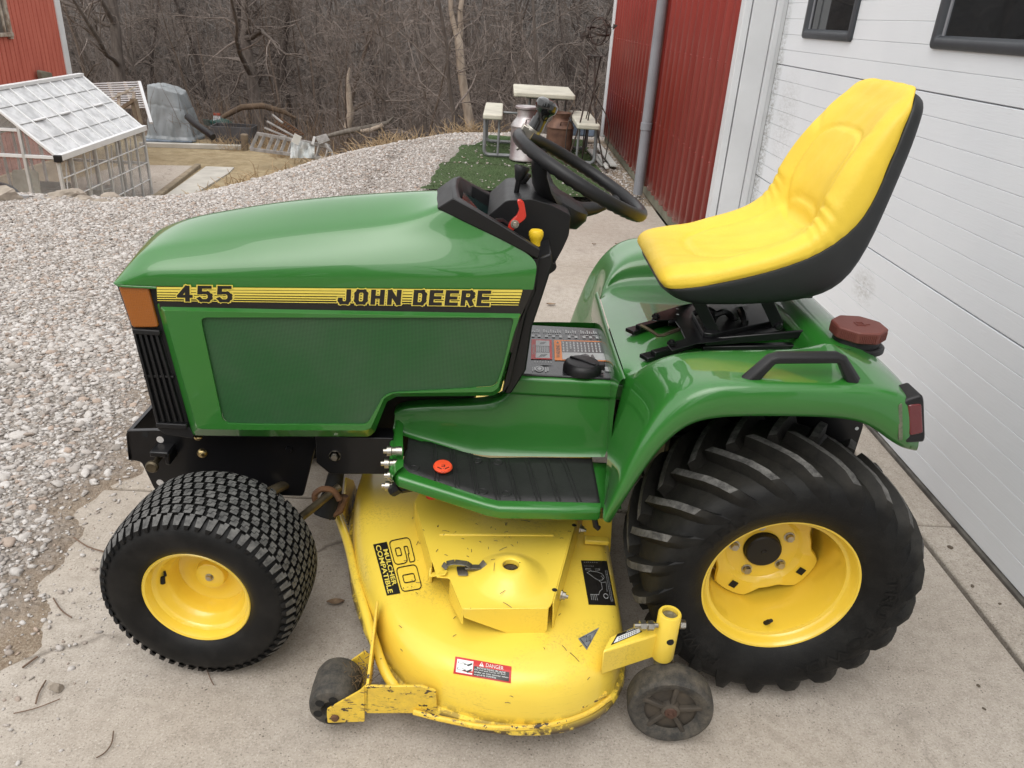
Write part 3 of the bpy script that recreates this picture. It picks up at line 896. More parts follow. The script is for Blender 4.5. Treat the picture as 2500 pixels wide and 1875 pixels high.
# perforated side screens
t = NT('green_perforated_screen')
pos = t.coord()
mp = t.mapping(pos, (1, 0, 1))
vr = t.n('ShaderNodeTexVoronoi'); vr.inputs['Scale'].default_value = 330; vr.inputs['Randomness'].default_value = 0.0
t.l(mp, vr.inputs['Vector'])
hole = t.math('MULTIPLY', t.ramp(vr.outputs['Distance'], [(0.22, 1.0), (0.50, 0.0)]), 0.8)
tint = t.mix(t.ramp(t.noise(pos, 4.5, 5, 0.65), [(0.38, 0.0), (0.66, 1.0)]), (0.018, 0.105, 0.026), (0.046, 0.112, 0.050))
c_ = t.mix(hole, tint, (0.006, 0.022, 0.009))
t.l(c_, t.b.inputs['Base Color']); t.set(Roughness=0.5)
t.l(t.bump(hole, -0.4, 0.001), t.b.inputs['Normal'])
SCREEN = t.m
t = NT('amber_lens'); pos = t.coord()
vr = t.n('ShaderNodeTexVoronoi'); vr.inputs['Scale'].default_value = 260; vr.inputs['Randomness'].default_value = 0.0
t.l(t.mapping(pos, (1, 0.2, 1)), vr.inputs['Vector'])
c_ = t.mix(t.ramp(vr.outputs['Distance'], [(0.2, 0.0), (0.6, 1.0)]), (0.20, 0.055, 0.006), (0.32, 0.098, 0.009))
t.l(c_, t.b.inputs['Base Color']); t.set(Roughness=0.22, Coat_Weight=0.6)
t.l(t.bump(vr.outputs['Distance'], 0.4, 0.002), t.b.inputs['Normal'])
AMBER = t.m
t = NT('red_lens'); t.set(Base_Color=(0.11, 0.008, 0.010), Roughness=0.2, Coat_Weight=0.6); REDL = t.m
t = NT('gauge_glass'); t.set(Base_Color=(0.012, 0.03, 0.028), Roughness=0.05); GAUGE = t.m

YC = 0.55
TR = thing('riding_mower', 'green and yellow lawn tractor with a yellow seat and a wide yellow mower deck', 'lawn tractor', (-0.6, YC, 0))
ident = lambda p: p

# ------------------------------------------------------------------ hood (upper green shell)
def hood():
    px0 = [(276, 693), (300, 695), (340, 697), (400, 699), (520, 701), (660, 702), (800, 703), (960, 704), (1140, 706), (1302, 707)]
    px2 = [(283, 681), (313, 645), (348, 607), (420, 594), (500, 586), (622, 573), (760, 562), (896, 552), (1000, 540), (1067, 507)]
    y0s = [.272] * 10
    y2s = [.292, .305, .318, .326, .330, .330, .330, .330, .330, .328]
    ends = {.25: (66, 8), .45: (117, 14), .65: (73, 5), .85: (30, 2)}
    rows = []
    for f in (0.0, .25, .45, .65, .85, 1.0):
        row = []
        for i in range(10):
            (ua, va), (ub, vb) = px0[i], px2[i]
            w = smooth(5.0, 9.0, float(i)) if f in ends else 0.0
            du, dv = ends.get(f, (0, 0))
            bow = 0.017 * math.sin(math.pi * f ** 0.8) * (0.3 if i < 2 else 1)          # the flank swells slightly
            row.append(at(ua + (ub - ua) * f + du * w, va + (vb - va) * f + dv * w, y=y0s[i] + (y2s[i] - y0s[i]) * f - bow))
        rows.append(row)
    R2 = rows[-1]
    YT = 0.47
    sil = [at(u, v, y=YT) for u, v in ((300, 652), (345, 600), (392, 557), (440, 535), (500, 520), (560, 509), (650, 494), (740, 482), (900, 470), (1000, 464), (1040, 462), (1067, 461))]
    sx_, sz_ = [p.x for p in sil], [p.z for p in sil]
    C = []
    for i, p in enumerate(R2):
        z = p.z + 0.003 if i < 1 else max(float(np.interp(p.x, sx_, sz_)), p.z + 0.003)
        C.append(Vector((p.x - (0.006 if i < 4 else 0), YT, z)))
    for t_ in (.22, .48, .75):
        k = 1 - (1 - t_) ** 1.7
        rows.append([Vector((p.x + (c.x - p.x) * t_, p.y + (YT - p.y) * t_, p.z + (c.z - p.z) * k)) for p, c in zip(R2, C)])
    rows.append(C)
    for y_, dz in ((0.55, .020), (0.64, .042), (0.74, .066), (0.785, .085)):
        rows.append([Vector((c.x, y_, c.z - dz * (0.7 if i < 1 else 1.15 if i < 5 else 1))) for i, c in enumerate(C)])
    for r, k in ((rows[3], 0.75), (rows[1], .4), (rows[0], 0)):
        rows.append([Vector((p.x if i < 9 else min(p.x, -0.70), 2 * YC - p.y, p.z - 0.05 * k * (i > 2))) for i, p in enumerate(r)])
    b = MB(); b.grid(rows)
    return b
def smooth(a, b, x):
    t_ = min(1, max(0, (x - a) / (b - a))); return t_ * t_ * (3 - 2 * t_)
hd = hood().build('hood', GREEN, TR, subd=3, smooth=180)
# turned-under nose lip
b = MB()
lip = [at(276, 694, y=0.272), at(300, 696, y=0.272), at(340, 698, y=0.272), at(383, 700, y=0.272)]
b.prism([lip[0], lip[1], lip[2], lip[3]] + [p + Vector((0.01, 0, -0.006)) for p in lip[::-1]], (0, 2 * (YC - 0.272), 0))
b.build('hood_lip', GREEN, TR, bevel=0.002)

# ------------------------------------------------------------------ side panel and decal strip
YP = 0.270
def xz_plate(px, y0, th, r=0.01, n=4):
    pts = fillet(atl(px, y=y0), r, n)
    return pts, Vector((0, th, 0))
b = MB()
pts, d = xz_plate([(381, 699), (1300, 706), (1272, 772), (1250, 860), (392, 760)], YP + 0.002, 0.03, 0.0)
b.prism(pts, d); b.build('decal_backing', INK_B, TR)
def side_panel(mirror=False):
    outer = [(383, 741), (1277, 757), (1262, 800), (1238, 900), (1222, 955), (1205, 966), (968, 968), (945, 980), (915, 1055), (900, 1066), (640, 1065), (484, 1063), (470, 1062)]
    o0 = atl(outer, y=YP + 0.012)
    shelf = [(400, 758), (1268, 776), (1255, 812), (1231, 900), (1216, 948), (1203, 957), (962, 960), (938, 972), (905, 1045), (893, 1051), (640, 1050), (500, 1048), (482, 1046)]
    # crease line under the strip: face starts lower and stands prouder at the front
    s0 = atl(shelf, y=YP - 0.010)
    scr = [(487, 776), (1256, 776), (1249, 800), (1228, 895), (1212, 940), (1200, 946), (955, 960), (934, 970), (900, 1030), (890, 1037), (640, 1037), (556, 1035), (543, 1026)]
    scr[0] = (489, 775)
    i0 = atl(scr, y=YP - 0.010); i1 = [p + Vector((0.0, 0.006, 0)) for p in i0]
    fl = lambda p, r: fillet(p, r, 3)
    return fl(o0, .005), fl(s0, .006), fl(i0, .014), fl(i1, .014)
o0, s0, i0, i1 = side_panel()
back = [p + Vector((0, 0.03, 0)) for p in o0]
b = MB(); b.grid([back, o0, s0, i0, i1], cv=True)
b.build('side_panel', GREEN, TR, smooth=25, bevel=0.0025, seg=3)
b = MB()
b.prism([p + Vector((0, 0.0005, 0)) for p in i1], (0, 0.004, 0)); b.build('side_screen', SCREEN, TR)
# far side panel (plain mirror)
b = MB(); mir = lambda r: [Vector((p.x, 2 * YC - p.y, p.z)) for p in r]
b.grid([mir(back), mir(o0), mir(s0), mir(i0), mir(i1)], cv=True); b.build('side_panel', GREEN, TR, smooth=25)
b = MB(); b.prism([p for p in mir(i1)], (0, -0.004, 0)); b.build('side_screen', SCREEN, TR)
# the strip: yellow pinstripes and lettering
q = [(383, 700), (1283, 707), (1276, 753), (385, 741)]
sk = Sticker(Plane(y=YP), q, 0.001)
def stripes(u0, u1):
    ys = [(0.86, 0.995), (0.70, 0.83), (0.55, 0.655), (0.41, 0.495), (0.285, 0.35), (0.165, 0.205)]
    for k, (a, c) in enumerate(ys):
        sk.rect(u0, a, u1 - 0.001 * k, c, 0, 0.0, 1, 1)
stripes(0.0, 0.992)
for (tx, ua, uc) in (('455', .055, .205), ('JOHN', .492, .665), ('DEERE', .698, .908)):
    va, vc = (.15, 1.10) if tx == '455' else (.115, .955)
    sk.block(tx, ua, va, uc, vc, .0128, .175, 0, 0.0005, 0.85, 0.26)
    sk.block(tx, ua, va, uc, vc, .0128, .175, 1, 0.0012, 0.85, 0.0)
sk.build('decal_strip', [INK_Y, INK_B], TR)

# ------------------------------------------------------------------ front: lamp, grille
b = MB()
pts = atl([(284, 696), (383, 699), (392, 745), (470, 1064), (466, 1064), (383, 1046), (322, 805)], y=0.283)
b.prism(pts, (0, 2 * (YC - 0.283), 0)); nose = b.build('nose_surround', BLACKP, TR, bevel=0.003)
b = MB()
lens = fillet(atl([(287, 698), (360, 699), (387, 800), (322, 801)], y=0.276), 0.008)
b.prism(lens, (0, 0.03, 0)); b.build('turn_lamp', AMBER, TR, bevel=0.004, seg=3)
gt = at(326, 814, y=0.279)
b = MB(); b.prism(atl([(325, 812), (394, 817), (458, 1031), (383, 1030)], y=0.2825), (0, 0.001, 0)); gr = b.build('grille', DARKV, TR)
for k in range(5):
    f = (k + 0.2) / 5
    a0 = (328 + 66 * f, 816); a1 = (384 + 74 * f, 1028)
    b = MB(); p0, p1 = at(*a0, y=0.277), at(*a1, y=0.277)
    b.bar(p0, p1, 0.0055, 0.010, (0, 1, 0)); b.build('slat', BLACKP, gr, bevel=0.001)
b = MB(); b.bar(at(352, 918, y=0.279), at(425, 920, y=0.279), 0.006, 0.006, (0, 1, 0)); b.build('slat', BLACKP, gr, bevel=0.001)
b = MB(); b.bar(at(325, 808, y=0.2755), at(392, 812, y=0.2755), 0.012, 0.010, (0, 1, 0)); b.build('grille_rail', BLACKP, gr, bevel=0.002)
b = MB(); b.bar(at(383, 1036, y=0.2755), at(458, 1040, y=0.2755), 0.012, 0.012, (0, 1, 0)); b.build('grille_rail', BLACKP, gr, bevel=0.002)
for k in range(9):
    yy = 0.33 + k * 0.055
    b = MB(); b.bar(gt + Vector((-0.016, yy - 0.279, 0)), at(383, 1030, y=0.279) + Vector((-0.016, yy - 0.279, 0)), 0.008, 0.014, (1, 0, 0)); b.build('slat', BLACKP, gr)
b = MB(); b.prism(fillet(atl([(380, 1034), (462, 1044), (474, 1066), (472, 1072), (402, 1062), (384, 1048)], y=0.278), 0.006), (0, 2 * (YC - 0.278), 0)); b.build('nose_bumper', BLACKP, TR, bevel=0.003)

# ------------------------------------------------------------------ front frame, axle
YF = 0.335
b = MB()
pl = atl([(312, 1052), (385, 1050), (470, 1064), (770, 1066), (772, 1085), (740, 1212), (690, 1210), (500, 1195), (378, 1197), (345, 1128), (313, 1122), (307, 1060)], y=YF)
b.prism(fillet(pl, 0.008, 3), (0, 0.012, 0)); ff = b.build('front_frame', BLACKS, TR, bevel=0.0015)
b = MB(); b.prism([Vector((p.x, 2 * YC - p.y, p.z)) for p in fillet(pl, 0.008, 3)], (0, -0.012, 0)); b.build('front_frame', BLACKS, TR)
b = MB(); p0, p1 = at(309, 1052, y=YF), at(313, 1124, y=YF)
b.prism([p0, p1, p1 + Vector((0.012, 0, 0)), p0 + Vector((0.012, 0, 0))], (0, 0.43, 0)); b.build('front_plate', BLACKS, TR, bevel=0.002)
b = MB(); b.box((-1.0, YC, 0.56), (0.62, 0.30, 0.40)); b.build('engine_block', DARKV, TR)
def hole(px, y, r, name='frame_hole', m=None, par=None):
    p = at(*px, y=y); b = MB(); b.lathe([(0.0, -0.0006), (r, -0.0006), (r, 0.0004)], p, (0, 1, 0), 16); return b.build(name, m or INK_WD, par or ff)
for px in ((391, 1073), (391, 1178)): hole(px, YF, 0.009, m=STONE)
hole((355, 1061), YF, 0.008, m=DARKV)
b = MB(); p = at(494, 1106, y=YF); b.lathe([(0, -0.010), (0.008, -0.0085), (0.012, -0.004), (0.013, 0.002)], p, (0, 1, 0), 16); b.build('carriage_bolt', BRASS, ff)
b = MB(); p = at(484, 1067, y=YF - 0.03); b.ball(p, 0.011, 12, 8, 0, (1, 1, 0.6)); b.build('rubber_bumper', BRASS, ff)
b = MB(); p = at(706, 1096, y=YF); b.lathe([(0, -0.007), (0.008, -0.006), (0.010, 0.0)], p, (0, 1, 0), 6); b.build('frame_bolt', BLACKS, ff)
# draft pin with its bracket
b = MB(); p = at(398, 1098, y=YF - 0.02); b.box(p, (0.045, 0.05, 0.014)); b.box(p + Vector((0.018, 0, -0.012)), (0.012, 0.05, 0.03)); b.build('pin_bracket', BLACKS, ff, bevel=0.003)
b = MB(); p = at(370, 1141, y=YF - 0.06); b.lathe([(0, -0.004), (0.012, -0.004), (0.0155, 0.0), (0.0155, 0.006), (0.007, 0.008), (0.007, 0.05)], p, (0, 1, 0), 24); b.build('draft_pin', RODM, ff)
# frame rail behind, with zinc bolt
b = MB(); b.prism(atl([(770, 1066), (960, 1070), (958, 1158), (806, 1158), (772, 1130)], y=0.30), (0, 0.05, 0)); rail = b.build('frame_rail', BLACKS, TR, bevel=0.002)
b = MB(); p = at(818, 1112, y=0.30); b.lathe([(0, -0.012), (0.008, -0.012), (0.0095, -0.009), (0.0095, -0.003), (0.0145, -0.003), (0.0145, 0.0)], p, (0, 1, 0), 6); b.lathe([(0.0, -0.003), (0.014, -0.003), (0.014, 0)], p, (0, 1, 0), 20); b.build('hex_bolt', STEEL, rail)
# front axle and spindle
b = MB(); b.bar((-1.267, 0.12, 0.235), (-1.267, 2 * YC - 0.12, 0.235), 0.07, 0.06); b.box((-1.267, YC, 0.30), (0.16, 0.10, 0.16)); b.build('front_axle', BLACKS, TR, bevel=0.006)
b = MB(); b.tube([at(655, 1202, y=0.30), at(735, 1165, y=0.38)], 0.013, 10); b.tube([at(620, 1220, y=0.27), at(660, 1200, y=0.30)], 0.008, 8); b.build('tie_rod', RODM, TR)
# lift rod to the deck with rusty hook
b = MB(); pA, pB = at(724, 1272, y=0.20), at(806, 1206, y=0.33); b.tube([pA + (pA - pB) * 0.6, pA, pB, pB + Vector((0.02, 0.02, 0.01))], 0.0105, 10); b.build('draft_rod', RODM, TR)
b = MB(); c = at(800, 1225, y=0.33); b.tube(catmull([c + Vector((-0.028, 0, -0.015)), c + Vector((-0.032, 0, 0.018)), c + Vector((-0.012, 0, 0.038)), c + Vector((0.016, 0, 0.034)), c + Vector((0.030, 0, 0.008))], 4), [0.008] * 17, 8)
b.tube([at(800, 1262, y=0.33), at(830, 1245, y=0.35), at(842, 1210, y=0.36)], 0.011, 8); b.build('rusty_hook', RUSTY, TR)
b = MB(); b.tube([at(792, 1260, y=0.34), at(812, 1200, y=0.37), at(822, 1150, y=0.38), at(812, 1130, y=0.38)], [0.03, 0.024, 0.02, 0.02], 10); b.build('lift_arm', DARKV, TR)

# ------------------------------------------------------------------ wheels
def rot_z(p, c, a):
    x, y = p[0] - c[0], p[1] - c[1]
    return Vector((c[0] + x * math.cos(a) - y * math.sin(a), c[1] + x * math.sin(a) + y * math.cos(a), p[2]))
def wheel_xf(mb, c, steer, flip):
    out = []
    for v in mb.v:
        y = v[1]
        p = (v[0], 2 * YC - y if flip else y, v[2])
        cc = (c[0], 2 * YC - c[1] if flip else c[1])
        out.append(rot_z(p, cc, steer))
    mb.v = out
    return mb
def rear_wheel(flip=False):
    c = Vector((0, 0, 0.320)); W = 0.235
    prof = [(0.163, 0.010), (0.172, -0.004), (0.190, -0.017), (0.215, -0.029), (0.240, -0.032), (0.259, -0.028), (0.275, -0.017), (0.284, 0.0), (0.289, 0.03), (0.291, W / 2)]
    prof = prof + [(r, W - d) for r, d in prof[-2::-1]]
    b = MB(); b.lathe(prof, c, (0, 1, 0), 96)
    nl = 22
    path = [(0.0, -0.032, 0.243), (0.10, -0.028, 0.259), (0.22, -0.018, 0.274), (0.34, -0.001, 0.283), (0.5, 0.030, 0.288), (0.68, 0.062, 0.290), (0.85, 0.095, 0.291), (1.0, 0.124, 0.291)]
    hh = [0.0, 0.014, 0.021, 0.024, 0.026, 0.026, 0.026, 0.025]
    for side in (0, 1):
        for k in range(nl):
            th0 = 2 * math.pi * (k + 0.5 * side) / nl
            rows = []
            for (s_, dd, r), h in zip(path, hh):
                th = th0 + R_(25) * (s_ ** 0.85)
                wb, wt = 0.017 + 0.005 * (1 - s_), 0.0085
                nr = Vector((0.55 * max(0, 1 - s_ * 3.2), 1, 0))      # shoulder lugs lean outward
                nr.normalize()
                def P3(dth, hgt_):
                    rr = r + hgt_ * nr.y; d2 = dd - hgt_ * nr.x
                    a = th + dth / r
                    y = d2 if side == 0 else W - d2
                    return c + Vector((math.cos(a) * rr, y, math.sin(a) * rr))
                rows.append([P3(-wb, -0.004), P3(-wt, h), P3(wt, h), P3(wb, -0.004)])
            o = len(b.v)
            b.grid(rows)
            # worn crown faces use the second material
            nfaces = (len(rows) - 1) * 3
            for i in range(len(rows) - 1):
                if i >= 2: b.m[-nfaces + i * 3 + 1] = 1
            e = len(rows) - 1
            b.add(rows[e], [(3, 2, 1, 0)])
    hub_c = MB()
    wheel_xf(b, c, 0, flip)
    flange = MB()
    rim = [(0.176, 0.006), (0.1765, -0.001), (0.173, -0.004), (0.168, -0.003), (0.163, 0.004), (0.161, 0.014), (0.157, 0.020), (0.150, 0.022), (0.1475, 0.030), (0.146, 0.045), (0.143, 0.060), (0.139, 0.10), (0.137, 0.17), (0.137, 0.20)]
    flange.lathe(rim, c, (0, 1, 0), 72)
    wheel_xf(flange, c, 0, flip)
    w = flange.build('rear_wheel', YELW, TR, smooth=35, fix=False)
    b.build('tyre', [TYRER, TREADR], w, smooth=30, fix=True)
    # hub disc, four-lobed, set deep in the rim
    dd = 0.122; b = MB(); n = 72; ring_o, ring_m, ring_i, ring_h = [], [], [], []
    for k in range(n):
        a = 2 * math.pi * k / n
        lobe = 0.5 + 0.5 * math.cos(4 * (a - R_(62)))
        ro = 0.112 + 0.025 * min(1.0, max(0.0, (lobe - 0.15) * 1.9))
        def pt(r, d): return c + Vector((math.cos(a) * r, d, math.sin(a) * r))
        ring_o.append(pt(ro, dd + 0.006)); ring_m.append(pt(ro - 0.004, dd)); ring_i.append(pt(0.094, dd + 0.001)); ring_h.append(pt(0.083, dd + 0.011))
    def cc_(r, d): return [c + Vector((math.cos(2 * math.pi * k / n) * r, d, math.sin(2 * math.pi * k / n) * r)) for k in range(n)]
    b.grid([ring_o, ring_m, ring_i, ring_h, cc_(0.045, dd + 0.012), cc_(0.043, dd + 0.014)], cv=True)
    wheel_xf(b, c, 0, flip); b.build('hub_disc', YELW, w, smooth=40, fix=False, solid=0.0)
    b = MB(); b.lathe([(0.0, dd - 0.004), (0.038, dd - 0.004), (0.0415, dd - 0.001), (0.0415, dd + 0.02)], c, (0, 1, 0), 32); b.lathe([(0, dd - 0.007), (0.006, dd - 0.006), (0.008, dd - 0.003)], c, (0, 1, 0), 12)
    wheel_xf(b, c, 0, flip); b.build('hub_cap', BLACKP, w)
    for k in range(5):
        a = R_(90 + 36 + 72 * k - 22)
        p = c + Vector((math.cos(a) * 0.0665, dd + 0.011, math.sin(a) * 0.0665))
        b = MB(); b.lathe([(0, -0.011), (0.0085, -0.011), (0.0098, -0.009), (0.0098, 0.0)], p, (0, 1, 0), 6); b.lathe([(0.0098, -0.002), (0.013, -0.0015), (0.013, 0.002)], p, (0, 1, 0), 16)
        wheel_xf(b, c, 0, flip); b.build('wheel_bolt', STEEL, w)
    for a in (R_(62), R_(152), R_(242), R_(332)):
        p = c + Vector((math.cos(a) * 0.112, dd - 0.0012, math.sin(a) * 0.112)); b = MB()
        b.box(p, (0.017, 0.002, 0.017), Matrix.Rotation(a, 3, 'Y').transposed()); wheel_xf(b, c, 0, flip); b.build('square_hole', DARKV, w)
    b = MB(); b.lathe([(0.137, 0.19), (0.02, 0.195)], c, (0, 1, 0), 32); wheel_xf(b, c, 0, flip); b.build('wheel_back', YELW, w)
    a = R_(-86); p = c + Vector((math.cos(a) * 0.146, 0.045, math.sin(a) * 0.146))
    b = MB(); b.tube([p, p + Vector((0, -0.014, 0.018))], 0.0055, 10); b.tube([p + Vector((0, -0.012, 0.015)), p + Vector((0, -0.024, 0.030))], 0.0045, 8); wheel_xf(b, c, 0, flip); b.build('valve_stem', DARKV, w)
    return w, c
rw, rwc = rear_wheel()
rear_wheel(True)
# raised sidewall lettering on the near rear tyre
def side_letters(txt, a0, a1, r0, r1, c, wheel, flipdir=False):
    vs, fs, asp = text_mesh(txt, 0.0, 2)
    b = MB(); out = []
    for x, y in vs:
        a = R_(a0 + (a1 - a0) * x); r = r0 + (r1 - r0) * y
        yy = np.interp(r, [0.172, 0.190, 0.215, 0.240, 0.259], [-0.004, -0.017, -0.029, -0.032, -0.028]) - 0.0030
        out.append(c + Vector((math.cos(a) * r, yy, math.sin(a) * r)))
    b.add(out, fs); return b.build('raised_lettering', TYRE, wheel, smooth=0, fix=False)
side_letters('TRU', 15, -12, 0.212, 0.238, rwc, rw)
side_letters('POWER', -22, -72, 0.212, 0.238, rwc, rw)
side_letters('TRU', 150, 122, 0.212, 0.238, rwc, rw)
side_letters('POWER', -120, -160, 0.212, 0.238, rwc, rw)

def front_wheel(flip=False):
    c = Vector((-1.2655, 0.0, 0.2215)); W = 0.175; st = R_(-3.8)
    prof = [(0.112, 0.010), (0.120, -0.004), (0.134, -0.015), (0.155, -0.022), (0.175, -0.022), (0.192, -0.015), (0.204, -0.004), (0.211, 0.014), (0.2145, 0.045), (0.2155, W / 2)]
    prof = prof + [(r, W - d) for r, d in prof[-2::-1]]
    b = MB(); b.lathe(prof, c, (0, 1, 0), 96)
    def surf(w, ang, h):
        # w: distance across the tread from the middle
        d = W / 2 + w
        r = np.interp(abs(w), [0, 0.042, 0.073, 0.09, 0.102], [0.2155, 0.2145, 0.211, 0.205, 0.194])
        tilt = np.interp(abs(w), [0, 0.06, 0.085, 0.102], [0, 0.1, 0.55, 0.9])
        rr = r + h * math.cos(tilt); dd = d + math.copysign(h * math.sin(tilt), w)
        return c + Vector((math.cos(ang) * rr, dd, math.sin(ang) * rr))
    nb = 56; da = 2 * math.pi / nb
    # S-shaped block outline (u across, t along), unit box
    Sp = [(-0.5, -0.5), (0.08, -0.5), (0.08, -0.36), (0.5, -0.36), (0.5, 0.5), (-0.08, 0.5), (-0.08, 0.36), (-0.5, 0.36)]
    rowsw = [-0.0655, -0.0393, -0.0131, 0.0131, 0.0393, 0.0655]
    for ri, w0 in enumerate(rowsw):
        for k in range(nb):
            a0 = da * (k + (0.5 if ri % 2 else 0.0))
            bw, bl = 0.0228, 0.80
            low = [surf(w0 + u * bw, a0 + t_ * da * bl, -0.002) for u, t_ in Sp]
            top = [surf(w0 + u * bw * 0.93, a0 + t_ * da * bl * 0.92, 0.0075) for u, t_ in Sp]
            k8 = len(Sp)
            b.add(low + top, [(i, (i + 1) % k8, (i + 1) % k8 + k8, i + k8) for i in range(k8)], 0)
            b.add(top, [tuple(range(k8))], 1)
            # sipe: a fine zig-zag groove
            zz = [(-0.15, 0.30), (-0.15, 0.02), (0.15, -0.02), (0.15, -0.30)]
            for (u0, t0), (u1, t1) in zip(zz[:-1], zz[1:]):
                e = 0.03
                if abs(u0 - u1) < 1e-6: qd = [(u0 - e, t0), (u0 + e, t0), (u1 + e, t1), (u1 - e, t1)]
                else: qd = [(u0, t0 - e), (u1, t1 - e), (u1, t1 + e), (u0, t0 + e)]
                b.add([surf(w0 + u * bw, a0 + t_ * da * bl, 0.0079) for u, t_ in qd], [(0, 1, 2, 3)], 2)
    for sgn in (-1, 1):
        for k in range(nb):
            a0 = da * (k + 0.5); ol = [(0.0775, -0.36), (0.0775, 0.10), (0.0820, 0.10), (0.0820, 0.40), (0.098, 0.34), (0.104, 0.30), (0.104, -0.06), (0.098, -0.20)]
            low = [surf(sgn * u, a0 + t_ * da, -0.002) for u, t_ in ol]; top = [surf(sgn * u, a0 + t_ * da * 0.94, 0.0075 if u < 0.1 else 0.002) for u, t_ in ol]
            k8 = len(ol)
            b.add(low + top, [(i, (i + 1) % k8, (i + 1) % k8 + k8, i + k8) for i in range(k8)], 0)
            b.add(top, [(0, 1, 2, 3, 4, 7), (4, 5, 6, 7)], 0)
            b.m[-2] = 1 if (k % 1 == 0) else 0
    wheel_xf(b, c, st, flip)
    f = MB()
    rim = [(0.121, 0.004), (0.1215, -0.002), (0.118, -0.005), (0.113, -0.003), (0.109, 0.006), (0.107, 0.014), (0.100, 0.018), (0.097, 0.022), (0.0945, 0.034), (0.086, 0.044), (0.083, 0.05), (0.080, 0.072), (0.078, 0.085), (0.070, 0.088), (0.045, 0.088), (0.036, 0.084), (0.033, 0.070), (0.029, 0.067), (0.010, 0.067), (0.0, 0.067)]
    f.lathe(rim, c, (0, 1, 0), 64); wheel_xf(f, c, st, flip)
    w = f.build('front_wheel', YELW, TR, smooth=38, fix=False)
    b.build('tyre', [TYRE, TREAD, DARKV], w, smooth=30)
    b = MB(); b.lathe([(0, 0.060), (0.0065, 0.060), (0.0075, 0.0615), (0.0075, 0.068)], c, (0, 1, 0), 6); b.lathe([(0.0075, 0.0660), (0.0095, 0.0660), (0.0095, 0.069)], c, (0, 1, 0), 16); wheel_xf(b, c, st, flip); b.build('axle_bolt', STEEL, w)
    p = c + Vector((-0.088, 0.040, 0.012)); b = MB()
    b.lathe([(0, -0.002), (0.0085, -0.002), (0.0085, 0.003)], p + Vector((0.0, 0, 0.012)), (0.75, 0.65, 0), 16)
    b.tube([p + Vector((-0.003, -0.004, 0.006)), p + Vector((-0.003, -0.006, -0.012))], 0.0055, 8); wheel_xf(b, c, st, flip); b.build('valve_hole', DARKV, w)
    return w
front_wheel(); front_wheel(True)
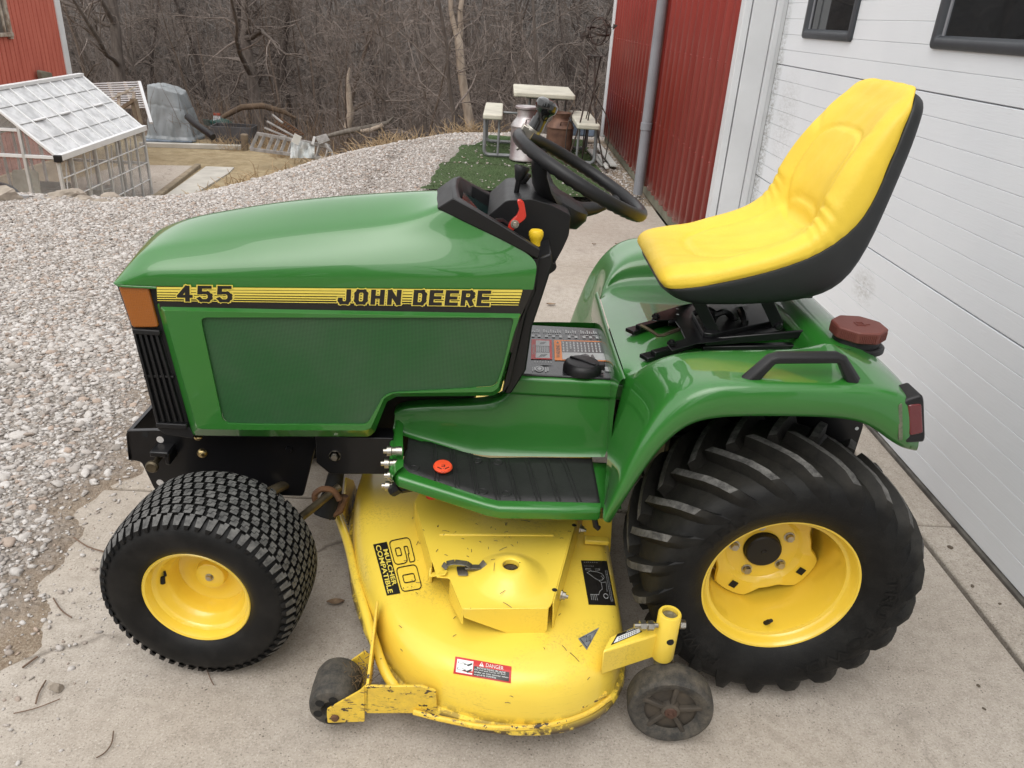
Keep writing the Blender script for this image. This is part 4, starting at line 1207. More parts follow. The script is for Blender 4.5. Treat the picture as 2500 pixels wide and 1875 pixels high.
# ------------------------------------------------------------------ rear body: fenders, seat well, rear deck
def rear_body():
    L0 = [(1494, 1279, .025), (1535, 1213, .0), (1585, 1138, .0), (1638, 1074, .0), (1690, 1040, .0), (1742, 1030, .0), (1800, 1027, .0), (1900, 1026, .0), (2060, 1029, .0), (2125, 1045, .0), (2175, 1086, .0), (2212, 1108, .0), (2243, 1112, .014)]
    L1 = [(1473, 1273, .004), (1514, 1196, -.004), (1560, 1108, -.004), (1604, 1052, -.004), (1650, 1008, -.004), (1700, 974, -.004), (1760, 944, -.002), (1900, 946, -.002), (2060, 950, -.002), (2125, 954, -.002), (2180, 962, -.002), (2215, 976, -.002), (2250, 990, .012)]
    L1b = [(1472, 1262, .02), (1504, 1182, .02), (1548, 1080, .02), (1590, 1010, .025), (1640, 960, .025), (1690, 935, .025), (1758, 926, .022), (1900, 930, .022), (2060, 934, .022), (2125, 939, .022), (2178, 950, .022), (2210, 963, .02), (2244, 976, .03)]
    L2 = [(1473, 1245, .06), (1490, 1170, .10), (1533, 1090, .09), (1575, 1016, .09), (1588, 950, .12), (1630, 905, .13), (1712, 880, .12), (1900, 880, .11), (2050, 882, .11), (2118, 889, .11), (2168, 905, .11), (2196, 925, .11), (2222, 948, .11)]
    L3 = [(1475, 1230, .10), (1479, 1150, .25), (1486, 1085, .29), (1507, 1000, .285), (1530, 917, .265), (1588, 868, .225), (1655, 843, .205), (1800, 838.5, .20), (2000, 838, .20), (2050, 842, .20), (2105, 858, .20), (2150, 880, .20), (2176, 900, .20)]
    rows = [[at(u, v, y=y) for u, v, y in L] for L in (L0, L1, L1b, L2, L3)]
    n = len(L0)
    mirror = lambda r: [Vector((p.x, 2 * YC - p.y, p.z)) for p in r]
    inner0 = [p + Vector((0.004, 0.03, 0.0)) for p in rows[0]]
    b = MB()
    b.grid([inner0] + rows)                       # near fender
    far = [mirror(r) for r in rows]
    b.grid([mirror(inner0)] + far)
    # well: wall bottom and floor
    fz = [0.690, 0.695, 0.705, 0.712, 0.716]
    L4 = []
    for i in range(4, 9):
        p = rows[4][i]
        zf = fz[i - 4]
        L4.append(Vector((p.x + 0.004, max(p.y + 0.02, 0.245), min(zf, p.z - 0.002 if i > 4 else p.z))))
    L4[0] = rows[4][4].copy()
    L3s = rows[4][4:9]
    L35 = [(a * 0.35 + c * 0.65) + Vector((0, -0.006, 0)) for a, c in zip(L3s, L4)]
    L35[0] = (L3s[0] + L4[0]) / 2
    mids = []
    for yy in (0.35, YC):
        mids.append([Vector((p.x if i else p.x - 0.004, yy, z)) for i, (p, z) in enumerate(zip(L4, [L4[0].z] + [q.z for q in L4[1:]]))])
    strip = [L3s, L35, L4, mids[0], mids[1]]
    strip = strip + [mirror(r) for r in strip[-2::-1]]
    b.grid(strip)
    # rear wall of the well + rear deck + back face
    colA = [strip[i][-1] for i in range(len(strip))]          # at the back of the floor
    ys_ = [p.y for p in colA]
    top = []
    for k, p in enumerate(colA):
        near = rows[4][8] if p.y <= YC else mirror(rows[4])[8]
        top.append(Vector((near.x + 0.025, p.y, 0.792)))
    top[0] = rows[4][9].copy(); top[-1] = mirror(rows[4])[9]
    ridge0 = [Vector((p.x + 0.02, p.y, 0.72 if 0 < k < len(colA) - 1 else p.z)) for k, p in enumerate(colA)]
    ridge0[0] = (colA[0] + top[0]) / 2; ridge0[-1] = (colA[-1] + top[-1]) / 2
    st = [colA, ridge0, top]
    for i in (10, 11, 12):
        a, c = rows[4][i], mirror(rows[4])[i]
        st.append([a] + [Vector((a.x, p.y, a.z)) for p in colA[1:-1]] + [c])
    b.grid(st)
    # back face going down from the last station
    cols = [r[-1] for r in rows[1:]] + [p for p in st[-1][1:-1]] + [r[-1] for r in far[:0:-1]]
    low1 = [Vector((p.x + 0.008, p.y, min(p.z, 0.690))) for p in cols]
    low2 = [Vector((p.x + 0.006, p.y, min(p.z, 0.664))) for p in cols]
    b.grid([cols, low1, low2])
    return b
fb = rear_body()
body = fb.build('rear_body', GREEN, TR, subd=2, smooth=180, merge=0.0004, solid=0.0)
body.modifiers['subd'].boundary_smooth = 'ALL'

# grab handle
b = MB()
def tri_bar(pts, w, y0, y1):
    pass
hp = [(1822, 933, .035), (1882, 876, .040), (1900, 872, .042), (2042, 871, .042), (2056, 877, .040), (2084, 931, .035)]
ctr = [at(u, v, y=y) for u, v, y in hp]
rows = []
for i, p in enumerate(ctr):
    d = (ctr[min(i + 1, 5)] - ctr[max(i - 1, 0)]).normalized()
    nn = Vector((-d.z, 0, d.x))
    w = 0.017 if i not in (0, 5) else 0.024
    h = 0.011
    rows.append([p - nn * w * 0.6 + Vector((0, -h, 0)), p + nn * w * 0.2 + Vector((0, -h, 0)), p + nn * w * 0.6 + Vector((0, 0, 0)), p + nn * w * 0.5 + Vector((0, h, 0)), p - nn * w * 0.6 + Vector((0, h, 0))])
b.grid(rows, cv=True); b.add(rows[0], [(0, 1, 2, 3, 4)]); b.add(rows[-1], [(4, 3, 2, 1, 0)])
b.build('grab_handle', BLACKP, TR, bevel=0.003, seg=2, smooth=50)
# filler neck and cap
fc = at(2095, 818, z=0.800); fc.y = 0.285; fc = Vector((0.158, 0.275, 0.785))
b = MB(); b.lathe([(0.062, -0.006), (0.062, 0.003), (0.056, 0.006), (0.050, 0.004), (0.048, 0.02), (0.0, 0.02)], fc, (0, 0, 1), 40); b.build('filler_neck', BLACKP, TR)
b = MB(); oct_ = [(0.060 * math.cos(R_(22.5 + 45 * k)), 0.060 * math.sin(R_(22.5 + 45 * k))) for k in range(8)]
z0, z1 = fc.z + 0.020, fc.z + 0.047
b.prism(fillet([(fc.x + x, fc.y + y, z0) for x, y in oct_], 0.004, 2), (0, 0, z1 - z0)); cap = b.build('filler_cap', BROWN_P, TR, bevel=0.003, seg=2)
b = MB()
for k in range(8):
    a = R_(45 * k); 
    for j in range(-4, 5):
        tx = Vector((-math.sin(a), math.cos(a), 0)); nx = Vector((math.cos(a), math.sin(a), 0))
        p = fc + nx * (0.060 * math.cos(R_(22.5)) + 0.0006) + tx * (j * 0.0042) + Vector((0, 0, 0.032)); b.box(p, (0.0016, 0.0018, 0.018), Matrix.Rotation(a, 3, 'Z'))
b.build('cap_ribs', BROWN_P, cap)
b = MB(); pz = z1 + 0.0006
for (x, y, w, h) in ((0, 0.009, 0.018, 0.002), (0, -0.009, 0.018, 0.002), (-0.009, 0, 0.002, 0.02), (0.009, 0, 0.002, 0.02), (0.016, -0.002, 0.012, 0.002), (0, 0, 0.01, 0.002)):
    b.box((fc.x + x, fc.y + y, pz), (w, h, 0.0016))
b.build('cap_emblem', BROWN_P, cap)
# tail lamp
b = MB()
tp = fillet(atl([(2202, 985), (2216, 975), (2252, 964), (2257, 976), (2260, 1068), (2256, 1080), (2212, 1082), (2203, 1074)], y=0.006), 0.006)
b.prism(tp, (0, 0.06, 0)); tl = b.build('tail_lamp', BLACKP, TR, bevel=0.004)
b = MB(); b.prism(fillet(atl([(2217, 990), (2251, 986), (2255, 1058), (2221, 1065)], y=0.0035), 0.006), (0, 0.055, 0)); b.build('lamp_lens', REDL, tl, bevel=0.003, seg=3)
b = MB(); b.prism(fillet(atl([(2194, 990), (2203, 985), (2204, 1074), (2194, 1076)], y=0.0005), 0.003), (0, 0.01, 0)); b.build('lamp_gasket', mat('old_gasket', (0.16, 0.15, 0.11), 0.8, col2=(0.05, 0.10, 0.045), vscale=70), tl)
# dark frame plate behind the tyre
b = MB(); b.prism(atl([(1690, 1010), (2110, 1010), (2106, 1045), (2085, 1110), (1800, 1110)], y=0.30), (0, 0.02, 0)); pf = b.build('rear_plate', BLACKS, TR)
hole((2013, 1038), 0.30, 0.006, 'plate_hole', INK_W, pf); hole((2092, 1046), 0.30, 0.0045, 'plate_hole', INK_W, pf)
b = MB(); b.tube([(0, 0.13, 0.32), (0, 2 * YC - 0.13, 0.32)], 0.045, 16); b.box((-0.05, YC, 0.36), (0.30, 0.36, 0.24)); b.build('transaxle', BLACKS, TR, bevel=0.01)
b = MB(); b.box((-0.05, YC, 0.58), (0.50, 0.40, 0.16)); b.build('chassis', DARKV, TR)

# ------------------------------------------------------------------ tunnel, console, footrest
ZC = 0.632
def tunnel():
    # x stations along the tunnel, section rows from console edge to the footrest
    top = [(845, 1075, .345), (862, 1010, .36), (870, 995, .36), (985, 987, .37), (1205, 975, .37), (1235, 962, .37), (1262, 920, .368), (1280, 913, .366), (1380, 915, .366), (1500, 918, .366), (1512, 921, .366)]
    r1 = [(948, 1060, .28), (958, 1015, .30), (975, 1003, .31), (1030, 1000, .33), (1150, 1000, .34), (1215, 1000, .345), (1262, 990, .345), (1300, 985, .345), (1400, 985, .345), (1490, 990, .345), (1505, 995, .345)]
    return top, r1
b = MB()
# upper wall grid from pixel rows (front -> rear), y given per row
A = [(962, 1006, .355), (978, 992, .360), (1060, 988, .362), (1150, 986, .364), (1215, 978, .366), (1240, 955, .368), (1262, 924, .370), (1290, 916, .372), (1360, 916, .372), (1440, 917, .372), (1511, 919, .372)]
A2 = [(965, 1010, .352), (985, 998, .354), (1060, 994, .356), (1150, 993, .358), (1215, 990, .359), (1240, 972, .360), (1264, 934, .361), (1292, 925, .362), (1360, 925, .362), (1440, 926, .362), (1511, 928, .362)]
Bq = [(962, 1040, .347), (985, 1035, .348), (1060, 1040, .349), (1150, 1045, .350), (1215, 1045, .350), (1240, 1040, .350), (1265, 1030, .350), (1295, 1025, .350), (1360, 1025, .350), (1440, 1025, .350), (1496, 1030, .350)]
Cq = [(957, 1052, .335), (985, 1060, .345), (1060, 1075, .346), (1150, 1090, .346), (1180, 1095, .346), (1215, 1096, .346), (1265, 1096, .346), (1295, 1097, .346), (1360, 1097, .346), (1440, 1098, .346), (1482, 1098, .346)]
Dq = [(966, 1056, .320), (988, 1066, .330), (1060, 1086, .333), (1150, 1108, .333), (1185, 1112, .333), (1215, 1113, .333), (1265, 1114, .333), (1295, 1114, .333), (1360, 1115, .333), (1440, 1116, .333), (1476, 1116, .333)]
gr_ = [[at(u, v, y=y) for u, v, y in L] for L in (A, A2, Bq, Cq, Dq)]
first = [p + Vector((0, 0.03, 0.0)) for p in gr_[0]]
b.grid([first] + gr_)
b.build('tunnel_side', GREENF, TR, subd=2, smooth=180)
# console plate (thin label film on a green top)
b = MB(); k0 = [at(1283, 912, z=ZC), at(1503, 916, z=ZC), at(1478, 802, z=ZC), at(1293, 796, z=ZC)]
cx0, cx1 = -0.600, k0[1].x
cy0, cy1 = k0[0].y, k0[2].y
b.box(((cx0 + cx1) / 2, (cy0 + cy1) / 2, ZC - 0.004), (cx1 - cx0, cy1 - cy0, 0.006)); cons = b.build('console_plate', PLATE, TR, bevel=0.002)
b = MB(); b.box(((cx0 + cx1) / 2 + 0.01, (cy0 + cy1) / 2, ZC - 0.032), (cx1 - cx0 + 0.04, cy1 - cy0 + 0.016, 0.05)); b.build('console_base', GREENF, TR, bevel=0.01, seg=3)
# far tunnel side, seat front riser
b = MB(); b.box(((cx0 + cx1) / 2, YC, 0.52), (cx1 - cx0, 0.30, 0.18)); b.build('tunnel_core', DARKV, TR)
b = MB()
fl = rows_f = [at(1530, 918, y=.266)]
p0 = at(1530, 917, y=.265)
b.grid([[Vector((p0.x - 0.005, 0.25, p0.z)), Vector((p0.x - 0.009, YC, p0.z)), Vector((p0.x - 0.005, 2 * YC - 0.25, p0.z))],
        [Vector((p0.x - 0.016, 0.26, p0.z - 0.008)), Vector((p0.x - 0.02, YC, p0.z - 0.008)), Vector((p0.x - 0.016, 2 * YC - 0.26, p0.z - 0.008))],
        [Vector((p0.x - 0.020, 0.27, 0.62)), Vector((p0.x - 0.024, YC, 0.62)), Vector((p0.x - 0.020, 2 * YC - 0.27, 0.62))],
        [Vector((p0.x - 0.010, 0.28, 0.44)), Vector((p0.x - 0.01, YC, 0.44)), Vector((p0.x - 0.01, 2 * YC - 0.28, 0.44))]])
b.build('seat_riser', GREEN, TR, subd=2, smooth=180)
b = MB(); b.add([Vector((p.x, 2 * YC - p.y, p.z)) for p in gr_[0]] + [Vector((p.x, 2 * YC - p.y, p.z)) for p in gr_[-1]], [(i, i + 1, i + 12, i + 11) for i in range(10)]); b.build('tunnel_side', GREENF, TR)

# footrest: outer rim, recess with ribbed mat.  rim/mat edges traced at their own heights
def fz_(x):                                    # height of the footrest: level at the back, rising in front
    return float(np.interp(x, [-0.90, -0.645, -0.3], [0.468, 0.421, 0.420]))
def on_foot(u, v, dz=0.0):
    z = 0.42
    for _ in range(8):
        p = at(u, v, z=z + dz); z = fz_(p.x)
    return p
rim_o = [(950, 1062), (952, 1160), (975, 1178), (1190, 1250), (1230, 1257), (1455, 1258), (1462, 1250), (1468, 1228)]
mat_o = [(981, 1056), (985, 1136), (1000, 1152), (1185, 1213), (1215, 1220), (1456, 1225), (1464, 1222), (1470, 1190), (1478, 1115)]
mat_i = [(1478, 1115), (1300, 1112), (1185, 1112), (1060, 1078), (990, 1052)]
pm = [on_foot(*q) for q in mat_o]; pi_ = [on_foot(*q) for q in mat_i[1:]]
mat_poly = fillet(pm + pi_, [0.012, 0.02, 0.015, 0.03, 0.02, 0.012, 0.006, 0.004, 0.004, 0.0, 0.03, 0.0, 0.01], 4)
def resample_x(poly, xs):
    out = []
    for x in xs:
        for a_, c_2 in zip(poly[:-1], poly[1:]):
            if (a_.x - x) * (c_2.x - x) <= 0 and abs(a_.x - c_2.x) > 1e-6:
                t_ = (x - a_.x) / (c_2.x - a_.x); out.append(a_.lerp(c_2, t_)); break
        else: out.append(min(poly, key=lambda p: abs(p.x - x)).copy())
    return out
eo_ = [on_foot(*q) for q in [(985, 1136), (1000, 1152), (1185, 1213), (1215, 1220), (1340, 1223), (1458, 1225), (1466, 1222)]]
ei_ = [on_foot(*q) for q in [(981, 1056), (990, 1052), (1060, 1078), (1150, 1104), (1185, 1112), (1300, 1112), (1478, 1115)]]
xa_, xb_ = -0.868, -0.374
xs_ = [xa_ + (xb_ - xa_) * i / 24 for i in range(25)]
ro_, ri_ = resample_x(eo_, xs_), resample_x(ei_, xs_)
rows = []
for j in range(7):
    rows.append([Vector((o_.x, o_.y + (i_.y - o_.y) * j / 6, fz_(o_.x) - 0.005)) for o_, i_ in zip(ro_, ri_)])
b = MB(); b.grid(rows); matp = b.build('foot_mat', RUBM, TR, solid=0.004, smooth=50)
# rim: loft from mat edge outwards, down the outer face
edge_in = [on_foot(*q) for q in [(981, 1056), (985, 1136), (1000, 1152), (1185, 1213), (1215, 1220), (1340, 1223), (1462, 1226), (1468, 1226)]]
edge_lo = [p + Vector((0, 0, -0.007)) for p in edge_in]
edge_o = [on_foot(*q) for q in [(955, 1056), (955, 1142), (972, 1162), (1185, 1228), (1218, 1236), (1340, 1239), (1458, 1240), (1466, 1238)]]
edge_o2 = [p + Vector((-0.004 if i < 2 else 0, -0.006 if i > 1 else -0.001, -0.008)) for i, p in enumerate(edge_o)]
yo = [p.y for p in edge_o2]
bot = [(951, 1062), (953, 1168), (972, 1190), (1190, 1262), (1222, 1268), (1340, 1270), (1456, 1272), (1463, 1268)]
edge_b = [at(u, v, y=yo[i] + 0.002) for i, (u, v) in enumerate(bot)]
edge_b[0] = edge_o2[0] + Vector((0, 0, -0.035)); 
edge_u = [p + Vector((0.006 if i < 2 else 0, 0.02 if i > 1 else 0, 0.003)) for i, p in enumerate(edge_b)]
b = MB(); b.grid([edge_lo, edge_in, edge_o, edge_o2, edge_b, edge_u])
b.build('footrest_rim', GREENF, TR, smooth=60, bevel=0.004, seg=3, fix=True)
b = MB(); b.grid([[p + Vector((0, 0, -0.012)) for p in r] + [r[-1] + Vector((0.05, 0.0, -0.012))] for r in rows]); b.build('footrest_pan', GREENF, TR, solid=0.004)
# front wall between rim and tunnel
b = MB(); wpts = atl([(950, 1062), (952, 1170), (962, 1182), (968, 1180), (984, 1140), (981, 1060), (990, 1050), (968, 1012), (960, 1010)], y=0.30)
fa = [at(953, 1160, y=0.14), at(953, 1090, y=0.25), at(955, 1060, y=0.315), at(962, 1012, y=0.352)]
fb_ = [at(985, 1138, y=0.17), at(984, 1090, y=0.26), at(983, 1058, y=0.325), at(985, 1035, y=0.348)]
fl_ = [p + Vector((0.004, 0, -0.05)) for p in fa]
b.grid([fl_, fa, fb_]); b.build('footrest_nose', GREENF, TR, subd=1, smooth=180)
# ribs and pads of the mat
for (u0, v0, u1, v1) in ((1055, 1082, 1062, 1170), (1100, 1095, 1112, 1186), (1145, 1105, 1160, 1202), (1190, 1116, 1212, 1216), (1232, 1118, 1262, 1218), (1282, 1118, 1312, 1219), (1330, 1118, 1360, 1220), (1372, 1118, 1410, 1221)):
    for du in (0, 9):
        b = MB(); a_, c_2 = on_foot(u0 + du, v0, 0), on_foot(u1 + du, v1, 0); a_ = a_ + Vector((0, 0, -0.0035)); c_2 = c_2 + Vector((0, 0, -0.0035))
        b.bar(a_, c_2, 0.003, 0.003); b.build('mat_rib', RUBM, matp, bevel=0.001)
for (u, v) in ((1010, 1138), (1178, 1195), (1236, 1200), (1165, 1120), (1215, 1124)):
    p = on_foot(u, v) + Vector((0, 0, -0.0045)); b = MB(); b.lathe([(0.013, 0.0), (0.012, 0.0015), (0.009, 0.0015), (0.008, 0.0), (0.0, 0.0005)], p, (0, 0, 1), 20); b.build('mat_stud', RUBM, matp)
p = on_foot(1081, 1146) + Vector((0, 0, 0.008)); b = MB(); b.lathe([(0.010, -0.02), (0.011, -0.006), (0.021, -0.004), (0.0225, 0.0), (0.020, 0.004), (0.0, 0.007)], p, Vector((0.05, -0.12, 1)), 28); but = b.build('pedal_button', ORANGE_R, TR)
tg = Target([but]); sk = Sticker(tg, [(1063, 1132), (1101, 1132), (1101, 1162), (1063, 1162)], 0.0006)
for pts in ([(.15, .75), (.4, .60), (.44, .36), (.39, .34), (.35, .55), (.12, .68)], [(.85, .75), (.6, .60), (.56, .36), (.61, .34), (.65, .55), (.88, .68)], [(.47, .62), (.53, .62), (.53, .28), (.47, .28)], [(.38, .9), (.62, .9), (.62, .72), (.38, .72), (.38, .77), (.56, .77), (.56, .85), (.38, .85)]):
    sk.poly(pts, 0)
sk.build('button_emblem', [INK_B], but)
# hydraulic couplers and hose behind the front of the footrest
for i, (u, v) in enumerate(((940, 1101), (934, 1131), (942, 1160), (936, 1186))):
    p = at(u + 9, v, y=0.20); b = MB(); b.lathe([(0.0, -0.012), (0.006, -0.012), (0.006, -0.004), (0.0115, -0.004), (0.0115, 0.006), (0.009, 0.008), (0.009, 0.016), (0.0105, 0.016), (0.0105, 0.03)], p, (1, 0.1, 0.0), 16); b.build('hydraulic_coupler', STEEL, TR)
b = MB(); p = at(968, 1193, y=0.19); b.lathe([(0, -0.016), (0.012, -0.016), (0.015, -0.01), (0.015, 0.012), (0.010, 0.014), (0.008, 0.03)], p, (0.6, -0.1, 0.5), 8); b.tube([p + Vector((0.01, 0, 0)), p + Vector((0.06, 0.02, 0.0)), p + Vector((0.12, 0.05, 0.02))], 0.011, 8); b.build('hose_fitting', BLACKP, TR)
b = MB(); p = at(1054, 1212, y=0.20); b.lathe([(0.014, 0), (0.014, 0.02)], p, (0, 0, 1), 16); b.lathe([(0, 0.02), (0.014, 0.02)], p, (0, 0, 1), 16); b.build('red_grommet', RED_P, TR)
b = MB(); b.tube([at(1450, 1260, y=0.16), at(1455, 1285, y=0.15), at(1462, 1290, y=0.15)], 0.007, 8); b.build('drain_tube', BLACKP, TR)
# console prints
q = [(1293, 799), (1477, 805), (1502, 914), (1289, 910)]
sk = Sticker(Plane(z=ZC), q, 0.0006)
W_, O_, Rr, Bk = 0, 1, 2, 3
sk.rect(.315, .285, .965, .735, O_, n=1, k=1)
sk.rect(.405, .305, .925, .715, Bk, 0.0003, 1, 1)
sk.rect(.405, .305, .925, .46, W_, 0.0005, 1, 1)
sk.text('WARNING', .335, .34, .385, .63, Bk, 0.0006, turn=-1)
sk.poly([(.345, .66), (.375, .66), (.36, .71)], Bk, 0.0006)
for k in range(11):
    u = .42 + k * .045; L = .70 if k % 3 else .71
    v0 = .48 + (0.0 if k != 2 else .06)
    for j in range(4):
        sk.rect(u, v0 + j * (L - v0) / 4, u + .017, v0 + (j + .78) * (L - v0) / 4, W_, 0.0006, 1, 1)
sk.rect(.03, .30, .285, .735, Rr, n=1, k=1); sk.rect(.085, .325, .255, .71, Bk, 0.0003, 1, 1)
sk.rect(.085, .59, .255, .71, W_, 0.0005, 1, 1); sk.rect(.085, .325, .255, .44, W_, 0.0005, 1, 1)
sk.text('DANGER', .045, .40, .075, .62, W_, 0.0006, turn=-1)
for k in range(7):
    u = .095 + k * .0225; sk.rect(u, .455, u + .010, .575, W_, 0.0006, 1, 1)
for (u0, u1) in ((.0, .15), (.17, .43), (.46, .63), (.655, .90)):
    sk.rect(u1 + .012, .76, u1 + .015, .975, W_, n=1, k=1)
    nn_ = int((u1 - u0) / .03)
    for k in range(nn_):
        u = u0 + .012 + k * (u1 - u0 - .02) / nn_
        sk.rect(u, .89, u + .014, .965 - (k % 3) * .02, W_, n=1, k=1)
        if k % 3 == 1: sk.rect(u - .008, .79, u + .03, .835, W_, n=1, k=1)
        if k % 4 == 2: sk.rect(u - .02, .845, u + .045, .858, W_, n=1, k=1)
for k in range(7): sk.rect(.075 + k * .032, .225, .079 + k * .032, .26 if k % 2 else .275, W_, n=1, k=1)
sk.poly([(.10, .185), (.20, .165), (.30, .185), (.20, .205)], Bk, 0.0006)
cxs, cys = .13, .09
sk.poly([(cxs + .052 * math.cos(R_(20 * k)), cys + .065 * math.sin(R_(20 * k))) for k in range(18)], W_)
sk.poly([(cxs + .040 * math.cos(R_(20 * k)), cys + .050 * math.sin(R_(20 * k))) for k in range(18)], Bk, 0.0003)
sk.poly([(cxs + .022 * math.cos(R_(20 * k)), cys + .03 * math.sin(R_(20 * k))) for k in range(18)], W_, 0.0005)
for (u, v, w, h) in ((.20, .02, .012, .11), (.225, .04, .01, .09), (.05, .03, .008, .09), (.07, .05, .008, .08), (.80, .19, .035, .05), (.85, .19, .02, .05), (.80, .03, .03, .07), (.845, .03, .025, .07), (.895, .06, .04, .10), (.87, .13, .012, .05)):
    sk.rect(u, v, u + w, v + h, W_, n=1, k=1)
for (pts) in ([(.62, .35), (.70, .33), (.74, .40), (.69, .44), (.63, .41)], [(.76, .32), (.80, .35), (.78, .43), (.75, .40)], [(.13, .62), (.19, .64), (.22, .68), (.14, .67)], [(.12, .35), (.20, .36), (.23, .41), (.15, .40)]):
    sk.poly(pts, Bk, 0.0008)
sk.build('console_label', [INK_WD, INK_O, INK_R, PLATE], cons)
# round knob on the console
p = at(1422, 893, z=ZC + 0.012); b = MB()
b.lathe([(0.047, -0.012), (0.047, -0.002), (0.044, 0.007), (0.038, 0.012), (0.0, 0.013)], p, (0, 0, 1), 40); kn = b.build('height_dial', BLACKP, TR, bevel=0.0015)
b = MB(); b.box(p + Vector((0.0, 0.0, 0.0140)), (0.072, 0.006, 0.005), Matrix.Rotation(R_(-35), 3, 'Z')); b.box(p + Vector((0.045, -0.004, 0.004)), (0.016, 0.02, 0.016)); b.build('dial_pointer', BLACKP, kn, bevel=0.002)

# ------------------------------------------------------------------ dash, steering column
JJ = [(1313, 631, .276), (1222, 583, .292), (1132, 540, .310), (1068, 508, .327), (1066, 484, .395), (1067, 462, .470)]
EE = [(1318, 609, .272), (1222, 549, .288), (1156, 510, .302), (1106, 484, .316), (1103, 457, .392), (1107, 434, .470), (1120, 430, .580), (1150, 446, .690), (1190, 467, .700), (1232, 489, .705), (1292, 522, .710)]
II = [(1314, 604, .302), (1226, 546, .316), (1160, 506, .330), (1124, 482, .345), (1118, 456, .400), (1121, 442, .470), (1128, 438, .560), (1154, 456, .668), (1192, 475, .680), (1232, 496, .685), (1288, 528, .690)]
E_ = [at(u, v, y=y) for u, v, y in EE]; I_ = [at(u, v, y=y) for u, v, y in II]
J_ = [at(u, v, y=y) for u, v, y in JJ] + [p + Vector((-0.03 if k < 2 else -0.01, 0.035, -0.035)) for k, p in enumerate(E_[6:])]
EI = [(a_ * 0.5 + c_2 * 0.5) + Vector((0, 0, 0.0025)) for a_, c_2 in zip(E_, I_)]
D_ = [p + Vector((0.006, 0.004 if k < 5 else -0.004, -0.050)) for k, p in enumerate(I_)]
J0 = [p + Vector((0.0, 0.02 if k < 4 else 0, -0.012)) for k, p in enumerate(J_)]
b = MB(); b.grid([J0, J_, E_, EI, I_, D_]); cw = b.build('dash_cowl', BLACKP, TR, smooth=35, bevel=0.002, seg=2)
low = lambda p, dz, dy: p + Vector((0, dy, -dz))
b = MB(); b.grid([[low(I_[3], .030, .002), low(I_[2], .030, .002), low(I_[1], .030, .002)], [low(I_[6], .030, 0) + Vector((0.004, 0, 0)), (low(I_[2], .03, 0) + low(I_[8], .03, 0)) / 2, (low(I_[1], .03, 0) + low(I_[9], .03, 0)) / 2], [low(I_[7], .030, -.002), low(I_[8], .030, -.002), low(I_[9], .030, -.002)]]); ip = b.build('instrument_panel', GAUGE, cw, smooth=0, solid=0.003)
b = MB(); b.grid([[low(I_[3], .048, 0), low(I_[1], .048, 0), low(I_[0], .05, 0)], [low(I_[7], .048, 0), low(I_[9], .048, 0), low(I_[10], .05, 0)]]); b.build('dash_floor', DARKV, cw)
b = MB(); 
for (u, v) in ((1172, 497),): b.box((I_[2] + I_[8]) / 2 + Vector((0.0, -0.03, -0.028)), (0.014, 0.03, 0.004), Matrix.Rotation(R_(26), 3, 'Y')); b.build('gauge_mark', INK_WD, ip)
# column cover
colp = fillet(atl([(1186, 532), (1236, 489), (1300, 486), (1345, 500), (1394, 526), (1389, 575), (1374, 608), (1352, 648), (1333, 680), (1300, 640), (1250, 590)], y=0.42), 0.008, 3)
b = MB(); b.prism(colp, (0, 0.26, 0)); b.build('column_cover', BLACKP, TR, bevel=0.006, seg=3)
ped = atl([(1302, 636), (1346, 618), (1350, 645), (1326, 720), (1299, 800), (1284, 905), (1248, 962), (1232, 962), (1262, 850), (1283, 757), (1305, 706)], y=0.30)
b = MB(); b.prism(ped, (0, 0.16, 0)); b.build('pedestal', BLACKP, TR, bevel=0.004, seg=2)
b = MB(); b.prism(fillet(atl([(1302, 632), (1316, 632), (1306, 712), (1282, 770), (1245, 935), (1230, 958), (1226, 958), (1240, 900), (1263, 800), (1280, 757)], y=0.284), 0.003), (0, 0.02, 0)); b.build('pedestal_edge', BLACKS, TR, bevel=0.002)
b = MB(); b.prism(fillet(atl([(1336, 655), (1352, 640), (1360, 650), (1356, 660), (1330, 678)], y=0.40), 0.006), (0, 0.04, 0)); b.build('key_lever', BLACKP, TR, bevel=0.005)
# levers and knobs
b = MB(); lv = fillet(atl([(1262, 490), (1272, 489), (1280, 497), (1285, 528), (1281, 536), (1260, 552), (1253, 565), (1239, 556), (1246, 543), (1262, 528), (1268, 513)], y=0.315), 0.004, 3)
b.prism(lv, (0, 0.016, 0)); rl = b.build('throttle_lever', RED_P, TR, bevel=0.003, seg=2)
b = MB(); p = at(1257, 547, y=0.314); b.lathe([(0, -0.007), (0.005, -0.007), (0.006, -0.005), (0.006, 0.0)], p, (0, 1, 0), 6); b.lathe([(0.006, -0.002), (0.009, -0.002), (0.009, 0.001)], p, (0, 1, 0), 16); b.build('lever_bolt', STEEL, rl)
b = MB(); b.tube([at(1208, 541, y=.32), at(1225, 540, y=.335), at(1242, 553, y=.335), at(1250, 562, y=.32)], 0.007, 8); b.build('lever_collar', BLACKS, TR)
p = at(1308, 586, y=0.33); b = MB(); rows = []
for (r, d) in ((0.0105, -0.012), (0.0105, -0.004), (0.0135, 0.004), (0.0150, 0.010), (0.0150, 0.018), (0.0128, 0.022), (0.0, 0.023)):
    rows.append([p + Vector((math.cos(2 * math.pi * k / 36) * r * (1 + (0.06 * (k % 3 == 0) if 0.0133 < r else 0)), math.sin(2 * math.pi * k / 36) * r, d)) for k in range(36)])
b.grid(rows, cv=True); b.build('pto_knob', YEL_P, TR)
b = MB(); q0, q1 = at(1258, 486, y=0.50), at(1266, 437, y=0.50); b.tube([q0, q1], 0.0062, 10); lev = b.build('control_lever', BLACKS, TR)
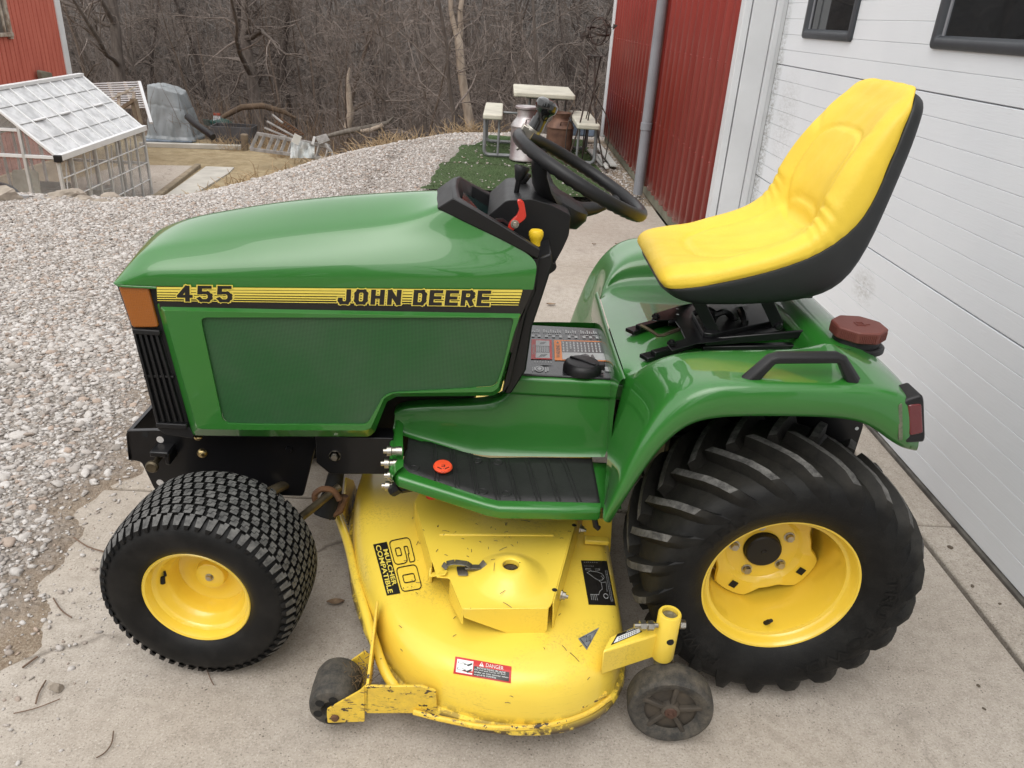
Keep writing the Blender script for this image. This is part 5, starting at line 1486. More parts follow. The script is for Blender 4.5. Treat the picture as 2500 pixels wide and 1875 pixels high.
def paddle(u0, v0, u1, v1, y):
    a_, c_2 = at(u0, v0, y=y), at(u1, v1, y=y); d = (c_2 - a_); n_ = Vector((d.z, 0, -d.x)).normalized(); rows = []
    for t_, w, th in ((0, .0085, .008), (.12, .010, .009), (.55, .0150, .011), (.9, .0190, .010), (1.0, .0165, .007)):
        c = a_ + d * t_; rows.append([c + n_ * w * math.cos(R_(30 * k)) + Vector((0, th * math.sin(R_(30 * k)), 0)) for k in range(12)])
    b = MB(); b.grid(rows, cv=True); b.add(rows[-1], [tuple(range(12))]); return b
paddle(1266, 440, 1276, 405, 0.50).build('lever_grip', BLACKP, lev, smooth=60)
b = MB(); b.tube([at(1256, 480, y=0.60), at(1271, 448, y=0.60)], 0.0055, 8); b.build('control_lever', BLACKS, TR)
paddle(1268, 458, 1281, 420, 0.60).build('lever_grip', BLACKP, lev, smooth=60)

# steering wheel: D-section rim, three spokes, hub, spinner knob
swc = Vector((-0.461, YC, 1.070)); nrm = Vector((0.462, 0, 0.887)).normalized(); e1 = Vector((0.887, 0, -0.462)).normalized(); e2 = Vector((0, 1, 0))
RW = 0.172
def swp(a, r, h): return swc + (e1 * math.cos(a) + e2 * math.sin(a)) * r + nrm * h
b = MB(); rows = []
for k in range(96):
    a = 2 * math.pi * k / 96
    grip = 0.0012 * math.cos(k * math.pi * 0.5 * 2)
    rows.append([swp(a, RW + 0.0150 * math.cos(R_(30 * j)), (0.0155 + (grip if 6 <= j <= 11 else 0)) * math.sin(R_(30 * j))) for j in range(12)])
b.grid(rows, cu=True, cv=True); sw = b.build('steering_wheel', BLACKP, TR, smooth=60)
for a0, wd in ((226, 0.55), (38, 0.32), (125, 0.32)):
    b = MB(); rows = []
    a = R_(a0)
    for t_, r, h, w, th in ((0, RW - 0.004, -0.006, .046 * wd * 2, .020), (.25, RW * 0.86, -0.030, .050 * wd * 2, .022), (.6, RW * 0.64, -0.058, .062 * wd * 2, .030), (.8, RW * 0.42, -0.076, .072 * wd * 2, .036), (1, RW * 0.10, -0.084, .080 * wd * 2, .044)):
        c = swp(a, r, h); tx = (-e1 * math.sin(a) + e2 * math.cos(a))
        rows.append([c + tx * w * 0.5 * math.cos(R_(36 * k)) + nrm * th * 0.5 * math.sin(R_(36 * k)) for k in range(10)])
    b.grid(rows, cv=True); b.build('spoke', BLACKP, sw, smooth=60)
b = MB(); b.lathe([(0.0, -0.060), (0.045, -0.061), (0.064, -0.068), (0.070, -0.084), (0.062, -0.112), (0.042, -0.124), (0.034, -0.15)], swc, nrm, 32); b.build('hub', BLACKP, sw)
b = MB(); b.tube([swc + nrm * -0.12, swc + nrm * -0.22], 0.028, 16); b.build('steering_shaft', BLACKS, TR)
b = MB(); ka = R_(168); kb = swp(ka, RW - 0.01, 0.012); b.box(kb, (0.03, 0.03, 0.03), Matrix.Rotation(R_(27), 3, 'Y')); b.lathe([(0.019, -0.002), (0.019, 0.006), (0, 0.006)], kb + nrm * 0.013 + e1 * 0.012, nrm, 20); b.tube([kb + nrm * -0.03 + e1 * 0.01, kb + nrm * -0.045 + e1 * 0.0], 0.004, 6); b.build('spinner_clamp', STEEL, sw, bevel=0.003)
kc = kb + nrm * 0.018 + e1 * 0.014; kax = (nrm - e1 * 0.06).normalized()
b = MB(); b.lathe([(0.0, 0.0), (0.0195, 0.0), (0.018, 0.02), (0.0175, 0.036), (0.022, 0.044), (0.0265, 0.049), (0.0278, 0.057), (0.026, 0.066), (0.018, 0.072), (0.0, 0.074)], kc, kax, 28); b.build('spinner_knob', mat('glossy_black', (0.010, 0.010, 0.010), 0.12, coat=0.6, var=0.05), sw)

# ------------------------------------------------------------------ seat: (seam x,z), (ridge x,z), half width, dish depth
ST = [((-.262, .858), (-.266, .862), .150, .000), ((-.262, .862), (-.278, .880), .186, .000), ((-.248, .866), (-.256, .905), .203, .002), ((-.195, .876), (-.190, .921), .212, .010),
      ((-.150, .888), (-.135, .931), .212, .018), ((-.104, .900), (-.085, .948), .212, .028), ((-.050, .918), (-.035, .966), .212, .036), ((.000, .937), (.012, .989), .212, .042),
      ((.052, .963), (.042, 1.016), .212, .045), ((.095, .996), (.058, 1.050), .210, .042), ((.131, 1.033), (.067, 1.090), .206, .036), ((.150, 1.075), (.083, 1.130), .202, .032), ((.164, 1.125), (.102, 1.170), .196, .029),
      ((.173, 1.170), (.122, 1.205), .190, .024), ((.183, 1.207), (.144, 1.236), .183, .018), ((.192, 1.243), (.166, 1.263), .174, .011), ((.201, 1.272), (.186, 1.284), .165, .006), ((.208, 1.295), (.205, 1.308), .148, .002), ((.220, 1.304), (.221, 1.317), .122, 0), ((.229, 1.300), (.233, 1.306), .095, 0)]
def seat_mesh():
    us = [-1.0, -0.985, -0.93, -0.80, -0.62, -0.40, -0.15, 0.15, 0.40, 0.62, 0.80, 0.93, 0.985, 1.0]
    ctrl = []
    for (sx, sz), (rx, rz), w, d in ST:
        row = []
        dv = Vector((rx - sx, 0, rz - sz)); L = max(dv.length, 1e-4)
        for u in us:
            a = abs(u)
            k = float(np.interp(a, [0, .40, .62, .80, .93, .985, 1.0], [1 - d / L, 1 - 0.88 * d / L, 1 - .45 * d / L, 1.0, .74, .30, 0.0]))
            y = YC + math.copysign(w * float(np.interp(a, [0, .80, .93, .985, 1.0], [0, .80, .955, 1.0, 0.99])), u)
            row.append(Vector((sx, y, sz)) + dv * k)
        ctrl.append(row)
    rows = [catmull(r, 6) for r in ctrl]
    cols = list(zip(*rows)); cols = [catmull(list(c), 6) for c in cols]
    g = [list(r) for r in zip(*cols)]
    nr, nc = len(g), len(g[0])
    out = []
    for i in range(nr):
        s_ = i / (nr - 1)
        st = s_ * (len(ST) - 1); k0 = min(int(st), len(ST) - 2); f = st - k0
        (a0, a1), (b0, b1) = ST[k0][0], ST[k0][1]; (c0, c1), (d0, d1) = ST[k0 + 1][0], ST[k0 + 1][1]
        n = Vector(((b0 - a0) * (1 - f) + (d0 - c0) * f, 0, (b1 - a1) * (1 - f) + (d1 - c1) * f))
        if n.length < 1e-5: n = Vector((-1, 0, 0.3))
        n.normalize()
        row = []
        w_ = ST[k0][2]
        for j in range(nc):
            p = g[i][j].copy(); u = (p.y - YC) / 0.212
            disp = 0.0
            # seat pan panel (rounded at the front) and back panel (rounded at the top)
            for (sc, ssz, uu, sgn) in ((0.335, 0.165, 0.60, 1), (0.580, 0.135, 0.56, 1)):
                q = (abs((s_ - sc) / ssz) ** 3.2 + abs(u / uu) ** 3.2) ** (1 / 3.2)
                disp += -0.0055 * math.exp(-((q - 1) / 0.042) ** 2) + 0.0028 * (1 / (1 + math.exp((q - 0.97) / 0.03)))
            # the crease where pan meets back
            disp += -0.010 * math.exp(-((s_ - 0.462) / 0.014) ** 2) * (1 / (1 + math.exp((abs(u) - 0.52) / 0.04)))
            # gathered folds on the side rolls
            if abs(u) > 0.5:
                e = smoothf(0.55, 0.75, abs(u))
                for sc, am in ((0.410, .0050), (0.437, .0062), (0.468, .0070), (0.500, .0055)):
                    disp += -am * e * math.exp(-((s_ - sc - 0.01 * math.sin(9 * u)) / 0.0055) ** 2)
                    disp += 0.45 * am * e * math.exp(-((s_ - sc - 0.013) / 0.010) ** 2)
                # roll ends part way up the back
                disp += -0.004 * math.exp(-((s_ - 0.70 - 0.25 * (abs(u) - 0.66)) / 0.02) ** 2) * math.exp(-((abs(u) - 0.66) / 0.10) ** 2)
                disp += -0.003 * math.exp(-((s_ - 0.235 + 0.3 * (abs(u) - 0.66)) / 0.02) ** 2) * math.exp(-((abs(u) - 0.66) / 0.12) ** 2)
            disp += 0.0012 * math.sin(s_ * 31 + u * 7) * math.sin(u * 13 + s_ * 11)
            if i < 4 or i > nr - 5: disp = 0
            row.append(p + n * disp)
        out.append(row)
    return out
def smoothf(a, b, x):
    t = min(1, max(0, (x - a) / (b - a))); return t * t * (3 - 2 * t)
b = MB(); b.grid(seat_mesh()); b.build('seat_cushion', VINYL, TR, smooth=180)
# moulded shell under and behind it
SB = [(-.262, .846), (-.245, .838), (-.218, .828), (-.19, .824), (-.14, .824), (-.06, .828), (.02, .838), (.085, .852), (.125, .873), (.157, .907), (.180, .978), (.193, 1.04), (.205, 1.094), (.217, 1.15), (.228, 1.202), (.235, 1.245), (.240, 1.268), (.245, 1.282), (.247, 1.290), (.246, 1.294)]
rows = []
for (S_, _r, w, d), (bx, bz) in zip(ST, SB):
    sx, sz = S_
    wi = w - 0.028
    dx, dz = bx - sx, bz - sz
    L = math.hypot(dx, dz)
    r = []
    for sg in (-1,):
        r += [Vector((sx + dx * t_, YC - w_, sz + dz * t_)) for t_, w_ in ((0.0, w - 0.004), (0.0, w + 0.004), (0.10, w + 0.0045), (0.62, w - 0.001), (0.90, w - 0.014), (1.0, wi - 0.012))]
    r += [Vector((bx, YC, bz))]
    r += [Vector((p.x, 2 * YC - p.y, p.z)) for p in r[-2::-1]]
    rows.append(r)
b = MB(); b.grid(rows); b.add(rows[0], [tuple(range(len(rows[0])))]); b.add(rows[-1], [tuple(range(len(rows[-1])))])
sh = b.build('seat_shell', SHELL, TR, smooth=50, subd=1)
b = MB(); p = at(2023, 675, y=0.345); b.lathe([(0, -0.001), (0.009, -0.001), (0.012, 0.001), (0.012, 0.006)], p, Vector((-0.2, 1, 0.1)), 20); b.build('shell_bolt_boss', SHELL, sh)
b = MB(); b.prism(fillet(atl([(1712, 738), (1985, 728), (1983, 712), (1720, 715)], y=0.40), 0.004), (0, 0.30, 0)); b.build('seat_bracket', BLACKS, TR, bevel=0.003)

# sliding rails and scissor suspension under the seat
def pl(name, px, z, th=0.003, m=BLACKS, par=TR, bev=0.0015, rr=0.004):
    pts = fillet(atl(px, z=z), rr, 2); b = MB(); b.prism(pts, (0, 0, -th)); return b.build(name, m, par, bevel=bev)
for (a0, a1) in (((1537, 804), (1610, 782)), ((1572, 868), (1700, 833))):
    p0, p1 = at(*a0, z=0.712), at(*a1, z=0.718); p1 = p0 + (p1 - p0).normalized() * 0.40; p1.z = p0.z + 0.004
    b = MB(); b.bar(p0 + Vector((0, 0, -0.006)), p1, 0.030, 0.010); b.bar(p0 + Vector((0.02, 0, 0.006)), p1 + Vector((0, 0, 0.008)), 0.018, 0.012); b.build('seat_rail', BLACKS, TR, bevel=0.002)
pz = 0.745
plate = [(1589, 780), (1600, 764), (1665, 744), (1760, 728), (1850, 720), (1950, 735), (1962, 782), (1945, 800), (1760, 832), (1700, 838), (1640, 856), (1628, 838), (1672, 826), (1660, 800), (1645, 780), (1605, 783)]
susp = pl('suspension_plate', plate, pz)
pl('suspension_pan', [(1690, 762), (1715, 752), (1930, 742), (1945, 770), (1740, 815), (1718, 812)], pz + 0.012, 0.012, BLACKS, susp)
for (x0, x1) in (((1745, 818), (1700, 745)), ((1900, 795), (1845, 735))):
    a_, c_2 = at(*x0, y=0.385), at(*x1, y=0.40)
    c_2 = a_ + Vector((-0.055, 0.01, 0.085))
    b = MB(); b.bar(a_, c_2, 0.005, 0.028, (1, 0, 0.6)); b.build('scissor_link', BLACKS, TR, bevel=0.002)
    b = MB(); b.bar(a_ + Vector((0, 0.26, 0)), c_2 + Vector((0, 0.26, 0)), 0.005, 0.028, (1, 0, 0.6)); b.build('scissor_link', BLACKS, TR, bevel=0.002)
    b = MB(); b.lathe([(0, -0.010), (0.007, -0.009), (0.010, -0.005), (0.010, 0.004)], a_, (0, 1, 0), 14); b.build('link_pivot', BLACKS, TR)
b = MB(); a_ = at(1720, 835, y=0.372); b.bar(a_, a_ + Vector((0.235, 0.0, 0.035)), 0.008, 0.020); b.bar(a_ + Vector((0.0, 0.012, -0.02)), a_ + Vector((0.25, 0.012, -0.002)), 0.02, 0.016); b.build('suspension_rail', BLACKS, TR, bevel=0.003)
b = MB(); b.tube([at(1564, 793, z=0.765), at(1585, 805, z=0.755), at(1606, 819, z=0.742), at(1618, 819, z=0.742), at(1660, 804, z=0.742)], 0.0042, 8); b.build('slide_release_rod', RODM, TR)
b = MB()
h0, h1 = at(1632, 790, z=0.74), at(1652, 786, z=0.74)
b.tube([h0 + (h1 - h0) * (i / 60) + Vector((0, math.cos(i * 1.26) * 0.006, math.sin(i * 1.26) * 0.006)) for i in range(61)], 0.0012, 5); b.build('return_spring', BLACKS, TR)
for px in ((1602, 771), (1640, 836)):
    p = at(*px, z=0.752); b = MB(); b.lathe([(0.0, 0.006), (0.006, 0.006), (0.007, 0.003), (0.007, 0.001), (0.011, 0.001), (0.011, -0.004)], p, (0, 0, 1), 8); b.build('plate_bolt', BLACKS, susp)
for px in ((1654, 754), (1708, 751), (1654, 767)):
    b = MB(); p = at(*px, z=pz + 0.0145); b.lathe([(0, 0.0006), (0.004, 0.0)], p, (0, 0, 1), 10); b.build('plate_hole', INK_W, susp)
b = MB(); rows_=[]; b.tube([at(1700, 772, z=pz + 0.02) + Vector((0.06 * math.sin(i * 0.5) * 0.3 + i * 0.006, 0.05 * math.cos(i * 0.9) * 0.4, 0.02 * math.sin(i * 0.7))) for i in range(24)], 0.008, 6); b.build('seat_wiring', BLACKP, TR)

# ------------------------------------------------------------------ mower deck
ZL = 0.085
def closed(half):
    return half + [Vector((p.x, 2 * 0.56 - p.y, p.z)) for p in half[-2:0:-1]]
half_lip = [(-1.020, .56), (-1.012, .45), (-.990, .32), (-.957, .19), (-.918, .09), (-.884, .02), (-.852, -.040), (-.812, -.092), (-.768, -.133), (-.716, -.163), (-.640, -.189), (-.571, -.197), (-.500, -.193), (-.442, -.177), (-.390, -.146), (-.350, -.098), (-.325, -.03), (-.315, .09), (-.312, .3), (-.310, .56)]
H = [Vector((x, y, 0)) for x, y in half_lip]
ring0 = catmull(closed(H), 4, True)
def offs(ring, d):
    k = len(ring); out = []
    for i, p in enumerate(ring):
        tg_ = (ring[(i + 2) % k] - ring[i - 2]).normalized()
        out.append(p + Vector((-tg_.y, tg_.x, 0)) * d)
    return out
# inward is to the left of travel? find the sign
test = offs(ring0, 0.05)
cen = Vector((-0.68, 0.56, 0))
SG = 1 if (test[20] - cen).length < (ring0[20] - cen).length else -1
def lvl(d, z): return [Vector((p.x, p.y, z)) for p in offs(ring0, SG * d)]
rings = [lvl(0.012, ZL - 0.006), lvl(-0.010, ZL - 0.006), lvl(-0.012, ZL + 0.002), lvl(-0.008, ZL + 0.012), lvl(0.001, ZL + 0.014), lvl(0.002, 0.125), lvl(0.005, 0.155), lvl(0.012, 0.180), lvl(0.024, 0.198), lvl(0.042, 0.208), lvl(0.065, 0.212), lvl(0.10, 0.214), lvl(0.16, 0.216)]
b = MB(); b.grid(rings, cv=True)
ct = [Vector((p.x, p.y, 0.217)) for p in rings[-1]]
b.add(ct, [tuple(range(len(ct)))])
deck = b.build('mower_deck', DECKY, TR, smooth=50)
# roll bar along the front edge
b = MB(); b.tube(catmull([at(822, 1250, z=0.15), at(850, 1330, z=0.15), at(868, 1410, z=0.15), at(888, 1480, z=0.148), at(912, 1560, z=0.140), at(940, 1640, z=0.125), at(980, 1700, z=0.11)], 4), 0.011, 10); b.build('deck_tube', DECKY, deck)
b = MB(); b.prism(fillet(atl([(842, 1165), (858, 1172), (872, 1210), (862, 1290), (850, 1290), (834, 1250)], x=-1.045), 0.004), (0.006, 0, 0)); b.build('deck_lug', DECKY, deck, bevel=0.001)
# belt cover
zt = 0.282
ctop = atl([(1012, 1225), (1052, 1366), (1056, 1372), (1066, 1408), (1094, 1410), (1098, 1413), (1128, 1487), (1340, 1485), (1349, 1470), (1396, 1300), (1408, 1270), (1400, 1200), (1030, 1190)], z=zt)
c0 = ctop
top_poly = fillet(ctop, [0, 0.004, 0.004, 0.003, 0.003, 0.004, 0.008, 0.010, 0.008, 0.008, 0.004, 0, 0], 3)
# dome is part of the top: build a fan grid around it
dc = at(1246, 1398, z=zt + 0.012); dc = Vector((dc.x, dc.y, zt))
b = MB(); n = 64
def poly_at(ang):
    d = Vector((math.cos(ang), math.sin(ang), 0)); best = None
    k = len(top_poly)
    for i in range(k):
        p, q = top_poly[i] - dc, top_poly[(i + 1) % k] - dc
        e = q - p; den = d.x * e.y - d.y * e.x
        if abs(den) < 1e-9: continue
        t_ = (p.x * e.y - p.y * e.x) / den; u_ = (p.x * d.y - p.y * d.x) / den
        if t_ > 0 and -1e-6 <= u_ <= 1 + 1e-6 and (best is None or t_ < best): best = t_
    return best or 0.1
angs = sorted([2 * math.pi * k / n for k in range(n)] + [math.atan2((p - dc).y, (p - dc).x) % (2 * math.pi) for p in top_poly])
rr_ = [poly_at(a) for a in angs]
dome = [(0.018, 0.022, 0), (0.018, 0.034, 0), (0.022, 0.0355, 0), (0.034, 0.0335, 0), (0.050, 0.024, 0), (0.066, 0.011, 0), (0.080, 0.0035, 0), (0.088, 0.0004, 0)]
g = []
for (r, h, _q) in dome:
    g.append([dc + Vector((math.cos(a) * min(r, R * 0.96), math.sin(a) * min(r, R * 0.96), h if r < R * 0.96 else 0.0)) for a, R in zip(angs, rr_)])
g.append([dc + Vector((math.cos(a) * R, math.sin(a) * R, 0)) for a, R in zip(angs, rr_)])
g.append([p + Vector((0, 0, -0.0028)) for p in g[-1]])
b.grid(g, cv=True)
bc = b.build('belt_cover', DECKY, deck, smooth=35, bevel=0.0012)
b = MB(); b.lathe([(0, 0.020), (0.018, 0.020)], dc, (0, 0, 1), 24); b.lathe([(0.0, 0.030), (0.005, 0.029), (0.006, 0.022)], dc + Vector((0.003, -0.003, 0)), (0, 0, 1), 8); b.build('spindle_hole', mat('dull_brown_metal', (0.07, 0.055, 0.035), 0.6, metal=0.3), bc)
# flanges folded down from the cover: near flap and right flap
F0, F1 = at(1128, 1487, z=zt), at(1340, 1485, z=zt)
def on_flap(u, v, d=0.0):
    f = (u - 1128) / 212.0; yy = F0.y + (F1.y - F0.y) * f + d
    return at(u, v, y=yy)
flp = [on_flap(u, v, -0.0005) for u, v in ((1128, 1488), (1339, 1486), (1335, 1541), (1325, 1546), (1236, 1545), (1133, 1508))]
b = MB(); b.prism(fillet(flp, [0, 0, .006, .006, .004, 0.002], 2), (0.0, 0.0028, 0)); b.build('cover_flap', DECKY, bc)
G0, G1, G2 = at(1349, 1472, z=zt), at(1396, 1300, z=zt), at(1408, 1270, z=zt)
b = MB(); dn_ = Vector((0.004, -0.004, -0.066)); b.prism([G0, G1, G2, G2 + dn_, G1 + dn_, G0 + Vector((0.004, -0.006, -0.070))], (0.003, 0.001, 0)); b.build('cover_flap', DECKY, bc, bevel=0.001)
b = MB(); L_ = [at(1012, 1225, z=zt), at(1052, 1366, z=zt)]; b.prism([L_[0], L_[1], L_[1] + Vector((0, 0, -0.065)), L_[0] + Vector((0, 0, -0.065))], (0.003, 0, 0))
L_ = [at(1098, 1413, z=zt), at(1128, 1487, z=zt)]; b.prism([L_[0], L_[1], L_[1] + Vector((0, 0, -0.04)), L_[0] + Vector((0, 0, -0.06))], (0.003, 0, 0)); b.build('cover_flap', DECKY, bc)
b = MB(); b.bar(at(1072, 1304, z=zt), at(1352, 1306, z=zt), 0.010, 0.005); b.build('cover_rib', DECKY, bc, bevel=0.002, seg=3)
# over-centre latch and its catch
b = MB(); p = at(1060, 1402, z=zt + 0.01); b.bar(at(1050, 1404, z=0.27), at(1090, 1398, z=0.29), 0.016, 0.003); b.bar(at(1046, 1404, z=0.245), at(1050, 1400, z=0.275), 0.022, 0.003, (1, 0, 0)); b.build('latch_catch', DECKY, bc, bevel=0.001)
LATCH = mat('dull_zinc', (0.23, 0.21, 0.17), 0.5, metal=0.8, col2=(0.10, 0.09, 0.07), vscale=45)
b = MB(); lp = [at(1083, 1388, z=zt + 0.006), at(1090, 1376, z=zt + 0.016), at(1110, 1372, z=zt + 0.020), at(1140, 1376, z=zt + 0.020), at(1150, 1383, z=zt + 0.014)]
for p, q_ in zip(lp[:-1], lp[1:]): b.bar(p, q_, 0.017, 0.0022)
b.bar(at(1135, 1385, z=zt + 0.010), at(1176, 1386, z=zt + 0.010), 0.015, 0.006); b.bar(at(1172, 1386, z=zt + 0.010), at(1184, 1372, z=zt + 0.022), 0.017, 0.0025); b.prism(fillet(atl([(1114, 1384), (1138, 1384), (1144, 1406), (1118, 1406)], z=zt + 0.003), 0.005), (0, 0, 0.002)); b.build('toggle_latch', LATCH, bc, bevel=0.001)
for px, zz in (((1372, 1454), zt - 0.028), ((1418, 1292), zt - 0.028)):
    p = at(*px, z=zz); b = MB(); ax = Vector((0.96, -0.25, -0.05)); b.lathe([(0.0, 0.014), (0.0045, 0.014), (0.0045, 0.008), (0.0085, 0.008), (0.009, 0.001), (0.012, 0.0), (0.012, -0.003)], p, ax, 8); b.build('cover_bolt', STEEL, bc)
for px in ((1354, 1440), (1402, 1282)):
    b = MB(); p = at(*px, z=zt + 0.0006); b.lathe([(0, 0), (0.006, 0)], p, (0, 0, 1), 14); b.build('cover_notch', DARKV, bc)
# lip strip welded along the near edge with chips, rear bracket
b = MB(); b.tube(catmull([at(1010, 1738, z=.098), at(1090, 1758, z=.098), at(1200, 1776, z=.10), at(1330, 1772, z=.10), at(1430, 1742, z=.102), at(1490, 1702, z=.108)], 5), [0.006] * 26, 8); b.build('wear_strip', CHIPY, deck)
b = MB(); q0 = at(1480, 1690, z=0.122); b.bar(q0, at(1415, 1728, z=0.118), 0.012, 0.012); b.build('weld_tab', CHIPY, deck, bevel=0.003)
b = MB(); b.prism(fillet(atl([(1420, 1270), (1495, 1265), (1490, 1350), (1480, 1348), (1428, 1316)], y=0.30), 0.004), (0, 0.006, 0)); b.build('deck_hanger', DECKY, deck, bevel=0.001)
b = MB(); b.bar(at(1427, 1318, z=0.23), at(1486, 1322, z=0.23), 0.02, 0.012); b.build('deck_step', DECKY, deck, bevel=0.002)
# corner bracket, roller
b = MB()
yb_ = -0.170
b.prism(atl([(890, 1676), (1030, 1676), (1064, 1688), (1068, 1733), (1040, 1742), (897, 1742), (890, 1735)], y=yb_), (0, 0.006, 0)); b.build('bracket_plate', CHIPY, deck, bevel=0.0015)
b = MB(); w0, w1 = at(893, 1676, y=yb_), at(892, 1738, y=yb_); t0_ = at(919, 1520, y=0.02)
b.prism([w0, w1, Vector((w1.x - 0.012, 0.02, w1.z + 0.004)), Vector((t0_.x, 0.02, w0.z + 0.055))], (0.006, 0, 0)); b.build('bracket_web', CHIPY, deck, bevel=0.0015)
b = MB(); b.prism(fillet(atl([(798, 1748), (798, 1733), (878, 1688), (890, 1676), (890, 1762), (800, 1765)], y=yb_ - 0.002), 0.003), (0, 0.005, 0)); b.build('roller_ear', CHIPY, deck, bevel=0.001)
b = MB(); b.prism(fillet(atl([(820, 1640), (890, 1590), (902, 1600), (902, 1680), (840, 1690)], y=-0.045), 0.003), (0, 0.005, 0)); b.build('roller_ear', CHIPY, deck, bevel=0.001)
b = MB(); rc = at(818, 1700, y=-0.155); rc = Vector((-0.946, -0.165, 0.082)); W_r = 0.105
b.lathe([(0.0, 0.020), (0.018, 0.018), (0.022, 0.002), (0.034, 0.0), (0.046, 0.004), (0.050, 0.016), (0.0515, 0.05), (0.050, W_r - 0.016), (0.045, W_r - 0.003), (0.03, W_r), (0.0, W_r)], rc, (0, 1, 0), 36)
rl_ = b.build('deck_roller', DUSTR, deck)
for k in range(6):
    a = R_(20 + 60 * k); b = MB(); p = rc + Vector((math.cos(a) * 0.030, -0.0006, math.sin(a) * 0.030)); b.lathe([(0, 0.0), (0.0095, 0.0)], p, (0, 1, 0), 12); b.build('roller_recess', DARKV, rl_)
b = MB(); p = at(818, 1752, y=yb_ - 0.003); b.lathe([(0, -0.006), (0.007, -0.005), (0.009, 0.0)], p, (0, 1, 0), 12); b.build('roller_bolt', RUSTY, deck)
# dry clippings caught on the bracket
b = MB(); r2 = random.Random(3); cc = at(885, 1640, y=-0.10)
for k in range(90):
    p = cc + Vector((r2.gauss(0, .014), r2.gauss(0, .02), r2.gauss(0, .018))); d = Vector((r2.uniform(-1, 1), r2.uniform(-1, 1), r2.uniform(-1, 1))).normalized() * r2.uniform(.008, .022); b.tube([p, p + d], 0.0008, 3)
cl = b.build('grass_clippings', mat('dry_clippings', (0.16, 0.11, 0.06), 0.95), deck); cl['kind'] = 'stuff'
# gauge wheel arm, post and wheel
b = MB()
a0, a1 = at(1490, 1640, z=0.215), at(1600, 1565, z=0.235)
A_top = [at(1489, 1553, z=.256), at(1592, 1511, z=.262), at(1614, 1528, z=.261), at(1613, 1547, z=.257), at(1471, 1592, z=.252)]
b.prism([A_top[0], A_top[1], A_top[2], A_top[3], A_top[4]], (0.003, 0.004, -0.068)); arm = b.build('gauge_wheel_arm', DECKY, deck, bevel=0.004, seg=2)
pc = at(1633, 1500, y=-0.085); pb = Vector((pc.x + 0.002, pc.y, pc.z - 0.115))
b = MB(); b.lathe([(0.0165, 0.002), (0.0165, 0.120), (0.022, 0.120), (0.024, 0.117), (0.024, 0.004), (0.022, 0.0), (0.0165, 0.002)], pb, (0, 0, 1), 28); b.build('pivot_tube', DECKY, deck)
b = MB(); b.lathe([(0.0, 0.108), (0.009, 0.109), (0.011, 0.112), (0.0155, 0.112), (0.0155, -0.02)], pb, (0, 0, 1), 20); b.build('pivot_pin', mat('greasy_metal', (0.28, 0.25, 0.15), 0.35, metal=0.4, col2=(0.12, 0.11, 0.08), vscale=60), deck)
b = MB(); h0 = pb + Vector((-0.024, -0.012, 0.095)); b.tube([h0, h0 + Vector((-0.050, -0.004, 0.0))], 0.005, 8)
for dx in (0.010, 0.026): b.lathe([(0.004, 0), (0.0105, 0.0), (0.0105, 0.012), (0.004, 0.012)], h0 + Vector((-dx, -0.001, 0)), (-1, -0.08, 0), 6)
b.lathe([(0, 0.012), (0.0095, 0.011), (0.0105, 0.0), (0.004, 0)], pb + Vector((0.024, -0.002, 0.092)), (1, 0, 0), 6); b.build('clamp_bolt', STEEL, deck)
b = MB(); p = pb + Vector((0.004, -0.0242, 0.062)); b.lathe([(0, -0.0005), (0.0075, -0.0005), (0.008, 0.002)], p, (0.1, 1, 0), 14); b.build('pin_hole', DARKV, deck)
b = MB(); gc = Vector((-0.236, -0.152, 0.097))
gax = Vector((0.10, 1, 0.0)).normalized()
b.lathe([(0.055, 0.010), (0.066, 0.004), (0.072, 0.0), (0.081, -0.001), (0.088, 0.004), (0.0905, 0.014), (0.091, 0.03), (0.0905, 0.046), (0.086, 0.056), (0.06, 0.058), (0.0, 0.058)], gc, gax, 56); gw = b.build('gauge_wheel', DUSTR, deck)
b = MB(); b.lathe([(0.0, 0.016), (0.069, 0.016), (0.073, 0.003)], gc, gax, 48); b.build('wheel_web', mat('muddy_plastic', (0.040, 0.034, 0.027), 0.75, col2=(0.085, 0.068, 0.05), vscale=30), gw)
gx = Vector((0, 0, 1)).cross(gax).normalized(); gz = gax.cross(gx)
for k in range(5):
    a = R_(22 + 72 * k); d = gx * math.cos(a) + gz * math.sin(a)
    b = MB(); b.bar(gc + gax * 0.011 + d * 0.018, gc + gax * 0.010 + d * 0.070, 0.010, 0.012, gax); b.build('wheel_rib', MATS['muddy_plastic'], gw, bevel=0.002)
b = MB(); b.lathe([(0.0, -0.010), (0.006, -0.010), (0.0065, -0.004), (0.0125, -0.003), (0.0135, 0.0)], gc, gax, 20); b.build('wheel_nut', mat('rusty_nut', (0.10, 0.052, 0.036), 0.6, metal=0.3), gw)
b = MB(); b.lathe([(0.0, 0.002), (0.014, 0.0), (0.019, 0.003), (0.021, 0.016)], gc, gax, 28); b.build('wheel_hub', MATS['muddy_plastic'], gw)
b = MB(); b.bar(pb + Vector((0, 0, -0.005)), gc + Vector((0.0, 0.075, 0.06)), 0.025, 0.03); b.bar(gc + Vector((0, 0.075, 0.07)), gc + Vector((0, 0.07, -0.02)), 0.03, 0.008, (0, 1, 0)); b.build('wheel_yoke', RODM, deck, bevel=0.003)

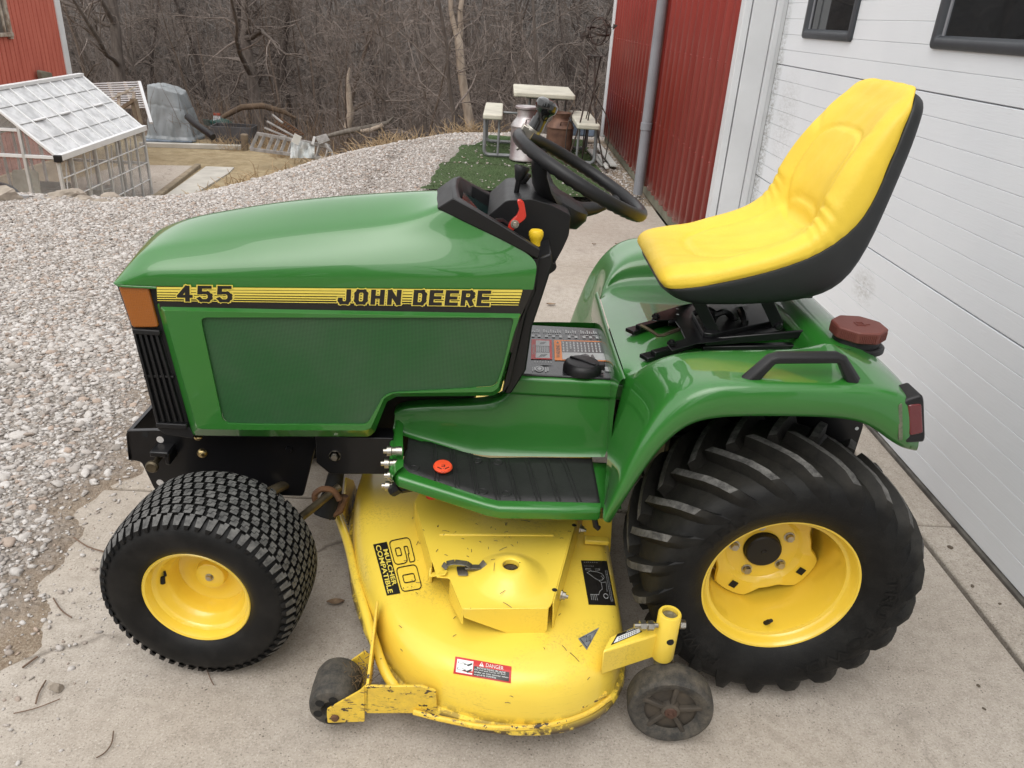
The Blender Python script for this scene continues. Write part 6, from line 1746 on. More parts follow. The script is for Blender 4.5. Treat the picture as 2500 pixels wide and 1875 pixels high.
# stickers on the deck
bpy.context.view_layer.update()
TD = Target([deck])
sk = Sticker(TD, [(1112, 1603), (1249, 1628), (1247, 1668), (1107, 1644)], 0.0012)
sk.rect(0, 0, 1, 1, 0, n=12, k=4)
sk.rect(.345, .09, .965, .635, 1, 0.0005, 8, 3); sk.rect(.04, .12, .325, .88, 2, 0.0005, 6, 3)
sk.text('DANGER', .55, .70, .86, .90, 2, 0.0011); sk.poly([(.43, .68), (.515, .68), (.472, .93)], 2, 0.0011); sk.rect(.467, .76, .477, .87, 0, 0.0015, 1, 1)
sk.text('ROTATING BLADE', .40, .505, .90, .605, 2, 0.0011)
sk.text('Do not put hands or feet', .36, .385, .90, .475, 2, 0.0011); sk.text('under or into mower when', .36, .255, .95, .345, 2, 0.0011); sk.text('engine is running', .36, .125, .74, .215, 2, 0.0011)
for v0 in (.60, .25):
    sk.poly([(.06, v0 + .04), (.06, v0 + .13), (.15, v0 + .13), (.22, v0 + .05), (.19, v0 + .0), (.15, v0 + .03)], 1, 0.0009)
    sk.poly([(.07, v0 + .055), (.07, v0 + .115), (.14, v0 + .115), (.19, v0 + .05), (.15, v0 + .045)], 2, 0.0012)
    sk.poly([(.21, v0 + .02), (.31, v0 + .19), (.31, v0 + .08), (.24, v0 - .06)], 1, 0.0010)
sk.build('danger_label', [INK_R, INK_B, INK_W], deck)
# 60 / MULCHER COMPATIBLE (reads downwards)
sk = Sticker(TD, [(911, 1330), (1000, 1312), (1032, 1440), (945, 1455)], 0.0012)
sk.rect(0.0, 0.0, .375, 1.0, 0, n=3, k=8)
sk.text('MULCHER', .22, .165, .345, .86, 1, 0.0006, offset=0.02, turn=1)
sk.text('COMPATIBLE', .05, .035, .185, .965, 1, 0.0006, offset=0.02, turn=1)
sk6 = Sticker(TD, [bil(sk.q, .43, 1.0), bil(sk.q, .99, 1.0), bil(sk.q, .99, .02), bil(sk.q, .43, .02)], 0.0012); sk6.mb = sk.mb
def contour(path, y0, y1, w=0.022):
    """thin closed line in glyph space (x right, y up), glyph placed sideways"""
    k = len(path); L_, R2_ = [], []
    for i in range(k):
        p, a_, c_2 = Vector(path[i]), Vector(path[i - 1]), Vector(path[(i + 1) % k])
        d = ((p - a_).normalized() + (c_2 - p).normalized())
        d = d.normalized() if d.length > 1e-6 else (c_2 - p).normalized()
        n_ = Vector((-d.y, d.x)) * w
        L_.append(p + n_); R2_.append(p - n_)
    for i in range(k):
        j = (i + 1) % k
        q_ = [L_[i], L_[j], R2_[j], R2_[i]]
        sk6.mb.add(sk6.pts([(y, 1 - (y0 + (y1 - y0) * x)) for x, y in [(v.x, v.y) for v in q_]], 0.0003), [(0, 1, 2, 3)], 0)
def rrect(x0, y0, x1, y1, r): return [(p.x, p.y) for p in fillet([Vector((x0, y0, 0)), Vector((x1, y0, 0)), Vector((x1, y1, 0)), Vector((x0, y1, 0))], r, 4)]
six = fillet([Vector((x, y, 0)) for x, y in ((1, .74), (1, 1), (0, 1), (0, 0), (1, 0), (1, .64), (.34, .64), (.34, .80), (.66, .80), (.66, .74))], [.02, .2, .2, .2, .2, .2, .02, .05, .05, .02], 4)
contour([(p.x, p.y) for p in six], 0.0, 0.47); contour(rrect(.34, .20, .66, .44, .06), 0.0, 0.47)
contour(rrect(0, 0, 1, 1, .2), 0.53, 1.0); contour(rrect(.34, .22, .66, .78, .08), 0.53, 1.0)
sk.build('deck_size_lettering', [INK_B, INK_Y], deck)
# cutting height chart
sk = Sticker(TD, [(1418, 1369), (1481, 1370), (1502, 1479), (1437, 1477)], 0.0012)
sk.rect(0, 0, 1, 1, 0, n=5, k=8)
def line(p_, q_, w=.008, m=1):
    dx, dy = q_[0] - p_[0], q_[1] - p_[1]; L = math.hypot(dx, dy) or 1; nx, ny = -dy / L * w, dx / L * w * .6
    sk.mb.add(sk.pts([(p_[0] + nx, p_[1] + ny), (q_[0] + nx, q_[1] + ny), (q_[0] - nx, q_[1] - ny), (p_[0] - nx, p_[1] - ny)], 0.0006), [(0, 1, 2, 3)], m)
for k in range(7): line((.10 + .08 * k, .955), (.14 + .08 * k, .955)); line((.10 + .08 * k, .87), (.13 + .08 * k, .87)) if k < 5 else None
line((.12, .81), (.66, .81), .004); line((.12, .78), (.66, .78), .004); line((.12, .81), (.12, .78), .006); line((.66, .81), (.66, .78), .006)
sh_ = [(.15, .72), (.30, .76), (.55, .74), (.72, .70), (.78, .62), (.68, .56), (.55, .55), (.40, .60), (.25, .68), (.15, .72)]
for a_, c_2 in zip(sh_[:-1], sh_[1:]): line(a_, c_2, .006)
for a_, c_2 in (((.55, .55), (.62, .50)), ((.62, .50), (.62, .36)), ((.62, .36), (.50, .30)), ((.62, .50), (.80, .52)), ((.80, .52), (.78, .30)), ((.50, .30), (.44, .22)), ((.86, .78), (.86, .08)), ((.92, .78), (.92, .08)), ((.97, .50), (.97, .46)), ((.15, .23), (.15, .10)), ((.22, .23), (.22, .10)), ((.29, .23), (.29, .10)), ((.36, .23), (.36, .10)), ((.12, .23), (.44, .23)), ((.74, .58), (.66, .66))): line(a_, c_2, .006)
sk.mb.add(sk.pts([(.70 + .09 * math.cos(R_(30 * k)), .20 + .06 * math.sin(R_(30 * k))) for k in range(12)], .0006), [tuple(range(12))], 1)
sk.mb.add(sk.pts([(.70 + .07 * math.cos(R_(30 * k)), .20 + .045 * math.sin(R_(30 * k))) for k in range(12)], .0009), [tuple(range(12))], 0)
for k in range(14): line((.86, .10 + .045 * k), (.89, .10 + .045 * k), .003)
sk.build('height_chart_label', [INK_B, INK_WD], deck)
# triangular standards label
sk = Sticker(TD, [(1411, 1548), (1464, 1532), (1464, 1588), (1411, 1588)], 0.0012)
sk.poly([(0.0, .70), (.98, 1.0), (.40, 0.0)], 0); sk.poly([(.08, .67), (.88, .92), (.41, .10)], 1, 0.0003); sk.poly([(.11, .655), (.85, .89), (.415, .14)], 0, 0.0006)
sk.text('210', .36, .42, .58, .74, 1, 0.0009); sk.build('triangle_label', [INK_G, INK_B], deck)
# serial plate on the arm
TA = Target([arm]); sk = Sticker(TA, [(1507, 1549), (1576, 1523), (1566, 1544), (1491, 1576)], 0.001)
sk.rect(0, 0, 1, 1, 0, n=3, k=2); sk.rect(.07, .09, .93, .66, 1, 0.0004, 3, 2); sk.text('JOHN DEERE', .35, .74, .92, .93, 1, 0.0006)
for k in range(9): sk.rect(.2 + k * .07, .18, .235 + k * .07, .32, 0, 0.0008, 1, 1); sk.rect(.16 + k * .07, .42, .20 + k * .07, .54, 0, 0.0008, 1, 1)
sk.build('serial_label', [INK_B, INK_W], deck)

# dry grass bits lying on the deck
r7 = random.Random(8); b = MB(); TDc = Target([deck, bc])
for k in range(60):
    u, v = (r7.gauss(1190, 110), r7.gauss(1330, 45)) if k < 42 else (r7.uniform(930, 1480), r7.uniform(1350, 1740))
    p = TDc.hit(u, v, 0.0012)
    if p is None: continue
    a_ = r7.uniform(0, 6.28); L = r7.uniform(0.003, 0.012) if k % 6 else r7.uniform(0.015, 0.03); d = Vector((math.cos(a_), math.sin(a_), r7.uniform(-0.1, 0.2))) * L
    b.tube([p - d / 2, p + Vector((0, 0, 0.0012)), p + d / 2], 0.0007, 3)
cl = b.build('grass_clippings', MATS['dry_clippings'], deck); cl['kind'] = 'stuff'
# ------------------------------------------------------------------ strip of artificial turf behind the slab
t = NT('artificial_turf')
pos = t.coord()
n1 = t.noise(pos, 2.2, 4); n2 = t.noise(pos, 90, 4, 0.7)
c_ = t.mix(t.ramp(n2, [(0.35, 0.0), (0.65, 1.0)]), (0.036, 0.068, 0.026), (0.105, 0.155, 0.070))
c_ = t.mix(t.ramp(n1, [(0.35, 0.35), (0.65, 0.0)]), c_, (0.095, 0.115, 0.065))
t.l(c_, t.b.inputs['Base Color']); t.set(Roughness=0.95); t.b.inputs['Specular IOR Level'].default_value = 0.1
t.l(t.bump(n2, 1.0, 0.012), t.b.inputs['Normal'])
TURF = t.m
def turf_h(x, y): return 0.012 + 0.016 * math.sin(y * 5.2 + 0.5 * math.sin(x * 2)) + 0.008 * math.sin(y * 11 + x * 1.3) + 0.006 * math.sin(x * 6)
b = MB(); rows = []
for i in range(81):
    y = 5.33 + i * 0.042
    xl = np.interp(y, [5.3, 5.48, 6.65, 7.27, 7.84, 8.06, 8.7], [-1.33, -1.30, -1.24, -1.13, -1.11, -0.95, -0.80]) + 0.012 * math.sin(y * 23)
    xr = 0.36 + 0.03 * math.sin(y * 4)
    rows.append([Vector((xl + (xr - xl) * j / 40, y, turf_h(xl + (xr - xl) * j / 40, y))) for j in range(41)])
b.grid(rows)
tf = b.build('artificial_turf', TURF, smooth=180, fix=False); tf['kind'] = 'structure'
# short blades
n = 26000
bx_ = rs.uniform(-1.3, 0.36, n); by_ = rs.uniform(5.34, 8.6, n)
ok = bx_ > np.interp(by_, [5.3, 5.48, 6.65, 7.27, 7.84, 8.06, 8.7], [-1.33, -1.30, -1.24, -1.13, -1.11, -0.95, -0.80])
bx_, by_ = bx_[ok], by_[ok]; n = len(bx_)
bz_ = 0.012 + 0.016 * np.sin(by_ * 5.2 + 0.5 * np.sin(bx_ * 2)) + 0.008 * np.sin(by_ * 11 + bx_ * 1.3) + 0.006 * np.sin(bx_ * 6)
a = rs.uniform(0, 6.28, n); ln = rs.uniform(0.006, 0.014, n); w = 0.0018
p0 = np.stack([bx_ - w * np.cos(a), by_ - w * np.sin(a), bz_], -1); p1 = np.stack([bx_ + w * np.cos(a), by_ + w * np.sin(a), bz_], -1)
p2 = np.stack([bx_ + rs.normal(0, 0.006, n), by_ + rs.normal(0, 0.006, n), bz_ + ln], -1)
me = fast_mesh('turf_blades', np.stack([p0, p1, p2], 1).reshape(-1, 3), np.arange(3 * n).reshape(-1, 3), [TURF])
link_obj('turf_blades', me, 'stuff')
n = 330
sx_ = rs.uniform(-1.25, 0.38, n); sy_ = 5.4 + 3.1 * rs.uniform(0, 1, n)
sz_ = np.clip(rs.lognormal(-4.0, 0.45, n), 0.008, 0.05)
ok = sx_ > np.interp(sy_, [5.3, 5.48, 6.65, 7.27, 7.84, 8.06, 8.7], [-1.33, -1.30, -1.24, -1.13, -1.11, -0.95, -0.80]) + .03
P_ = np.stack([sx_, sy_, np.array([turf_h(a_, b_) for a_, b_ in zip(sx_, sy_)]) + 0.006], -1)
stones('gravel', P_[ok], sz_[ok], [STONE], 1)
n = 1500
sx_ = rs.uniform(0.36, 0.66, n); sy_ = rs.uniform(5.3, 8.9, n); sz_ = np.clip(rs.lognormal(-4.2, 0.5, n), 0.006, 0.05)
stones('gravel', np.stack([sx_, sy_, hgt(sx_, sy_) + 0.003], -1), sz_, [STONE], 1)

# ------------------------------------------------------------------ things on the turf
CAN = mat('galvanised_can', (0.50, 0.48, 0.47), 0.42, metal=0.75, col2=(0.30, 0.25, 0.26), vscale=7, spots=0.66, spotcol=(0.17, 0.13, 0.10), spotscale=16)
CANR = mat('rusty_can', (0.10, 0.050, 0.035), 0.62, metal=0.2, col2=(0.22, 0.12, 0.08), vscale=9, bump=0.2, bscale=60)
def can(name, c, R, Hh, m, lid, label):
    t_ = thing(name, label, 'milk can', c)
    c = Vector(c)
    b = MB(); k = R / 0.155; h = Hh / 0.555
    prof = [(0.0, 0.0), (0.152, 0.0), (0.156, 0.004), (0.156, 0.018), (0.152, 0.024), (0.152, 0.325), (0.158, 0.330), (0.159, 0.342), (0.154, 0.348), (0.140, 0.375), (0.115, 0.405), (0.101, 0.425), (0.097, 0.445), (0.098, 0.500)]
    if not lid: prof = prof[:-1] + [(0.097, 0.455), (0.118, 0.505), (0.121, 0.510), (0.118, 0.512), (0.094, 0.458), (0.094, 0.30)]
    b.lathe([(r * k, z * h) for r, z in prof], c, (0, 0, 1), 40); b.build('can_body', m, t_, smooth=35)
    if lid:
        b = MB(); b.lathe([(0.0, 0.530 * h), (0.09 * k, 0.534 * h), (0.113 * k, 0.536 * h), (0.119 * k, 0.530 * h), (0.119 * k, 0.512 * h), (0.114 * k, 0.508 * h), (0.098 * k, 0.500 * h)], c, (0, 0, 1), 40); b.build('can_lid', m, t_, smooth=35)
    for sg in (-1, 1):
        b = MB(); a = R_(-75) if sg < 0 else R_(105); d = Vector((math.cos(a), math.sin(a), 0)); s_ = Vector((-d.y, d.x, 0))
        q = [c + d * (0.128 * k) + s_ * 0.045 + Vector((0, 0, 0.378 * h)), c + d * (0.150 * k) + s_ * 0.045 + Vector((0, 0, 0.425 * h)), c + d * (0.150 * k) - s_ * 0.045 + Vector((0, 0, 0.425 * h)), c + d * (0.128 * k) - s_ * 0.045 + Vector((0, 0, 0.378 * h))]
        b.tube(fillet(q, [0, .015, .015, 0], 3), 0.007, 8); b.build('can_handle', m, t_)
    return t_
can('milk_can', (-0.405, 7.12, 0.015), 0.158, 0.56, CAN, True, 'silver lidded milk can with dull purple staining on the green turf')
can('milk_can', (-0.01, 7.62, 0.0), 0.150, 0.50, CANR, False, 'rusty brown open-topped milk can behind the steering wheel')
PLAST = mat('white_table_plastic', S(208, 205, 188, 0.85), 0.6, var=0.12, vscale=5, spots=0.72, spotcol=(0.35, 0.33, 0.27), spotscale=18)
GTUBE = mat('grey_steel_tube', (0.26, 0.27, 0.28), 0.45, metal=0.3, var=0.15)
pt = thing('picnic_table', 'white plastic folding picnic table with grey tube legs on the green turf', 'picnic table', (-0.2, 7.7, 0))
def slab_top(name, x0, x1, y0, y1, z, th, par):
    b = MB(); b.prism(fillet([(x0, y0, z - th), (x1, y0, z - th), (x1, y1, z - th), (x0, y1, z - th)], 0.03, 3), (0, 0, th)); return b.build(name, PLAST, par, bevel=0.012, seg=3)
slab_top('tabletop', -0.545, 0.135, 7.66, 8.75, 0.640, 0.050, pt)
slab_top('bench_seat', -0.860, -0.655, 7.10, 8.30, 0.452, 0.050, pt)
slab_top('bench_seat', 0.105, 0.345, 6.86, 8.10, 0.440, 0.050, pt)
def legu(pts, r=0.016, nm='leg'):
    b = MB(); b.tube(fillet([Vector(p) for p in pts], [0] + [0.06] * (len(pts) - 2) + [0], 4), r, 8); return b.build(nm, GTUBE, pt)
for yy in (7.18, 8.15):
    legu([(-0.835, yy, 0.41), (-0.835, yy, 0.035), (-0.45, yy + 0.02, 0.035)], 0.019)
    legu([(-0.685, yy, 0.41), (-0.690, yy, 0.035)], 0.013)
    legu([(0.32, yy - 0.2, 0.40), (0.33, yy - 0.2, 0.04), (0.0, yy - 0.1, 0.04)], 0.019)
    legu([(0.14, yy - 0.2, 0.40), (0.14, yy - 0.2, 0.04)], 0.014)
for (x, y) in ((-0.36, 7.85), (-0.27, 7.95), (-0.05, 7.90), (0.06, 8.05)):
    legu([(x, y, 0.60), (x, y, 0.03)], 0.014)
legu([(-0.40, 7.86, 0.575), (0.09, 7.93, 0.575)], 0.016, 'cross_bar'); legu([(-0.65, 7.85, 0.40), (0.12, 7.85, 0.40)], 0.012, 'cross_bar')
legu([(-0.22, 7.9, 0.56), (-0.30, 7.95, 0.36)], 0.008, 'brace'); legu([(-0.16, 7.9, 0.56), (-0.14, 7.95, 0.36)], 0.008, 'brace')
# armillary sphere on a wire trellis stand
IRON = mat('wrought_iron', (0.030, 0.025, 0.023), 0.6, col2=(0.07, 0.045, 0.035), vscale=20)
ar = thing('armillary_sphere', 'dark wrought iron armillary sphere garden ornament on a tall wire stand by the red wall', 'garden ornament', (0.25, 7.05, 0))
sc0 = Vector((0.245, 7.05, 1.30))
for i, (x, y) in enumerate(((0.03, 6.95), (0.44, 6.95), (0.23, 7.3))):
    tp_ = Vector((0.17 + 0.065 * i, 7.03 + (0.05 if i == 2 else 0), 1.07)); bt = Vector((x, y, 0.0))
    b = MB(); md = (tp_ + bt) / 2 + Vector(((0.235 - (tp_.x + bt.x) / 2) * 0.45, 0, 0)); b.tube(catmull([tp_, md, bt], 5), 0.0085, 6); b.build('stand_leg', IRON, ar)
    b = MB(); b.tube(catmull([tp_ + Vector((0.01, 0, -0.25)), Vector((0.47 - x + 0.0, y + .05, 0.45)), Vector((0.47 - x, y + .08, 0.0))], 5), 0.0065, 6); b.build('stand_brace', IRON, ar)
b = MB(); b.box((0.235, 7.05, 1.075), (0.16, 0.12, 0.012)); b.build('stand_plate', IRON, ar)
b = MB(); b.tube(catmull([(0.185, 7.05, 1.08), (0.225, 7.05, 1.11), (0.236, 7.05, 1.17)], 4), 0.005, 6); b.tube(catmull([(0.285, 7.05, 1.08), (0.247, 7.05, 1.11), (0.238, 7.05, 1.17)], 4), 0.005, 6); b.build('stand_neck', IRON, ar)
def hoop(n_, r, w, sgl):
    n_ = Vector(n_).normalized(); a_ = n_.cross(Vector((0.3, 1, 0.2))).normalized(); c_2 = n_.cross(a_); b = MB(); rr = []
    for k in range(40):
        d = a_ * math.cos(2 * math.pi * k / 40) + c_2 * math.sin(2 * math.pi * k / 40)
        rr.append([sc0 + d * r - n_ * w, sc0 + d * (r + 0.007) - n_ * w, sc0 + d * (r + 0.007) + n_ * w, sc0 + d * r + n_ * w])
    b.grid(rr, cu=True, cv=True); b.build('ring', IRON, ar)
hoop((0.25, 1, 0.1), 0.125, 0.006, 0); hoop((0.9, 0.6, 0.1), 0.120, 0.006, 0); hoop((0.15, -0.25, 1), 0.112, 0.010, 0); hoop((-0.5, 0.4, 1), 0.116, 0.005, 0); hoop((-0.6, 1, 0.3), 0.113, 0.005, 0)
b = MB(); d = Vector((0.95, 0, 0.32)); b.tube([sc0 - d * 0.16, sc0 + d * 0.19], 0.004, 6); b.prism([sc0 + d * -0.19 + Vector((0, -0.002, 0.0)), sc0 + d * -0.14 + Vector((0, 0, 0.04)), sc0 + d * -0.125 + Vector((0, 0, 0)), sc0 + d * -0.15 + Vector((0, 0, -0.05))], (0, 0.004, 0)); b.prism([sc0 + d * 0.20, sc0 + d * 0.15 + Vector((0, 0, 0.028)), sc0 + d * 0.15 + Vector((0, 0, -0.028))], (0, 0.004, 0)); b.build('arrow', IRON, ar)
# pieces of white board lying by the wall
WB = mat('weathered_white_board', S(205, 205, 200, 0.9), 0.6, var=0.08, spots=0.70, spotcol=(0.30, 0.28, 0.24), spotscale=25)
def wboard(a_, c_2, w, h, label):
    b = MB(); b.bar(a_, c_2, w, h); o = b.build('white_board', WB, bevel=0.003); tag(o, label, 'board', 'white boards by the red wall'); return o
wboard(at(1458, 352, z=0.06), at(1499, 405, z=0.025), 0.075, 0.02, 'longest of three white board offcuts leaning near the red wall base')
wboard(at(1440, 366, z=0.03), at(1477, 404, z=0.02), 0.075, 0.018, 'white board offcut lying on the turf side of the other two')
wboard(at(1462, 378, z=0.05), at(1482, 410, z=0.04), 0.035, 0.02, 'narrow white board offcut lying between the two wider ones')
b = MB(); b.box((0.26, 8.9, 0.17), (0.50, 0.30, 0.20)); o = b.build('blue_tote', mat('pale_blue_plastic', (0.25, 0.33, 0.45), 0.5, var=0.25, vscale=8), bevel=0.015)
tag(o, 'pale blue plastic tote behind the right bench of the picnic table', 'tote')

# ------------------------------------------------------------------ lower yard: paving, curb
b = MB(); b.prism([at(300, 405, z=-2), at(480, 408, z=-2), at(352, 503, z=-2), at(250, 560, z=-2), at(60, 560, z=-2), at(60, 480, z=-2)], (0, 0, 0.03)); o = b.build('patio', CONC); o['kind'] = 'structure'
b = MB(); b.prism([at(503, 410, z=-2), at(572, 412, z=-2), at(560, 425, z=-2), at(440, 500, z=-2), at(380, 555, z=-2), at(300, 555, z=-2), at(385, 495, z=-2)], (0, 0, 0.035)); o = b.build('path', mat('pale_concrete', (0.50, 0.48, 0.43), 0.85, var=0.15, vscale=2, bump=0.2)); o['kind'] = 'structure'
TIMB = mat('weathered_timber', (0.23, 0.18, 0.12), 0.9, col2=(0.13, 0.10, 0.075), vscale=6, bump=0.4, bscale=40)
CURB = mat('mossy_curb', (0.30, 0.245, 0.17), 0.9, col2=(0.18, 0.145, 0.10), vscale=6, bump=0.4, bscale=50)
b = MB(); b.bar(at(484, 407, z=-1.99), at(325, 529, z=-1.99), 0.12, 0.14); o = b.build('curb', CURB, bevel=0.02); o['kind'] = 'structure'
b = MB(); b.bar(at(340, 353, z=-1.95), at(590, 360, z=-1.95), 0.14, 0.12); o = b.build('curb', mat('pale_concrete', (0.5, 0.48, 0.43)), bevel=0.02); o['kind'] = 'structure'

# ------------------------------------------------------------------ greenhouse
ALU = mat('white_aluminium', S(222, 223, 224, 0.95), 0.4, var=0.05)
PURL = mat('purlin_grey', (0.36, 0.365, 0.36), 0.5)
ALUD = mat('grey_aluminium', (0.60, 0.61, 0.61), 0.4, metal=0.3, var=0.1)
def sheet(name, col, rough, alpha, speck):
    t = NT(name); pos = t.coord()
    tr = t.n('ShaderNodeBsdfTransparent'); mx = t.n('ShaderNodeMixShader')
    n1 = t.noise(t.mapping(pos, (1.2, 1.2, 1.2)), 4.0, 6, 0.7)
    c_ = t.mix(t.ramp(n1, [(0.42, 0.0), (0.62, 1.0)]), col, tuple(x * 0.55 for x in col))
    t.l(c_, t.b.inputs['Base Color']); t.set(Roughness=rough)
    fac = t.ramp(n1, [(0.3, alpha - speck), (0.7, alpha + speck)])
    t.l(fac, mx.inputs[0]); t.l(tr.outputs[0], mx.inputs[1]); t.l(t.b.outputs[0], mx.inputs[2]); t.l(mx.outputs[0], t.out.inputs[0])
    return t.m
ROOFP = sheet('polycarbonate_roof', (0.74, 0.75, 0.765), 0.30, 0.82, 0.14)
WALLP = sheet('clear_wall_panel', (0.60, 0.60, 0.59), 0.12, 0.17, 0.08)
gh = thing('greenhouse', 'small white framed greenhouse with clear panels in the lower yard', 'greenhouse', (-7.9, 11.5, -2.0))
E0, E1 = Vector((-6.923, 9.927, -0.80)), Vector((-7.049, 13.043, -0.80))
dL = (E1 - E0).normalized(); mL = Vector((-dL.y, dL.x, 0)); w_, h_ = 0.92, 0.82; LL = (E1 - E0).length
def G(l, s_, z): return Vector((E0.x, E0.y, 0)) + dL * (l * LL) + mL * s_ + Vector((0, 0, z))
def rp(l, q): return G(l, w_ * q, -0.80 + h_ * q)           # point on the near roof slope, q 0 at the eave
def rf(l, q): return G(l, 2 * w_ - w_ * q, -0.80 + h_ * q)
nb = 8
def pc(name, a_, c_2, w, h, m=ALU, up=(0, 0, 1)):
    b = MB(); b.bar(a_, c_2, w, h, up); return b.build(name, m, gh, bevel=0.004)
up_n = (dL.cross(rp(0, 1) - rp(0, 0))).normalized()
if up_n.z < 0: up_n = -up_n
pc('ridge_beam', rp(-0.01, 1) + Vector((0, 0, 0.01)), rp(1.01, 1) + Vector((0, 0, 0.01)), 0.09, 0.05)
pc('eave_gutter', E0 + dL * -0.04 + mL * -0.03, E1 + dL * 0.03 + mL * -0.03, 0.075, 0.085)
pc('eave_gutter', G(0, 2 * w_, -0.80), G(1, 2 * w_, -0.80), 0.06, 0.06)
for k in range(nb + 1):
    l = k / nb; e = k in (0, nb)
    pc('roof_bar', rp(l, 0) + up_n * 0.008, rp(l, 1) + up_n * 0.008, 0.055 if e else 0.028, 0.03, ALU, up_n)
    pc('roof_bar', rf(l, 0), rf(l, 1), 0.05 if e else 0.025, 0.03)
    pc('wall_post', G(l, 0, -2.0), G(l, 0, -0.82), 0.055 if e else 0.026, 0.04, ALUD)
    pc('wall_post', G(l, 2 * w_, -2.0), G(l, 2 * w_, -0.82), 0.05 if e else 0.025, 0.04, ALUD)
for k in range(nb):
    l0, l1 = k / nb, (k + 1) / nb
    for j in range(4):
        q0, q1 = j / 4, (j + 1) / 4
        b = MB(); b.prism([rp(l0, q0), rp(l1, q0), rp(l1, q1), rp(l0, q1)], up_n * 0.004); b.build('roof_panel', ROOFP, gh, smooth=0)
    b = MB(); b.prism([rf(l0, 0), rf(l1, 0), rf(l1, 1), rf(l0, 1)], Vector((0, 0, 0.004))); b.build('roof_panel', ROOFP, gh, smooth=0)
    for j in range(4):
        z0, z1 = -2.0 + j * 0.30, -1.70 + j * 0.30
        b = MB(); b.prism([G(l0, 0.004, z0), G(l1, 0.004, z0), G(l1, 0.004, z1), G(l0, 0.004, z1)], mL * 0.004); b.build('wall_panel', WALLP, gh, smooth=0)
    b = MB(); b.prism([G(l0, 2 * w_, -2.0), G(l1, 2 * w_, -2.0), G(l1, 2 * w_, -0.8), G(l0, 2 * w_, -0.8)], mL * -0.004); b.build('wall_panel', WALLP, gh, smooth=0)
for q in (0.25, 0.5, 0.75): pc('roof_purlin', rp(0, q) + up_n * 0.006, rp(1, q) + up_n * 0.006, 0.022, 0.010, PURL)
for (k, q) in ((1, .50), (3, .50), (6, .50)): pc('vent_clip', rp((k + .12) / nb, q) + up_n * 0.022, rp((k + .88) / nb, q) + up_n * 0.022, 0.06, 0.02)
for z in (-1.70, -1.40, -1.10): pc('wall_rail', G(0, -0.004, z), G(1, -0.004, z), 0.016, 0.018, ALU)
for k in range(0, nb, 2): pc('wall_brace', G(k / nb, 0.03, -2.0), G((k + .7) / nb, 0.03, -0.9), 0.016, 0.016, ALU)
for l in (0, 1):
    for s_ in (0.45, 0.92, 1.38): pc('gable_post', G(l, s_, -2.0), G(l, s_, -0.80 + h_ * (1 - abs(s_ - w_) / w_)), 0.05, 0.04, ALUD)
    for z in (-0.80, -1.42): pc('gable_rail', G(l, 0, z), G(l, 2 * w_, z), 0.045, 0.045, ALU)
    pc('gable_rail', G(l, 0.45, -0.45), G(l, 1.38, -0.45), 0.04, 0.04, ALU)
    b = MB(); b.prism([G(l, 0, -2.0), G(l, 2 * w_, -2.0), G(l, 2 * w_, -0.8), G(l, w_, 0.02), G(l, 0, -0.8)], dL * 0.004); b.build('gable_panel', WALLP, gh, smooth=0)
b = MB(); b.box(E0 + dL * -0.05 + mL * -0.03 + Vector((0, 0, -0.005)), (0.10, 0.06, 0.10)); b.build('corner_cap', BLACKP, gh, bevel=0.01)
# what stands inside it
GREYP = mat('grey_planter', (0.21, 0.19, 0.18), 0.75, var=0.15)
def openbox(name, c, sx, sy, sz, m, label, cat, group=None, rz=0.0, th=0.03):
    t_ = thing(name, label, cat, c, group); R = Matrix.Rotation(rz, 3, 'Z'); c = Vector(c)
    for (dx, dy, ax, ay) in ((0, -sy / 2, sx, th), (0, sy / 2, sx, th), (-sx / 2, 0, th, sy), (sx / 2, 0, th, sy)):
        b = MB(); b.box(c + R @ Vector((dx, dy, sz / 2)), (ax, ay, sz), R); b.build('side_board', m, t_, bevel=0.006)
    b = MB(); b.box(c + R @ Vector((0, 0, sz * 0.36)), (sx - th, sy - th, sz * 0.7), R); b.build('soil_fill', JOINT, t_)
    return t_
openbox('planter_box', G(0.42, 1.40, -2.0), 0.70, 1.9, 0.36, GREYP, 'long grey planter box along the far wall inside the greenhouse', 'planter', 'planter boxes in the greenhouse')
openbox('planter_box', G(0.18, 0.48, -2.0), 0.55, 0.75, 0.34, GREYP, 'short grey planter box by the near corner inside the greenhouse', 'planter', 'planter boxes in the greenhouse')
c = G(0.62, 0.38, -2.0); bk = thing('bucket', 'grey bucket standing by the far end inside the greenhouse', 'bucket', c)
b = MB(); b.lathe([(0, 0.01), (0.15, 0.01), (0.20, 0.36), (0.21, 0.37), (0.20, 0.38), (0.19, 0.36), (0.14, 0.03)], c, (0, 0, 1), 24); b.build('bucket_body', ALUD, bk)
b = MB(); b.tube([c + Vector((0.2 * math.cos(R_(a_)), 0.02, 0.36 - 0.16 * math.sin(R_(a_)))) for a_ in range(0, 181, 20)], 0.005, 6); b.build('bucket_handle', ALUD, bk)
c = G(0.22, 1.02, -2.0); ch = thing('garden_chair', 'cream plastic chair inside the greenhouse', 'chair', c)
b = MB(); b.box(c + Vector((0, 0, 0.42)), (0.42, 0.42, 0.03)); b.build('seat', PLAST, ch, bevel=0.01)
b = MB(); b.prism(fillet([c + Vector((-0.21, 0.2, 0.44)), c + Vector((0.21, 0.2, 0.44)), c + Vector((0.19, 0.26, 0.80)), c + Vector((-0.19, 0.26, 0.80))], .04, 3), (0, 0.025, 0)); b.build('backrest', PLAST, ch)
for x in (-.18, .18):
    for y in (-.18, .18):
        b = MB(); b.bar(c + Vector((x, y, 0)), c + Vector((x, y, 0.42)), 0.035, 0.035); b.build('leg', PLAST, ch)

